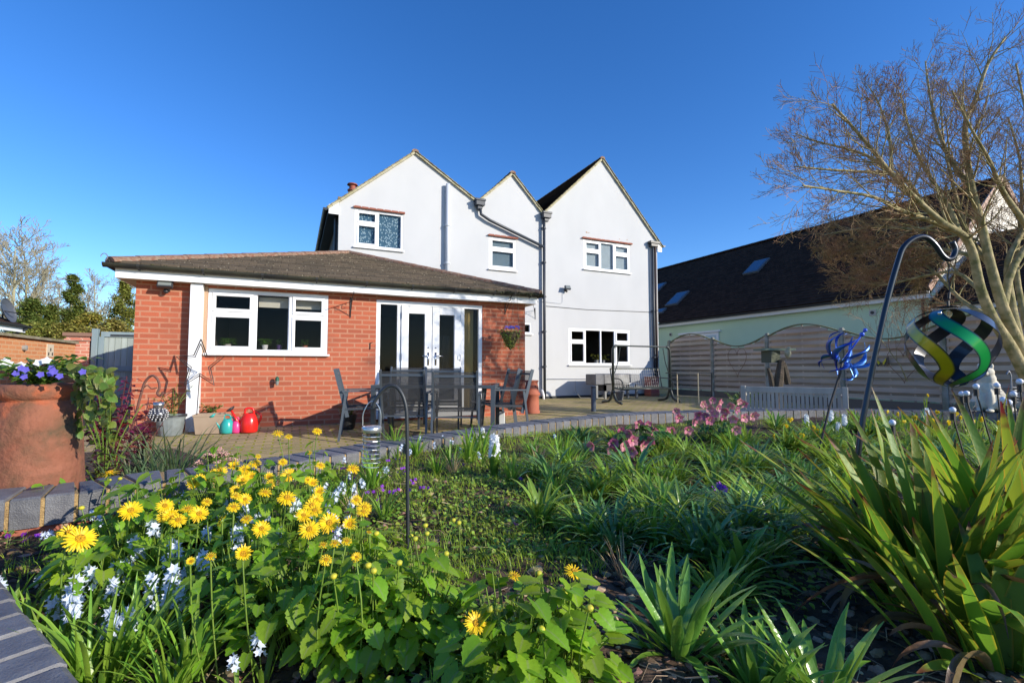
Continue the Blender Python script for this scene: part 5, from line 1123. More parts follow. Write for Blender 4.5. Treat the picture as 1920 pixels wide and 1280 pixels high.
# shared flower heads
yel = mat('yellow_petal', (.90, .62, .008), .5, trans=.25, island=.12); yel2 = mat('yellow_disc', (.70, .36, .003), .7, bump=1, bscale=300)
stemm = leafmat('stem_green', (.14, .22, .03), trans=0, island=.1)
def daisy_mesh(seed, R=.029, n=30, droop=0):
    r = random.Random(seed); b = MB()
    for k in range(n):
        a = 2 * pi * k / n + r.uniform(-.07, .07); L = R * r.uniform(.86, 1.05); w = .0021; up = r.uniform(-.12, .25) - droop; h = Vector((cos(a), sin(a), 0)); s_ = Vector((-sin(a), cos(a), 0)) * w; z = .0015 * (k % 2)
        q = [h * .006 - s_ * .6, h * .006 + s_ * .6, h * L * .6 + s_ * 1.15, h * L * .6 - s_ * 1.15, h * L + s_ * .45, h * L - s_ * .45]; zs = [0, 0, up * L * .7, up * L * .7, up * L - .002, up * L - .002]
        vs = [Vector((v.x, v.y, zz + z)) for v, zz in zip(q, zs)]; b.add(vs, [(0, 1, 2, 3), (3, 2, 4, 5)])
    for k in range(n // 2):
        a = 2 * pi * k / (n // 2) + .1; L = R * .8; h = Vector((cos(a), sin(a), 0)); s_ = Vector((-sin(a), cos(a), 0)) * .002
        b.add([h * .006 - s_ * .6 + Vector((0, 0, .002)), h * .006 + s_ * .6 + Vector((0, 0, .002)), h * L + s_ * .6 + Vector((0, 0, .006)), h * L - s_ * .6 + Vector((0, 0, .006))], [(0, 1, 2, 3)])
    me = b.mesh('flower', yel); c = MB(); c.lathe([(.0085, .001), (.0085, .004), (.006, .0062), (.003, .005), (.001, .005)], n=14); cme = c.mesh('flower_centre', yel2, True)
    return me, cme
DA = [daisy_mesh(1), daisy_mesh(2, .027, 26, .15), daisy_mesh(3, .031, 34), daisy_mesh(4, .024, 26, -.5)]
FL = [(150, 1010, 68, 0), (128, 998, 46, 0), (245, 957, 46, .3), (320, 968, 42, .1), (309, 948, 36, .1), (334, 975, 38, .2), (373, 963, 38, .2), (415, 976, 30, .9), (205, 886, 52, .8), (375, 897, 30, .1), (411, 883, 32, 0), (438, 874, 30, .3), (459, 880, 28, .2), (478, 868, 28, .5), (455, 899, 26, .1), (471, 893, 24, .1), (441, 918, 24, .1), (442, 929, 22, .1), (459, 936, 28, .1), (438, 950, 30, .6), (388, 940, 24, .5), (508, 906, 24, 0), (541, 891, 30, -.2), (503, 894, 24, .1), (530, 866, 20, .4), (484, 855, 14, .2), (601, 872, 22, .5), (586, 906, 26, .1), (578, 900, 20, .2), (538, 933, 42, .5), (490, 991, 36, .3), (455, 1038, 42, -.3), (580, 992, 42, -.3), (585, 948, 38, .1), (617, 980, 42, .1), (655, 983, 34, .2), (681, 959, 30, .6), (611, 1049, 28, .1), (668, 1044, 20, .3), (357, 1052, 22, -.1), (606, 1021, 22, .7), (628, 1018, 24, .7), (650, 1014, 24, .7), (692, 998, 16, .8), (595, 808, 22, .5), (521, 812, 26, .6), (541, 818, 18, .6), (580, 850, 14, .4), (965, 1079, 30, .7), (1076, 1071, 42, .7), (892, 1168, 44, -.5), (395, 1042, 26, .6)]
_rf = random.Random(321)
for _k in range(13):
    _x = _rf.uniform(235, 700); _y = _rf.uniform(895, 975) - max(0, _x - 500) * .12; FL.append((_x, _y, _rf.uniform(24, 34), _rf.uniform(0, .7)))
BUDS = [(690, 1060), (665, 990), (705, 1000), (770, 1005), (797, 985), (836, 1038), (850, 975), (860, 980), (1052, 1107), (1058, 1115), (1105, 1140), (920, 1142), (936, 1140), (1014, 1180), (1010, 1075), (503, 1030), (625, 1080), (700, 1070), (748, 1055), (778, 1010), (800, 1000), (153, 952), (205, 900), (225, 897), (300, 920)]
# plants: (px,py of the foliage centre, spread, leaf count, height)
DP = [(250, 1000, .17, 70, .17), (330, 950, .17, 70, .2), (180, 1060, .1, 26, .15), (420, 930, .2, 80, .22), (520, 960, .18, 70, .2), (640, 1030, .16, 60, .2), (470, 1065, .13, 60, .17), (565, 1085, .14, 70, .18), (680, 1090, .15, 80, .19), (780, 1100, .13, 60, .18), (650, 1150, .10, 36, .12), (745, 1165, .10, 34, .12), (960, 1190, .12, 60, .17), (1050, 1180, .11, 45, .16), (1000, 1240, .11, 45, .12), (90, 960, .1, 20, .1), (590, 900, .12, 24, .2)]
dlm = leafmat('doronicum_leaf', (.21, .39, .022), edge=(.18, .33, .02), trans=.4, island=.28, ew=.85, stripe=(.24, .36, .08), rough=.5)
DT = []
wds = ['beside the bottom-left coping corner', 'under the first row of yellow heads', 'lowest at the left edge', 'full of blooms against the curved coping', 'between the blooms and the violas', 'left of the middle hook foot', 'with one bright bloom facing the lens', 'in the middle of the low green mass', 'right below the thin middle hook', 'at the right end of the low green mass', 'overhanging the gravel strip', 'overhanging the pebbles', 'isolated at the bottom centre with one bloom', 'isolated at the bottom centre with a tall double bloom', 'lowest at the bottom edge', 'by the red brick course at the left', 'tall stalked, close behind the others near the violas']
for i, (px, py, sp, n, hh) in enumerate(DP):
    c = onZ(px, py, .27 + hh * .75); z0 = soil_z(c.x, c.y); r = random.Random(100 + i)
    t = thing('leopards_bane_plant', 'leafy yellow daisy plant ' + wds[i], 'flowering plant', (c.x, c.y, z0), 0, 'yellow daisy plants in the near bed')
    lb, sb = LB(), LB()
    for k in range(int(n * 1.9)):
        a = r.uniform(0, 2 * pi); q = sqrt(r.random()) * sp; P0 = Vector((cos(a) * q * .45, sin(a) * q * .45, 0)); P1 = Vector((cos(a) * q, sin(a) * q, hh * (1.28 - .7 * (q / sp) ** 2) * r.uniform(.35, 1.05)))
        dorleaf(lb, sb, P0, P1, r.uniform(.022, .046) * (1.1 if hh < .18 else 1), r)
    lb.build('leaves', dlm, t); DT.append((t, c, sb))
def stalk(sb, base, top, r, leaves=None, rnd=random, rad=.0017):
    m_ = base.lerp(top, .5) + Vector((rnd.uniform(-.015, .015), rnd.uniform(-.015, .015), .01)); sb.tube(catmull([base, m_, top], 3), rad, 5, cap=False)
LV = {i: LB() for i in range(len(DP))}
def assign(P_): return min(range(len(DT)), key=lambda i: (Vector((DT[i][1].x, DT[i][1].y)) - Vector((P_.x, P_.y))).length)
for k, (px, py, wpx, til) in enumerate(FL):
    r = random.Random(500 + k); me, cme = DA[k % 4 if til < .5 else 1]; d = (.87 - (.43 if px > 850 else .5)) * FOC / max(60, py - 690); d = max(.72, min(2.12, d)); P_ = at(px, py, d)
    i = assign(P_); t = DT[i][0]; base = Vector(t.location); loc = P_ - base
    o = bpy.data.objects.new('flower', me); COL.objects.link(o); o.parent = t; o.location = loc; s_ = wpx / FOC * d / .056 * .93 * (1 / sqrt(1 + ((px - 960) / FOC) ** 2)) ** .8; o.scale = (s_,) * 3
    # face: normal leaning toward the sun; til = how much it is seen from the side
    v = (Vector((0, 0, CZ)) - P_).normalized(); up = Vector((0, 0, 1)); f = max(0, min(1, til if til >= 0 else 0)); nrm = (v * (1.0 - f) + (up * (.55 + f * .8)) + SUNV * .35 + Vector((r.uniform(-.2, .2), r.uniform(-.2, .2), 0))).normalized()
    if k == 8: nrm = (up + RT * -.35 + v * .1).normalized()
    if k == 7: nrm = (RT * -1 + up * .3 + v * .3).normalized()
    o.rotation_euler = nrm.to_track_quat('Z', 'Y').to_euler()
    c = bpy.data.objects.new('flower_centre', cme); COL.objects.link(c); c.parent = o
    gz = -.01; root = Vector((loc.x * .93 + r.uniform(-.02, .02), loc.y * .93 + r.uniform(-.02, .02), gz)); stalk(DT[i][2], root, loc - nrm * .002, r)
    DT[i][2].lathe([(.001, -.006), (.006, -.004), (.009, .0), (.006, .001)], (0, 0, 0), 8); DT[i][2].xf(Matrix.Translation(loc) @ nrm.to_track_quat('Z', 'Y').to_matrix().to_4x4(), len(DT[i][2].v) - 32)
    if loc.z > .1:
        for q in range(5):
            f_ = r.uniform(.25, .9); pp = root.lerp(loc, f_); a = r.uniform(0, 6.3); LV[i].leaf(pp, (0, 0, 1), (cos(a), sin(a), r.uniform(-.2, .5)), r.uniform(.02, .04), .022, TOOTH, .2, .3)
for k, (px, py) in enumerate(BUDS):
    r = random.Random(900 + k); z = .27 + r.uniform(.17, .22); P_ = onZ(px, py, z)
    i = assign(P_); t = DT[i][0]; loc = P_ - Vector(t.location)
    b = MB(); b.lathe([(.001, -.005), (.006, -.003), (.0075, .002), (.005, .005), (.001, .006)], loc, 8); b.build('bud', mat('bud_green', (.28, .36, .03), .6, var=(.6, .5, .03), nscale=120), t, smooth=True)
    stalk(DT[i][2], Vector((loc.x * .8, loc.y * .8, -.01)), loc, r, rad=.0015)
    for q in range(5): f_ = r.uniform(.35, .95); pp = Vector((loc.x * .8, loc.y * .8, -.01)).lerp(loc, f_); a = r.uniform(0, 6.3); LV[i].leaf(pp, (0, 0, 1), (cos(a), sin(a), .2), r.uniform(.015, .03), .018, TOOTH, .2, .3)
for i, (t, c, sb) in enumerate(DT):
    sb.uv = []; sb.build('stems', stemm, t, smooth=True)
    if LV[i].v: LV[i].build('stem_leaves', dlm, t)

# ---- squill (pale blue spikes)
sq_l = leafmat('squill_leaf', (.15, .28, .03), edge=(.10, .2, .03), trans=.35, island=.2); sq_f = mat('squill_petal', (.72, .80, .93), .55, trans=.3, island=.08)
sq_w = mat('white_petal', (.85, .87, .88), .55, trans=.3, island=.06)
def floret(b, c, r, nrm, rnd, n=6, cup=.5, wd=.3):
    nrm = nrm.normalized(); e = nrm.orthogonal().normalized(); f = nrm.cross(e); a0 = rnd.uniform(0, 6)
    for k in range(n):
        a = a0 + 2 * pi * k / n; h = e * cos(a) + f * sin(a); s_ = e * -sin(a) + f * cos(a)
        b.add([c, c + h * r * .5 - s_ * r * wd + nrm * r * cup * .4, c + h * r + nrm * r * cup, c + h * r * .5 + s_ * r * wd + nrm * r * cup * .4], [(0, 1, 2, 3)])
def squill(seed, hgt=.12, nf=9, m=None, fs=.0138, lv=4, name='squill_plant', label='', cat='flowering plant', group=None, spikes=1, ll=1.0, lw=.013):
    r = random.Random(seed); t = thing(name, label, cat, group=group); lb = LB()
    for k in range(lv): lb.strap((r.uniform(-.008, .008), r.uniform(-.008, .008), -.01), r.uniform(0, 6.3), hgt * r.uniform(.8, 1.25) * ll, r.uniform(.8, 1.2) * lw, r.uniform(.9, 1.4), r.uniform(.2, 1.1), 5, .3)
    lb.build('leaves', sq_l, t)
    for s_ in range(spikes):
        a = r.uniform(0, 6.3); ln = r.uniform(.05, .3); top = Vector((cos(a) * ln * hgt, sin(a) * ln * hgt, hgt)); b = MB(); b.tube([(0, 0, -.01), top * .5, top], .0016, 4, cap=False); b.build('stem', stemm, t)
        b = MB()
        for k in range(nf):
            f = k / nf; an = k * 2.4; c = top * (.62 + .42 * f); o_ = Vector((cos(an), sin(an), .3)) * (.009 * (1 - f * .5)); floret(b, c + o_, fs * r.uniform(.8, 1.1), o_ + Vector((0, 0, .002)), r)
        b.build('flower_spike', m or sq_f, t)
    return reg(t)
glab = 'pale blue squill among the yellow daisies and along the coping'
sq = [squill(1, .13, 10, label=glab, group='pale blue squills'), squill(2, .11, 8, label=glab, group='pale blue squills', spikes=2), squill(3, .15, 11, label=glab, group='pale blue squills', lv=5), squill(4, .12, 9, label=glab, group='pale blue squills', lv=3)]
SQP = [(140, 1125, .37), (125, 1110, .37), (160, 1140, .36), (200, 1162, .36), (205, 1175, .35), (238, 1142, .37), (300, 1090, .37), (303, 1105, .36), (338, 1115, .36), (222, 1050, .38), (185, 1078, .37), (205, 1090, .37), (267, 1015, .4), (262, 1022, .39), (25, 1095, .37), (90, 1080, .36), (115, 1075, .36), (92, 1000, .36), (195, 985, .36), (178, 965, .37), (325, 1050, .37), (345, 1065, .37), (362, 1075, .37), (445, 1225, .33), (497, 1203, .34), (592, 1180, .34), (440, 975, .42), (455, 1000, .41), (475, 975, .41), (500, 965, .41), (430, 1005, .40), (355, 925, .42), (370, 935, .42), (345, 940, .42), (500, 1005, .4), (385, 1035, .4), (345, 1025, .4), (555, 935, .42), (562, 950, .42), (395, 990, .4), (610, 885, .4), (622, 925, .4), (615, 935, .4), (645, 870, .4), (650, 890, .4), (605, 905, .4), (645, 915, .39), (655, 935, .39), (685, 905, .4), (700, 870, .4), (745, 860, .38), (770, 860, .38), (830, 835, .38), (845, 840, .38), (815, 850, .38), (860, 850, .38), (880, 840, .38), (615, 945, .39), (598, 920, .39), (625, 1000, .38), (650, 985, .38), (1040, 828, .36), (905, 870, .36), (530, 1000, .4), (300, 985, .42), (318, 1105, .36), (280, 1095, .36), (245, 1060, .37), (150, 1100, .37), (590, 960, .4), (575, 925, .4), (480, 950, .42), (415, 950, .42), (395, 960, .42), (670, 925, .39), (690, 885, .4), (710, 895, .39), (725, 880, .39), (790, 845, .38), (630, 960, .39)]
def place(protos, pts, rz=None, sc=(.85, 1.2), hfix=None, rnd=RN):
    for i, q in enumerate(pts):
        pr_ = protos[i % len(protos)]; px, py, z = q[:3]; v = onZ(px, py, z); gz = soil_z(v.x, v.y); s_ = rnd.uniform(*sc)
        if hfix: s_ = max(.55, min(1.25, (z - gz) / hfix))
        if i < len(protos): pr_.location = (v.x, v.y, gz); pr_.rotation_euler = (0, 0, rnd.uniform(0, 6.3)); pr_.scale = (s_,) * 3
        else: dup(pr_, (v.x, v.y, gz), rnd.uniform(0, 6.3), s_)
place(sq, SQP, hfix=.115)

# ---- violas
vi_l = leafmat('viola_leaf', (.09, .19, .03), trans=.25)
vi_p = mat('violet_petal', (.22, .03, .42), .6, trans=.2, island=.3)
def viola(seed, label, group):
    r = random.Random(seed); t = thing('viola_plant', label, 'flowering plant', group=group); lb = LB(); st_ = MB()
    for k in range(22): a = r.uniform(0, 6.3); q = r.uniform(.005, .045); lb.leaf((cos(a) * q, sin(a) * q, r.uniform(.01, .05)), (0, 0, 1), (cos(a), sin(a), r.uniform(-.2, .6)), r.uniform(.012, .022), .012, TOOTH, .2, .2)
    lb.build('leaves', vi_l, t)
    for k in range(3):
        a = r.uniform(0, 6.3); q = r.uniform(.0, .04); top = Vector((cos(a) * q, sin(a) * q, r.uniform(.06, .09))); st_.tube([(top.x * .5, top.y * .5, 0), top], .001, 4)
        b = MB(); n_ = (Vector((0, 0, .4)) + SUNV + Vector((r.uniform(-.4, .4), r.uniform(-.4, .4), 0))).normalized(); e = n_.orthogonal().normalized(); f = n_.cross(e)
        for an, R_ in ((1.1, .011), (2.0, .011), (-.2, .010), (3.35, .010), (-1.57, .012)):
            c = e * cos(an) * R_ * .6 + f * sin(an) * R_ * .6; b.poly([top + c + (e * cos(x) + f * sin(x)) * R_ * .62 + n_ * (.001 * an) for x in [i * pi / 4 for i in range(8)]])
        b.build('flower', vi_p, t)
    st_.build('stems', stemm, t); return reg(t)
vl = 'dark purple viola growing near the middle of the bed'
vi = [viola(i, vl, 'purple violas') for i in (1, 2, 3)]
VP = [(40, 1005, .34), (55, 1010, .34), (75, 1015, .33), (10, 1010, .34), (225, 1188, .3), (180, 1180, .3), (622, 870, .36), (632, 895, .36), (690, 858, .37), (705, 865, .37), (678, 885, .36), (725, 880, .36), (748, 878, .36), (757, 885, .36), (705, 905, .35), (720, 920, .35), (740, 925, .34), (735, 930, .34), (778, 915, .34), (795, 922, .34), (770, 930, .34), (705, 940, .34), (640, 890, .36), (845, 870, .36), (865, 880, .36), (610, 910, .36), (685, 990, .33), (637, 1000, .33), (978, 900, .34), (965, 985, .32), (1127, 890, .35), (1340, 908, .36), (1358, 920, .36), (1420, 970, .34), (660, 900, .36), (730, 905, .35), (760, 940, .34), (715, 950, .34), (655, 960, .34), (752, 900, .35), (690, 925, .35)]
place(vi, VP, hfix=.07)

# ---- strappy green clumps
cl_l = leafmat('bluebell_leaf', (.20, .34, .04), edge=(.27, .43, .08), tip=(.40, .30, .12), tv=.93, trans=.32, island=.3, rough=.27, spec=.6)
cl_b = leafmat('bluegreen_leaf', (.12, .26, .08), edge=(.16, .32, .11), trans=.2, island=.3, rough=.33, spec=.6)
cl_y = leafmat('fresh_green_leaf', (.19, .36, .04), trans=.3, island=.25, rough=.35)
def clump(seed, n, L, w, m, label, group, el=(.5, 1.35), droop=(.6, 1.9), name='strap_leaf_clump', r0=.03, cat='leafy plant'):
    r = random.Random(seed); t = thing(name, label, cat, group=group); lb = LB()
    for k in range(n):
        a = r.uniform(0, 6.3); q = r.uniform(0, r0); lb.strap((cos(a) * q, sin(a) * q, -.01), a + r.uniform(-.5, .5), L * r.uniform(.6, 1.15), w * r.uniform(.7, 1.2), r.uniform(*el), r.uniform(*droop), 7, .3, wob=.3, rnd=r)
    lb.build('leaves', m, t); return reg(t)
g1 = 'green strap-leaved clumps filling the bed'; l1 = 'arching strap-leaved clump without blooms in the right half of the bed'
cs = [clump(1, 70, .185, .012, cl_l, l1, g1), clump(2, 60, .17, .010, cl_l, l1, g1), clump(3, 66, .20, .011, cl_b, l1, g1), clump(4, 54, .17, .014, cl_l, l1, g1), clump(5, 64, .18, .010, cl_y, l1, g1)]
CPX = [(1160, 965), (1215, 905), (1290, 915), (1120, 905), (1330, 860), (1400, 870), (1450, 900), (1370, 930), (1290, 960), (1480, 860), (1240, 860), (1150, 860), (1190, 880), (1340, 890), (1430, 850), (1500, 880), (1270, 880), (1320, 990), (1390, 1000), (1050, 850), (1080, 875), (1000, 880), (1390, 960), (1260, 840), (1480, 930), (1540, 850), (1580, 870), (1640, 860), (1160, 835), (1520, 910), (1450, 990), (1350, 1050), (1100, 845), (1500, 840), (1560, 830), (1610, 840), (1700, 850), (1760, 850), (1850, 860), (1660, 830), (1720, 820), (1800, 830), (1880, 830), (1560, 990), (1210, 940), (1250, 925), (1420, 930), (1460, 960), (1410, 905), (1375, 840), (1225, 830), (1290, 850), (1350, 820)]
_rc = random.Random(55)
CPX += [(_rc.uniform(1430, 1915), _rc.uniform(792, 840)) for _ in range(34)]
CPX += [(_rc.uniform(980, 1600), _rc.uniform(828, 985)) for _ in range(42)]
place(cs, [(x, y, .36) for x, y in CPX], sc=(.7, 1.25))
gy = [clump(11, 34, .17, .008, cl_y, 'small fresh green bulb clump near the grass', 'fresh green bulb clumps', el=(.9, 1.5), droop=(.2, 1.2), r0=.02), clump(12, 30, .14, .009, cl_y, 'small fresh green bulb clump near the grass', 'fresh green bulb clumps', el=(.9, 1.5), droop=(.2, 1.2), r0=.02)]
place(gy, [(x, y, .33) for x, y in [(845, 880), (820, 890), (880, 870), (780, 870), (640, 940), (1000, 860), (1060, 880), (250, 1190), (150, 1230), (100, 1190), (320, 1240), (360, 1200), (190, 1230), (60, 1150), (300, 1150), (420, 1060), (330, 1080), (225, 1100), (740, 860), (700, 920), (900, 860), (1040, 920), (720, 960), (610, 960), (960, 900), (590, 980), (550, 970), (390, 1010), (290, 1060), (460, 990)]], sc=(.7, 1.3))
big = clump(21, 46, .21, .021, leafmat('broad_strap_leaf', (.15, .32, .04), edge=(.2, .38, .07), trans=.25, island=.2, rough=.28, spec=.7), 'broad glossy strap-leaved clump at the bottom right of centre', None, el=(.3, 1.3), droop=(.2, 1.0), r0=.05)
v = onZ(1268, 1200, .29); big.location = (v.x, v.y, soil_z(v.x, v.y))
for i, (px, py, s_, lab) in enumerate([(1420, 1262, .75, 'second broad strap-leaved clump cut by the bottom edge'), (1545, 1290, .8, 'broad strap-leaved clump lowest below the sword leaves'), (1380, 1055, .9, 'bluish broad-leaved clump in the shade of the sword leaves')]):
    v = onZ(px, py, .29); o = dup(big, (v.x, v.y, soil_z(v.x, v.y)), i * 2.1, s_, label=lab)

# ---- sword-leaved plant (phormium)
ph = leafmat('sword_leaf', (.15, .27, .025), edge=(.46, .38, .03), tip=(.16, .06, .02), trans=.36, island=.42, ew=.78, rough=.5, tv=.9)
phd = leafmat('dry_leaf', (.16, .10, .05), tip=(.05, .03, .02), trans=.15, island=.4)
def sword(loc, seed, n, L, label):
    r = random.Random(seed); t = thing('sword_leaf_plant', label, 'leafy plant', loc); lb = LB(); db = LB()
    for k in range(n):
        a = r.uniform(0, 6.3); q = r.uniform(.0, .12); el = r.gauss(1.24, .24) - .18 * max(0, Vector((cos(a), sin(a), 0)).dot(-RT)); lb.strap((cos(a) * q, sin(a) * q, -.02), a + r.uniform(-.6, .6), L * r.uniform(.55, 1.1), r.uniform(.028, .043), min(1.5, max(.35, el)), r.uniform(.1, .9) if el > .9 else r.uniform(.6, 1.7), 10, .22, tip=.45, wob=.15, rnd=r, twist=r.uniform(-.7, .7))
    for k in range(26): a = r.uniform(0, 6.3); db.strap((cos(a) * .07, sin(a) * .07, .05), a, L * r.uniform(.4, .8), r.uniform(.008, .02), r.uniform(.2, 1.1), r.uniform(1.5, 3.2), 10, .5, wob=.6, rnd=r, twist=r.uniform(-3, 3))
    lb.build('leaves', ph, t); db.build('dead_leaves', phd, t); return t
v = FW * 1.22 + RT * 1.06; sword((v.x, v.y, .25), 5, 120, .56, 'large clump of green and yellow sword-shaped leaves at the right')
v = FW * 1.3 + RT * 1.36; sword((v.x, v.y, .25), 6, 80, .58, 'clump of sword-shaped leaves at the right edge of the picture')
v = FW * .98 + RT * .98; sword((v.x, v.y, .24), 8, 34, .34, 'low outward-bending sword leaves in the bottom right corner')

# ---- grass and ground cover (uncountable)
def scatter(n, dmin, dmax, latf, seed, cond): 
    r = random.Random(seed); out = []
    while len(out) < n:
        d = dmin + (dmax - dmin) * r.random() ** 1.2; lat = r.uniform(*latf) * d; v = FW * d + RT * lat
        if inbed(v.x, v.y) and cond(v, d, lat, r): out.append((v.x, v.y))
    return out
lb = LB(); r = random.Random(9)
def gdens(v, d, lat, r_):
    px = 960 + lat / d * FOC; n_ = noise.noise(Vector((v.x * 3, v.y * 3, 3))) + .2 * noise.noise(Vector((v.x * 11, v.y * 11, 5)))
    k = n_ + (.45 if 620 < px < 1130 and d > 1.35 else 0) + (.1 if d > 2.2 else -.08)
    if d < 1.25: k -= .22
    return k > r_.uniform(-.05, .3)
for x, y in scatter(36000, .75, 4.4, (-1.05, 1.1), 3, gdens):
    lb.blade((x, y, soil_z(x, y) - .003), r.uniform(0, 6.3), r.uniform(.022, .06), r.uniform(.0014, .003), r.uniform(.5, 1.5), r.uniform(0, 1.4))
o = lb.build('grass', leafmat('grass_blade', (.30, .45, .035), tip=(.45, .42, .12), trans=.3, island=.35)); o['kind'] = 'stuff'
lb = LB()
for x, y in scatter(15000, .8, 3.8, (-1.05, 1.05), 5, lambda v, d, lat, r_: noise.noise(Vector((v.x * 2.4, v.y * 2.4, 9))) > r_.uniform(-.12, .3) or (850 < 960 + lat / d * FOC < 1100 and 1.5 < d < 2.4)):
    a = r.uniform(0, 6.3); lb.leaf((x, y, soil_z(x, y) + r.uniform(0, .03)), (r.uniform(-.3, 1), r.uniform(-1, .3), 1), (cos(a), sin(a), r.uniform(-.2, .9)), r.uniform(.010, .022), .014, OVAL, .2, .3)
o = lb.build('ground_cover', leafmat('creeping_leaf', (.19, .32, .035), edge=(.28, .26, .07), trans=.3, island=.5)); o['kind'] = 'stuff'
lb = LB()
for x, y in scatter(900, .7, 4.0, (-1.05, 1.05), 8, lambda *a: True):
    a = r.uniform(0, 6.3); lb.leaf((x, y, soil_z(x, y) + .006), (r.uniform(-.6, .6), r.uniform(-.6, .6), 1), (cos(a), sin(a), r.uniform(-.1, .3)), r.uniform(.010, .026), .014, OVAL, .6, .3)
o = lb.build('leaf_litter', leafmat('dead_leaf', (.20, .12, .06), trans=.1, island=.6)); o['kind'] = 'stuff'
b = MB()
for x, y in scatter(420, .7, 3.6, (-1.05, 1.05), 12, lambda *a: True):
    a = r.uniform(0, 6.3); z = soil_z(x, y) + .006; L_ = r.uniform(.03, .12); b.tube([(x, y, z), (x + cos(a) * L_ * .5, y + sin(a) * L_ * .5, z + r.uniform(0, .02)), (x + cos(a + .3) * L_, y + sin(a + .3) * L_, z + r.uniform(0, .03))], r.uniform(.0006, .0015), 3)
b.build('dry_twigs', mat('dry_straw', (.34, .26, .16), .8, island=.4))['kind'] = 'stuff'
straw = leafmat('straw_blade', (.42, .32, .17), trans=.2, island=.25)
s1 = clump(31, 55, .15, .0028, straw, 'tuft of dry straw-coloured grass blades', 'dry grass tufts', el=(.8, 1.5), droop=(.1, 1.2), name='dry_grass_tuft', r0=.02, cat='grass tuft')
place([s1], [(668, 965, .32), (1010, 880, .32), (850, 900, .31), (1170, 1060, .3)], sc=(.8, 1.1))

# ---- hyacinths, daffodils
def hyacinth(px, py, z, label, s_=1.0, seed=1):
    v = onZ(px, py, z); gz = soil_z(v.x, v.y); H_ = z - gz; t = thing('white_hyacinth', label, 'flowering plant', (v.x, v.y, gz)); r = random.Random(seed); lb = LB()
    for k in range(9): lb.strap((r.uniform(-.01, .01), r.uniform(-.01, .01), -.01), r.uniform(0, 6.3), H_ * r.uniform(.8, 1.15), .018 * s_, r.uniform(1.0, 1.5), r.uniform(.1, .8), 6, .4)
    lb.build('leaves', sq_l, t); b = MB(); b.tube([(0, 0, 0), (0, 0, H_ * .6)], .004, 6); b.build('stem', stemm, t); b = MB()
    for k in range(34): f = k / 34; an = k * 2.4; rr = .016 * s_ * (1 - f * .45); o_ = Vector((cos(an), sin(an), .15)) * rr; floret(b, Vector((0, 0, H_ * (.55 + .5 * f))) + o_, .014 * s_, o_, r, cup=.25, wd=.26)
    b.build('flower_spike', sq_w, t); return t
hyacinth(927, 822, .52, 'single tall white hyacinth by the middle of the coping', 1.5, 1)
hyacinth(905, 805, .47, 'white hyacinth half hidden behind the tall one', .8, 2)
for i, (x, y, z, lb_) in enumerate([(1512, 780, .5, 'white hyacinth leftmost in the group below the bench'), (1558, 772, .52, 'white hyacinth at the foot of the leaning stake'), (1583, 780, .5, 'white hyacinth right of the leaning stake'), (1548, 795, .44, 'low white hyacinth in front of the stake'), (1572, 795, .46, 'low white hyacinth under the bench end'), (1738, 768, .5, 'white hyacinth under the helix spinner')]): hyacinth(x, y, z, lb_, 1.0, 10 + i)
daf = mat('daffodil_petal', (.80, .60, .02), .5, trans=.35)
def daffodil(seed, m=daf, label='yellow daffodil beside the far coping', group='small daffodils at the far side of the bed'):
    r = random.Random(seed); t = thing('daffodil_plant', label, 'flowering plant', group=group); lb = LB()
    for k in range(6): lb.strap((r.uniform(-.02, .02), r.uniform(-.02, .02), -.01), r.uniform(0, 6.3), r.uniform(.16, .22), .009, r.uniform(1.1, 1.5), r.uniform(0, .7), 5, .3)
    lb.build('leaves', cl_l, t)
    for k in range(3):
        a = r.uniform(0, 6.3); top = Vector((cos(a) * .03, sin(a) * .03, r.uniform(.17, .21))); b = MB(); b.tube([(0, 0, 0), top], .002, 4); b.build('stem', stemm, t); b = MB(); n_ = (SUNV * .8 - FW * .3 + Vector((r.uniform(-.5, .5), r.uniform(-.5, .5), -.3))).normalized()
        floret(b, top, .022, n_, r, cup=.1, wd=.34); q0_ = len(b.v); b.lathe([(.004, 0), (.006, .008), (.009, .015)], n=8); b.xf(Matrix.Translation(top) @ n_.to_track_quat('Z', 'Y').to_matrix().to_4x4(), q0_); b.build('flower', m, t)
    return reg(t)
df = [daffodil(1), daffodil(2)]
place(df, [(1470, 795, .47), (1480, 785, .48), (1458, 815, .45), (1520, 800, .47), (1532, 805, .45), (1500, 815, .45), (1670, 770, .48), (1690, 775, .48), (1715, 780, .48), (1700, 790, .46), (1740, 785, .47), (1790, 775, .48), (1810, 780, .47), (1850, 785, .47), (1650, 785, .46), (1735, 740, .52), (1880, 790, .46), (1770, 790, .46), (1900, 780, .46), (1830, 790, .46), (1760, 770, .48)], hfix=.2)

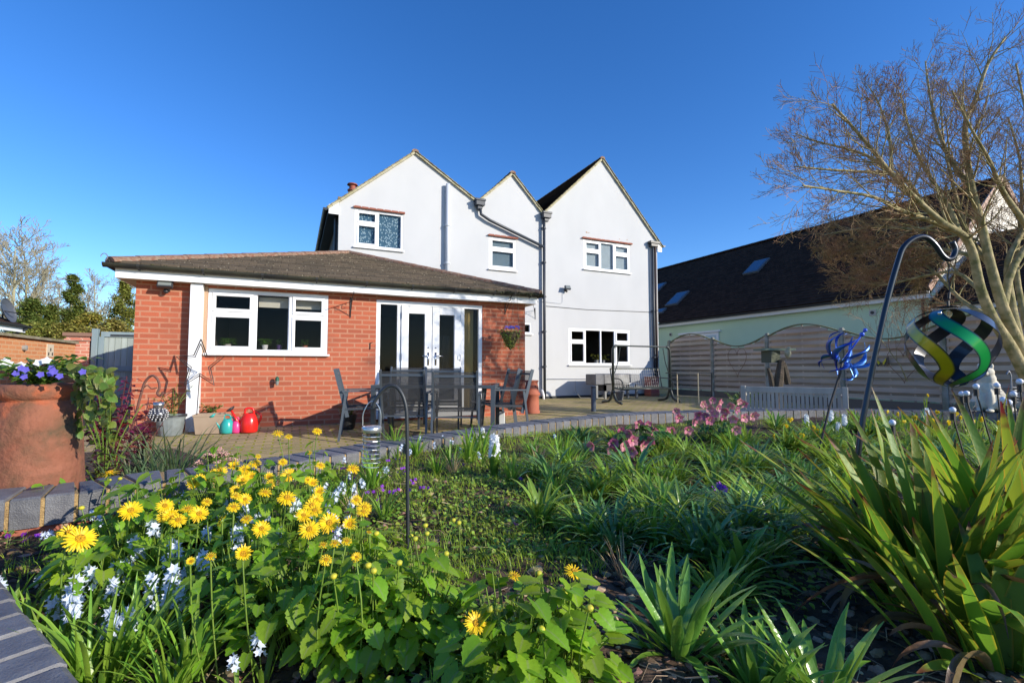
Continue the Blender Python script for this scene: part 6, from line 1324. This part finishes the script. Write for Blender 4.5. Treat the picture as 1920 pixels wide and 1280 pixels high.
# ---- hellebores
hel_l = leafmat('hellebore_leaf', (.08, .18, .03), edge=(.11, .2, .04), trans=.2, island=.3, rough=.35); hp = [mat('rose_petal', (.62, .14, .26), .55, trans=.3, var=(.78, .36, .40), nscale=25), mat('dusky_petal', (.36, .08, .20), .55, trans=.3, var=(.55, .2, .3), nscale=25), mat('pale_rose_petal', (.70, .34, .36), .55, trans=.3, var=(.58, .22, .28), nscale=30)]
def hellebore(flowers, z0_, label, seed, lpx):
    r = random.Random(seed); pts = [onZ(x, y, z) for x, y, z in flowers]; c = sum(pts, Vector()) / len(pts); gz = soil_z(c.x, c.y); t = thing('hellebore_plant', label, 'flowering plant', (c.x, c.y, gz)); B_ = Vector((c.x, c.y, gz)); lb = LB(); sb = MB()
    for k in range(lpx):
        a = r.uniform(0, 6.3); q = r.uniform(.03, .2); hz = r.uniform(.06, .17); P1 = Vector((cos(a) * q, sin(a) * q, hz)); sb.tube([(cos(a) * .03, sin(a) * .03, 0), P1], .002, 4, cap=False)
        for m_ in range(5): an = a + (m_ - 2) * .55; lb.leaf(P1, (0, 0, 1), (cos(an), sin(an), -.15), r.uniform(.06, .09), .04, TOOTH, .25, .3)
    lb.build('leaves', hel_l, t)
    for k, P_ in enumerate(pts):
        l_ = P_ - B_; n_ = (Vector((r.uniform(-.6, .6), r.uniform(-.6, .6), -.2)) - FW * .9).normalized(); b = MB(); floret(b, l_, r.uniform(.031, .040), n_, r, n=5, cup=.45, wd=.5); floret(b, l_ + n_ * .001, .033, n_, r, n=5, cup=.5, wd=.45)
        fo = b.build('flower', hp[r.choice((0, 0, 1, 2))], t); b = MB(); b.ico(l_ + n_ * .006, .006, .2, r); b.build('flower_centre', mat('hellebore_eye', (.5, .5, .15), .7), fo); sb.tube([(l_.x * .4, l_.y * .4, 0), (l_.x * .8, l_.y * .8, l_.z * .85), l_], .002, 4, cap=False)
        if r.random() < .6: lb2 = LB(); [lb2.leaf(l_ - n_ * .01, (0, 0, 1), (cos(q_), sin(q_), .3), .035, .02, TOOTH, .2, .3) for q_ in (0, 2, 4)]; lb2.build('bract', sq_l, t)
    sb.build('stems', stemm, t)
hellebore([(1198, 795, .5), (1213, 795, .5), (1180, 812, .48), (1165, 808, .48), (1225, 808, .48), (1200, 822, .45), (1220, 825, .45), (1185, 825, .46), (1160, 818, .45), (1110, 835, .42), (1147, 842, .41), (1185, 845, .41), (1170, 835, .43), (1205, 835, .42), (1150, 830, .44), (1250, 808, .47), (1258, 806, .47)], 0, 'dusky pink hellebore left of the taller one', 4, 22)
hellebore([(1268, 770, .55), (1272, 783, .53), (1310, 778, .54), (1317, 757, .58), (1335, 750, .6), (1348, 755, .6), (1330, 765, .58), (1360, 770, .57), (1340, 775, .56), (1370, 760, .58), (1385, 752, .6), (1395, 757, .6), (1380, 768, .56), (1355, 780, .54), (1395, 782, .54), (1410, 780, .53), (1375, 785, .53), (1330, 787, .52), (1290, 805, .48), (1380, 805, .48), (1300, 790, .5), (1415, 778, .53), (1345, 765, .57), (1322, 780, .54)], 0, 'tall rose pink hellebore in front of the bench end', 7, 30)
cm = clump(41, 60, .14, .02, leafmat('cranesbill', (.06, .16, .03), trans=.25), 'dark green mounded plant against the coping left of the hellebores', None, el=(.2, 1.3), droop=(.5, 2), r0=.1); v = onZ(1085, 822, .36); cm.location = (v.x, v.y, soil_z(v.x, v.y))

# ---- plants behind the coping at the left
def leafy(px, py, d, z, n, spread, hgt, lsize, m, name, label, shape=OVAL, zlo=0, stems=8, flat=1.0, stemcol=stemm, group=None, cat='shrub'):
    v = at(px, py, d); r = random.Random(int(px * 7 + py)); t = thing(name, label, cat, (v.x, v.y, z), group=group); lb = LB(); sb = MB()
    for s_ in range(stems):
        a = r.uniform(0, 6.3); q = r.uniform(.2, 1) * spread; tip = Vector((cos(a) * q, sin(a) * q * flat, hgt * r.uniform(.5, 1))); pts = catmull([Vector((cos(a) * q * .1, sin(a) * q * .1, 0)), Vector((tip.x * .4, tip.y * .4, tip.z * .6)), tip], 4); sb.tube(pts, .003, 4, cap=False)
        for k in range(n // stems):
            f = r.uniform(.15, 1) * (len(pts) - 1); i = min(len(pts) - 2, int(f)); p_ = pts[i].lerp(pts[i + 1], f - i); a2 = r.uniform(0, 6.3)
            o_ = Vector((r.gauss(0, .012), r.gauss(0, .012), r.gauss(0, .01)))
            lb.leaf(p_ + o_ + Vector((0, 0, zlo)), (r.uniform(-.5, .5), r.uniform(-.5, .5), 1), (cos(a2), sin(a2), r.uniform(-.5, .4)), lsize * r.uniform(.6, 1.2), lsize * .75, shape, .25, .25)
    sb.build('stems', stemcol, t); lb.build('leaves', m, t); return t
pw = leafmat('periwinkle_leaf', (.10, .19, .03), edge=(.15, .24, .05), trans=.3, island=.35, rough=.35)
t = leafy(75, 705, 1.92, .80, 300, .20, .12, .036, pw, 'periwinkle', 'purple-flowered periwinkle filling the large chimney pot planter', stems=34, zlo=.0, cat='flowering plant')
pf = mat('periwinkle_petal', (.16, .13, .62), .6, trans=.25); 
for k, (px, py) in enumerate([(48, 693), (45, 706), (97, 690), (112, 705), (95, 700), (30, 700), (76, 702), (155, 697), (40, 690), (102, 697)]):
    b = MB(); P_ = at(px, py, 1.78 + .02 * (k % 3)) - Vector(t.location); floret(b, P_, .0135, SUNV * .5 - FW * .8, RN, n=5, cup=.1, wd=.5); b.build('flower', pf, t)
for k, (px, py) in enumerate([(8, 678), (87, 676), (38, 685), (73, 680), (15, 682)]):
    b = MB(); P_ = at(px, py, 1.85) - Vector(t.location); floret(b, P_, .018, SUNV * .5 - FW * .6 + U * .4, RN, n=5, cup=.1, wd=.5); b.build('flower', sq_w, t)
# trailing ivy to the right of the pot
iv = leafmat('ivy_leaf', (.13, .20, .03), edge=(.2, .22, .06), trans=.35, island=.5)
t = thing('trailing_ivy', 'ivy trailing down the right side of the big planter', 'climber', tuple(at(150, 700, 1.9))); lb = LB(); sb = MB(); r = random.Random(4); B_ = Vector(t.location)
for s_ in range(13):
    ex = r.uniform(-10, 60); ey = r.uniform(20, 130); P0 = at(120 + r.uniform(-20, 20), 690, 1.88); P1 = at(165 + ex * .6, 690 + ey * .3, 1.86 + r.uniform(-.05, .1)); P2 = at(150 + ex, 700 + ey, 1.86 + r.uniform(-.05, .12)); pts = catmull([P0 - B_, P1 - B_, P2 - B_], 6); sb.tube(pts, .0015, 4, cap=False)
    for k in range(18): p_ = pts[int(r.uniform(2, len(pts) - 1))]; a2 = r.uniform(0, 6.3); lb.leaf(p_, (-FW * .6 + U * .5) + Vector((r.uniform(-.4, .4), r.uniform(-.4, .4), 0)), RT * cos(a2) + U * (sin(a2) - .5), r.uniform(.02, .045), .032, CORD, .2, .2)
sb.build('stems', stemm, t); lb.build('leaves', iv, t)
redl = leafmat('red_leaf', (.17, .02, .035), edge=(.28, .04, .06), trans=.35, island=.5)
leafy(212, 860, 2.95, .12, 420, .22, .74, .05, redl, 'red_leaf_shrub', 'dark red-leaved shrub in front of the grey-blue gate', TOOTH, stems=16, stemcol=mat('red_stem', (.12, .03, .03), .7))
leafy(262, 850, 3.2, .12, 120, .14, .55, .045, redl, 'red_leaf_shrub', 'smaller dark red shrub behind the rusty hook', TOOTH, stems=9, stemcol=MATS['red_stem'])
leafy(205, 720, 2.8, .15, 90, .2, .62, .05, iv, 'climbing_rose_leaves', 'yellow-green leafy climber mixed with the dark red shrub', TOOTH, stems=12)
leafy(190, 880, 2.6, .12, 160, .17, .3, .035, leafmat('heuchera', (.10, .035, .03), edge=(.12, .16, .04), trans=.3, island=.6), 'heuchera_plant', 'mixed red and green low plant against the planter', CORD, stems=16)
ag = leafmat('agapanthus_leaf', (.09, .15, .06), trans=.25, island=.3, tip=(.25, .2, .1))
for i, (px, py, d, s_, lab) in enumerate([(300, 870, 2.75, 1, 'grey-green grassy clump behind the coping, nearest the rusty hook'), (335, 850, 2.95, 1.1, 'tall grey-green grassy clump behind the coping under the grey pot'), (250, 885, 2.6, .8, 'low grassy clump behind the coping beside the planter'), (275, 850, 3.1, .9, 'grassy clump in front of the grey glazed pot')]):
    c_ = clump(51 + i, 70, .42 * s_, .009, ag, lab, None, el=(.7, 1.5), droop=(.2, 1.9), r0=.08, name='grassy_clump'); v = at(px, py, d); c_.location = (v.x, v.y, .12)
# border soil behind the coping, left
g = MB(); pts = [at(-60, 800, 1.9), at(170, 800, 2.0), at(300, 800, 2.55), at(420, 800, 2.85), at(450, 800, 3.6), at(330, 800, 4.6), at(150, 800, 4.4), at(-100, 800, 3.2)]
g.poly([Vector((p_.x, p_.y, .10)) for p_ in pts][::-1]); g.poly([Vector((p_.x, p_.y, .10)) for p_ in pts])
g = MB(); top = [Vector((p_.x, p_.y, .10)) for p_ in pts]; n = len(top); g.add(top + [Vector((p_.x, p_.y, -.3)) for p_ in top], [tuple(range(n))] + [(i, (i + 1) % n, n + (i + 1) % n, n + i) for i in range(n)]); g.build('border_soil', soil_m)['kind'] = 'structure'
# sedum
v = at(405, 868, 2.95); t = thing('sedum_plant', 'pink-headed sedum on the patio side of the coping', 'flowering plant', (v.x, v.y, .1)); lb = LB(); b = MB(); r = random.Random(2)
for k in range(26):
    a = r.uniform(0, 6.3); q = r.uniform(0, .12); tp = Vector((cos(a) * q, sin(a) * q, .27 - q * .8)); b.tube([(tp.x * .3, tp.y * .3, 0), tp], .002, 4)
    for j in range(8): lb.leaf(tp + Vector((r.gauss(0, .012), r.gauss(0, .012), r.uniform(-.06, 0))), (0, 0, 1), (r.uniform(-1, 1), r.uniform(-1, 1), .3), .025, .018, OVAL, .2, .1)
    h_ = MB()
    for j in range(26): h_.ico(tp + Vector((r.gauss(0, .014), r.gauss(0, .014), r.gauss(.004, .006))), .0042, .2, r)
    h_.build('flower_head', mat('sedum_pink', (.48, .22, .20), .8, island=.4, var=(.62, .42, .36), nscale=60), t)
b.build('stems', stemm, t); lb.build('leaves', sq_l, t)
# plants in pots by the house
leafy(325, 780, 6.35, .22, 60, .3, .45, .06, leafmat('rose_leaf', (.07, .07, .02), edge=(.14, .06, .03), trans=.3, island=.4), 'potted_rose', 'leggy rose growing in the grey glazed pot', TOOTH, stems=14)
leafy(395, 770, 6.73, .2, 90, .17, .2, .045, leafmat('planter_leaf', (.06, .12, .02), trans=.3, island=.4), 'planter_shrub', 'small leafy shrub growing in the sandy square planter', OVAL, stems=12)
c_ = clump(61, 60, .24, .012, leafmat('spiky', (.12, .18, .02), trans=.3, island=.4), 'spiky yellow-green plant in the black pot by the left chair', None, el=(.8, 1.5), droop=(0, .6), r0=.06); v = local(655, 7.05); c_.location = (v.x, v.y, .14)
v = onY(1400, 720, 9.0); leafy(1392, 730, 9.3, .0, 160, .35, .5, .07, hel_l, 'leafy_shrub', 'dark green shrub between the fence and the bench end', OVAL, stems=16)
for i, (px, s_, pm) in enumerate(((425, 1.3, None), (510, .9, 'w'), (590, .7, 'p'))):  # plants on the inner kitchen ledge
    pass
def ledge_plant(px, m, label, leaf=90, sp=.1, potr=.045, lsize=.05):
    v = onY(px, 640, 8.2); t = thing('ledge_pot_plant', label, 'pot plant', (v.x, 8.18, 1.136)); b = MB(); b.lathe([(potr * .7, 0), (potr, .09), (potr * .9, .09), (.001, .08)], n=14); b.build('pot', m, t); lb = LB(); r = random.Random(px)
    for k in range(leaf): a = r.uniform(0, 6.3); q = r.uniform(.0, sp); lb.leaf((cos(a) * q * .7, sin(a) * q * .4, .09 + r.uniform(0, .09)), (0, 0, 1), (cos(a), sin(a), r.uniform(-.2, .7)), lsize * r.uniform(.6, 1.2), lsize * .7, OVAL, .2, .3)
    lb.build('leaves', leafmat('house_plant', (.13, .3, .03), trans=.4, island=.3), t)
def sill_plant(px, py, label):
    v = onY(px, py, 12.3); t = thing('window_pot_plant', label, 'pot plant', (v.x, 12.3, .99)); b = MB(); b.lathe([(.05, 0), (.07, .13), (.06, .13), (.001, .12)], n=12); b.build('pot', mat('pot_glass_white', (.6, .6, .58), .4), t); lb = LB(); r = random.Random(px)
    for k in range(46): a = r.uniform(0, 6.3); q = r.uniform(.02, .16); lb.leaf((cos(a) * q, sin(a) * q * .4, .14 + r.uniform(0, .16)), (0, -.4, 1), (cos(a), sin(a), r.uniform(-.2, .6)), .08, .04, OVAL, .2, .3)
    lb.build('leaves', leafmat('sill_leaf', (.3, .34, .05), trans=.3), t)
sill_plant(1118, 668, 'small plant behind the left dark pane of the wide ground-floor window'); sill_plant(1131, 668, 'yellow-green plant behind the right dark pane of the wide ground-floor window')
ledge_plant(427, mat('pot_cream', (.5, .45, .4), .5), 'bushy green pot plant inside the left kitchen pane', 130, .15, .05)
ledge_plant(497, mat('pot_white', (.75, .73, .7), .4), 'leafy plant in a white pot inside the middle kitchen pane')
ledge_plant(524, mat('pot_purple', (.12, .06, .18), .4), 'small plant in a purple pot inside the middle kitchen pane', 40, .06, .04, .035)
ledge_plant(572, mat('pot_terra', (.4, .13, .06), .6), 'small plant in a terracotta pot inside the right kitchen pane', 50, .08, .04, .04)
# hanging basket
c = BK + Vector((-.0, -.44, 0)); c.z = onY(957, 625, 7.56).z + .02; c.x = onY(957, 625, 7.56).x; t = thing('hanging_basket', 'conical hanging basket of trailing plants with blue flowers on top', 'hanging basket', c); t.scale = (1.15, 1.15, 1.15); lb = LB(); r = random.Random(8)
b = MB(); b.lathe([(.15, .0), (.145, -.03), (.09, -.14), (.02, -.25), (.001, -.27)], n=16); b.build('basket_cone', mat('wicker', (.10, .075, .04), .9, bump=1, bscale=80), t)
for k in range(420):
    a = r.uniform(0, 6.3); zz = r.uniform(-.22, .05); q = max(.02, .16 * (1 + zz * 3.2)) * r.uniform(.8, 1.15); lb.leaf((cos(a) * q, sin(a) * q, zz), (cos(a), sin(a), .6), (cos(a + 1), sin(a + 1), -.7), r.uniform(.015, .035), .02, OVAL, .2, .3)
for s_ in range(16):
    a = r.uniform(0, 6.3); q = .15
    for k in range(14): lb.leaf((cos(a) * q + r.gauss(0, .008), sin(a) * q + r.gauss(0, .008), -.02 * k * r.uniform(.8, 1)), (cos(a), sin(a), .2), (r.uniform(-1, 1), r.uniform(-1, 1), -1), .018, .014, OVAL, .2, .2)
lb.build('leaves', leafmat('basket_leaf', (.17, .25, .03), edge=(.3, .27, .06), trans=.35, island=.6), t)
b = MB()
for k in range(26): a = r.uniform(0, 6.3); q = r.uniform(0, .14); floret(b, Vector((cos(a) * q, sin(a) * q, .06 + r.uniform(0, .03))), .02, Vector((r.uniform(-.5, .5), -.8, .6)), r, n=5, cup=.1, wd=.5)
b.build('flowers', mat('blue_violet', (.16, .12, .5), .6, trans=.2), t)
b = MB()
hk = Vector((BK.x, 7.54, BK.z + .19)) - c
for k in range(3): a = k * 2.1; b.tube([(cos(a) * .15, sin(a) * .15, 0), hk], .0018, 4)
b.build('chains', iron, t)

# ---- trees
def grow(out, tw, p, d, L, r, lvl, rnd, up=.25, spread=.75, nch=(7, 6, 5, 4), ratio=.5, minr=.0016, maxl=3, seg=5, wig=.16):
    pts = [p]; rs = [r]; dirs = [d]
    for i in range(seg):
        d = (d + Vector((rnd.gauss(0, wig), rnd.gauss(0, wig), rnd.gauss(0, wig) + up * .22))).normalized(); p = p + d * (L / seg); pts.append(p); rs.append(max(minr, r * (1 - .8 * (i + 1) / seg))); dirs.append(d)
    (out if lvl <= 1 else tw).tube(pts, rs, 6 if lvl == 0 else (4 if lvl == 1 else 3), cap=False)
    if lvl < maxl: kids(out, tw, pts, rs, L, lvl, rnd, up, spread, nch, ratio, minr, maxl, wig)
def kids(out, tw, pts, rs, L, lvl, rnd, up, spread, nch, ratio, minr, maxl, wig, start=.2, hmul=1):
    n = nch[lvl]
    for k in range(n):
        f = start + (1 - start) * (k + rnd.random()) / n; x = f * (len(pts) - 1); i = min(len(pts) - 2, int(x)); p = pts[i].lerp(pts[i + 1], x - i); d0 = (pts[i + 1] - pts[i]).normalized()
        o = d0.orthogonal().normalized(); o = Matrix.Rotation(rnd.uniform(0, 2 * pi), 3, d0) @ o; nd = (d0 * (1 - spread * .45) + o * spread * rnd.uniform(.6, 1.1)).normalized()
        rr = max(minr, rs[i] * .5); LL = L * ratio * rnd.uniform(.65, 1.2) * (1.15 - .45 * f)
        grow(out, tw, p, nd, LL, rr, lvl + 1, rnd, up, spread, nch, ratio, minr, maxl, 4 if lvl + 1 < 3 else 3, wig)
barkm = mat('mossy_bark', (.46, .37, .19), .9, var=(.18, .17, .06), nscale=9, bump=1, bscale=25); twigm = mat('reddish_twig', (.30, .15, .08), .8, var=(.26, .19, .07), nscale=3)
tree = thing('bare_tree', 'spreading leafless tree with mossy yellow-green limbs at the right edge', 'tree')
D0 = 6.7
def LP(pts, dd=0, d0=D0): n = len(pts); return [at(x, y, d0 + dd * i / (n - 1)) for i, (x, y) in enumerate(pts)]
LIMBS = [
 ([(1962, 815), (1940, 720), (1912, 650), (1880, 575), (1858, 500), (1842, 430), (1823, 354), (1813, 295), (1810, 230), (1830, 184), (1852, 121), (1885, 70)], 0, .075, .010),
 ([(1950, 760), (1898, 655), (1862, 598), (1838, 540), (1824, 475), (1805, 440), (1768, 418), (1711, 367), (1662, 315), (1639, 285), (1600, 240), (1560, 195)], -.8, .066, .009),
 ([(1790, 432), (1740, 412), (1690, 395), (1640, 370), (1570, 358), (1505, 348)], -1.2, .035, .006),
 ([(1735, 392), (1705, 345), (1672, 325), (1620, 322), (1550, 318), (1490, 312)], -.4, .03, .006),
 ([(1823, 354), (1785, 305), (1757, 240), (1742, 170), (1735, 115)], .8, .035, .006),
 ([(1912, 650), (1895, 560), (1890, 490), (1915, 440), (1945, 380), (1930, 250), (1905, 120)], .6, .05, .008),
 ([(1930, 430), (1885, 367), (1869, 334), (1852, 295), (1820, 240), (1785, 170)], -.6, .035, .006),
 ([(1826, 480), (1770, 468), (1700, 462), (1630, 458), (1570, 475)], 1.9, .028, .006),
 ([(1838, 545), (1790, 510), (1720, 520), (1650, 535), (1590, 520)], 2.0, .026, .006),
 ([(1768, 418), (1720, 430), (1650, 425), (1590, 432), (1545, 440)], 1.8, .026, .006),
 ([(1672, 325), (1668, 260), (1650, 200), (1628, 160)], .4, .022, .005),
 ([(1960, 700), (1925, 610), (1905, 500), (1915, 400), (1912, 300), (1890, 220)], 1.0, .045, .007),
 ([(1800, 440), (1778, 385), (1725, 300), (1700, 225), (1688, 175)], .3, .032, .006),
 ([(1858, 500), (1815, 440), (1790, 360), (1770, 270), (1765, 200)], 1.0, .035, .006),
 ([(1700, 355), (1640, 300), (1590, 280), (1530, 265), (1490, 250)], .2, .024, .005),
 ([(1880, 575), (1900, 500), (1955, 420), (2000, 330), (2010, 200)], .3, .05, .01),
 ([(1862, 598), (1800, 560), (1740, 500), (1680, 490), (1620, 500)], 2.0, .03, .006)]
limb_b, twig_b = MB(), MB(); rt = random.Random(42)
for pts, dd, r0, r1 in LIMBS:
    r0 *= 1.2; r1 *= 1.5; P3 = catmull(LP(pts, dd), 3); n = len(P3); rs = [r0 + (r1 - r0) * (i / (n - 1)) ** .8 for i in range(n)]; o = MB(); o.tube(P3, rs, 9, cap=False); limb_b.add(o.v, o.f); Ln = sum((b_ - a_).length for a_, b_ in zip(P3, P3[1:]))
    big_ = r0 > .045
    low = pts[-1][1] > 400
    kids(limb_b, twig_b, P3, [x * .8 for x in rs], min(1.9, Ln * .6), 0, rt, .05 if low else .3, .7, (26 if big_ else 20, 8, 6, 3) if not low else (28, 10, 7, 5), .5, .0022, 3, .13, start=.38 if big_ else .15)
limb_b.build('limbs', barkm, tree, smooth=True); twig_b.build('twigs', twigm, tree)
b = MB(); P_ = at(1962, 815, D0); b.tube([Vector((P_.x + .05, P_.y, -.2)), Vector((P_.x, P_.y, P_.z + .05))], [.16, .10], 10); b.build('trunk', barkm, tree, smooth=True)
# bare shoots in front of the green wall
for px, lab in ((1700, 'thin leafless shoots rising behind the fence below the tree'),):
    t = thing('bare_shoots', lab, 'shrub'); a_, b_ = MB(), MB(); rr = random.Random(3)
    for k in range(9): p0 = at(1700 + k * 12, 690, 9.8); p0.z = .6; grow(a_, b_, p0, Vector((rr.uniform(-.3, .3), rr.uniform(-.3, .3), 1)).normalized(), 1.7, .012, 1, rr, .3, .6, (6, 6, 5, 4), .5, .0025, 3)
    a_.build('stems', barkm, t); b_.build('twigs', twigm, t)

# far trees beyond the garden wall
def far_bare(px, py_top, d, label, seed, w=1.0, m=None, thick=.02, n0=12):
    base = at(px, 690, d); base.z = -.5; H_ = at(px, py_top, d).z; t = thing('bare_tree', label, 'tree', base); a_, b_ = MB(), MB(); r = random.Random(seed)
    trunk = [Vector((0, 0, 0)), Vector((r.uniform(-.2, .2), 0, H_ * .25)), Vector((r.uniform(-.4, .4), 0, H_ * .6)), Vector((r.uniform(-.4, .4), 0, H_ * .95))]; pts = catmull(trunk, 4); rs = [H_ * .018 * (1 - .85 * i / (len(pts) - 1)) for i in range(len(pts))]; a_.tube(pts, rs, 7)
    kids(a_, b_, pts, rs, H_ * .75 * w, 0, r, .35, .75, (n0, 7, 6, 3), .48, thick, 3, .14, start=.2); a_.build('trunk', mat('grey_bark', (.34, .32, .2), .9), t); b_.build('twigs', m or mat('far_twig', (.34, .30, .20), .9), t)
far_bare(8, 440, 36, 'tall bare tree at the left edge beyond the bungalow', 1, .9, n0=40, thick=.016)
far_bare(34, 452, 39, 'second tall bare tree crowding the left-edge tree', 6, .95, n0=40, thick=.018)
far_bare(205, 530, 43, 'bare tree hard against the broad conifer', 7, .8, n0=26, thick=.016)
far_bare(140, 520, 47, 'bare tree rising behind the pointed conifer', 8, .8, n0=26, thick=.016)
far_bare(62, 505, 42, 'bare tree between the left-edge tree and the pointed conifer', 2, .8, n0=26, thick=.016)
far_bare(172, 512, 44, 'bare tree between the two conifers', 3, .7, n0=26, thick=.015)
far_bare(247, 530, 40, 'bare tree just behind the brick extension corner', 4, .7, n0=24, thick=.015)
far_bare(98, 520, 46, 'thin bare tree left of the pointed conifer', 5, .6, n0=20, thick=.015)
def conifer(px, pyt, d, wpx, label, col, seed, name='conifer_tree', n=20000, irregular=.35, dome=False):
    base = at(px, 690, d); base.z = -.5; H_ = at(px, pyt, d).z + .5; W = wpx / FOC * d / 2; t = thing(name, label, 'tree', base); r = random.Random(seed); lb = LB(); tb = MB(); tb.tube([(0, 0, 0), (0, 0, H_ * .9)], [.18, .03], 6); tb.build('trunk', MATS['grey_bark'], t)
    cl = [(r.random() ** (.8 if dome else 1.1), r.uniform(0, 6.3), r.uniform(.5, 1.05)) for _ in range(110)]
    for k in range(n):
        f, a, q = r.choice(cl); w_ = W * ((1 - f) ** .75 if not dome else sqrt(max(0.02, 1 - (f * 1.0) ** 2.2))) * q * (1 + irregular * sin(a * 3 + f * 9)); c = Vector((cos(a) * w_, sin(a) * w_, H_ * (.03 + .97 * f))) + Vector((r.gauss(0, .28), r.gauss(0, .28), r.gauss(0, .25))) * (1 - f * .6)
        a2 = r.uniform(0, 6.3); d_ = Vector((cos(a2), sin(a2), r.uniform(-.9, .6))).normalized() * r.uniform(.10, .22); e_ = d_.cross(Vector((r.uniform(-1, 1), r.uniform(-1, 1), 1))).normalized() * .045; lb.addu([c, c + d_ * .5 + e_, c + d_, c + d_ * .5 - e_], [(0, 1, 2, 3)], [(.5, 0), (1, .5), (.5, 1), (0, .5)])
    lb.build('crown', leafmat(name + str(seed), col, trans=.15, island=.5, rough=.8, spec=.1), t)
conifer(128, 516, 38, 84, 'tall pointed dark conifer beyond the garden wall', (.13, .17, .035), 1)
conifer(226, 530, 37, 80, 'broad conifer next to the brick extension corner', (.22, .24, .05), 2)
conifer(52, 560, 34, 60, 'ivy-covered low tree behind the bungalow roof', (.13, .18, .04), 3, 'evergreen_tree', dome=True)
conifer(90, 575, 35, 40, 'narrow evergreen left of the pointed conifer', (.15, .19, .04), 4, 'evergreen_tree')
conifer(165, 590, 33, 90, 'low yellow-green shrubby tree between the conifers', (.33, .31, .06), 5, 'evergreen_tree', dome=True)
conifer(205, 600, 31, 90, 'olive shrubby tree behind the gate', (.30, .27, .07), 6, 'evergreen_tree', dome=True)
conifer(120, 610, 30, 110, 'olive shrubby tree behind the end of the garden wall', (.27, .26, .06), 7, 'evergreen_tree', dome=True)
conifer(60, 610, 29, 90, 'bushy green tree right of the bungalow roof', (.25, .27, .06), 8, 'evergreen_tree', dome=True)
b = MB(); b.tube([at(60, 511, 33), at(125, 524, 36), at(260, 541, 40)], .012, 4); o = b.build('overhead_wire', black); tag(o, 'thin overhead wire crossing behind the conifers', 'wire')
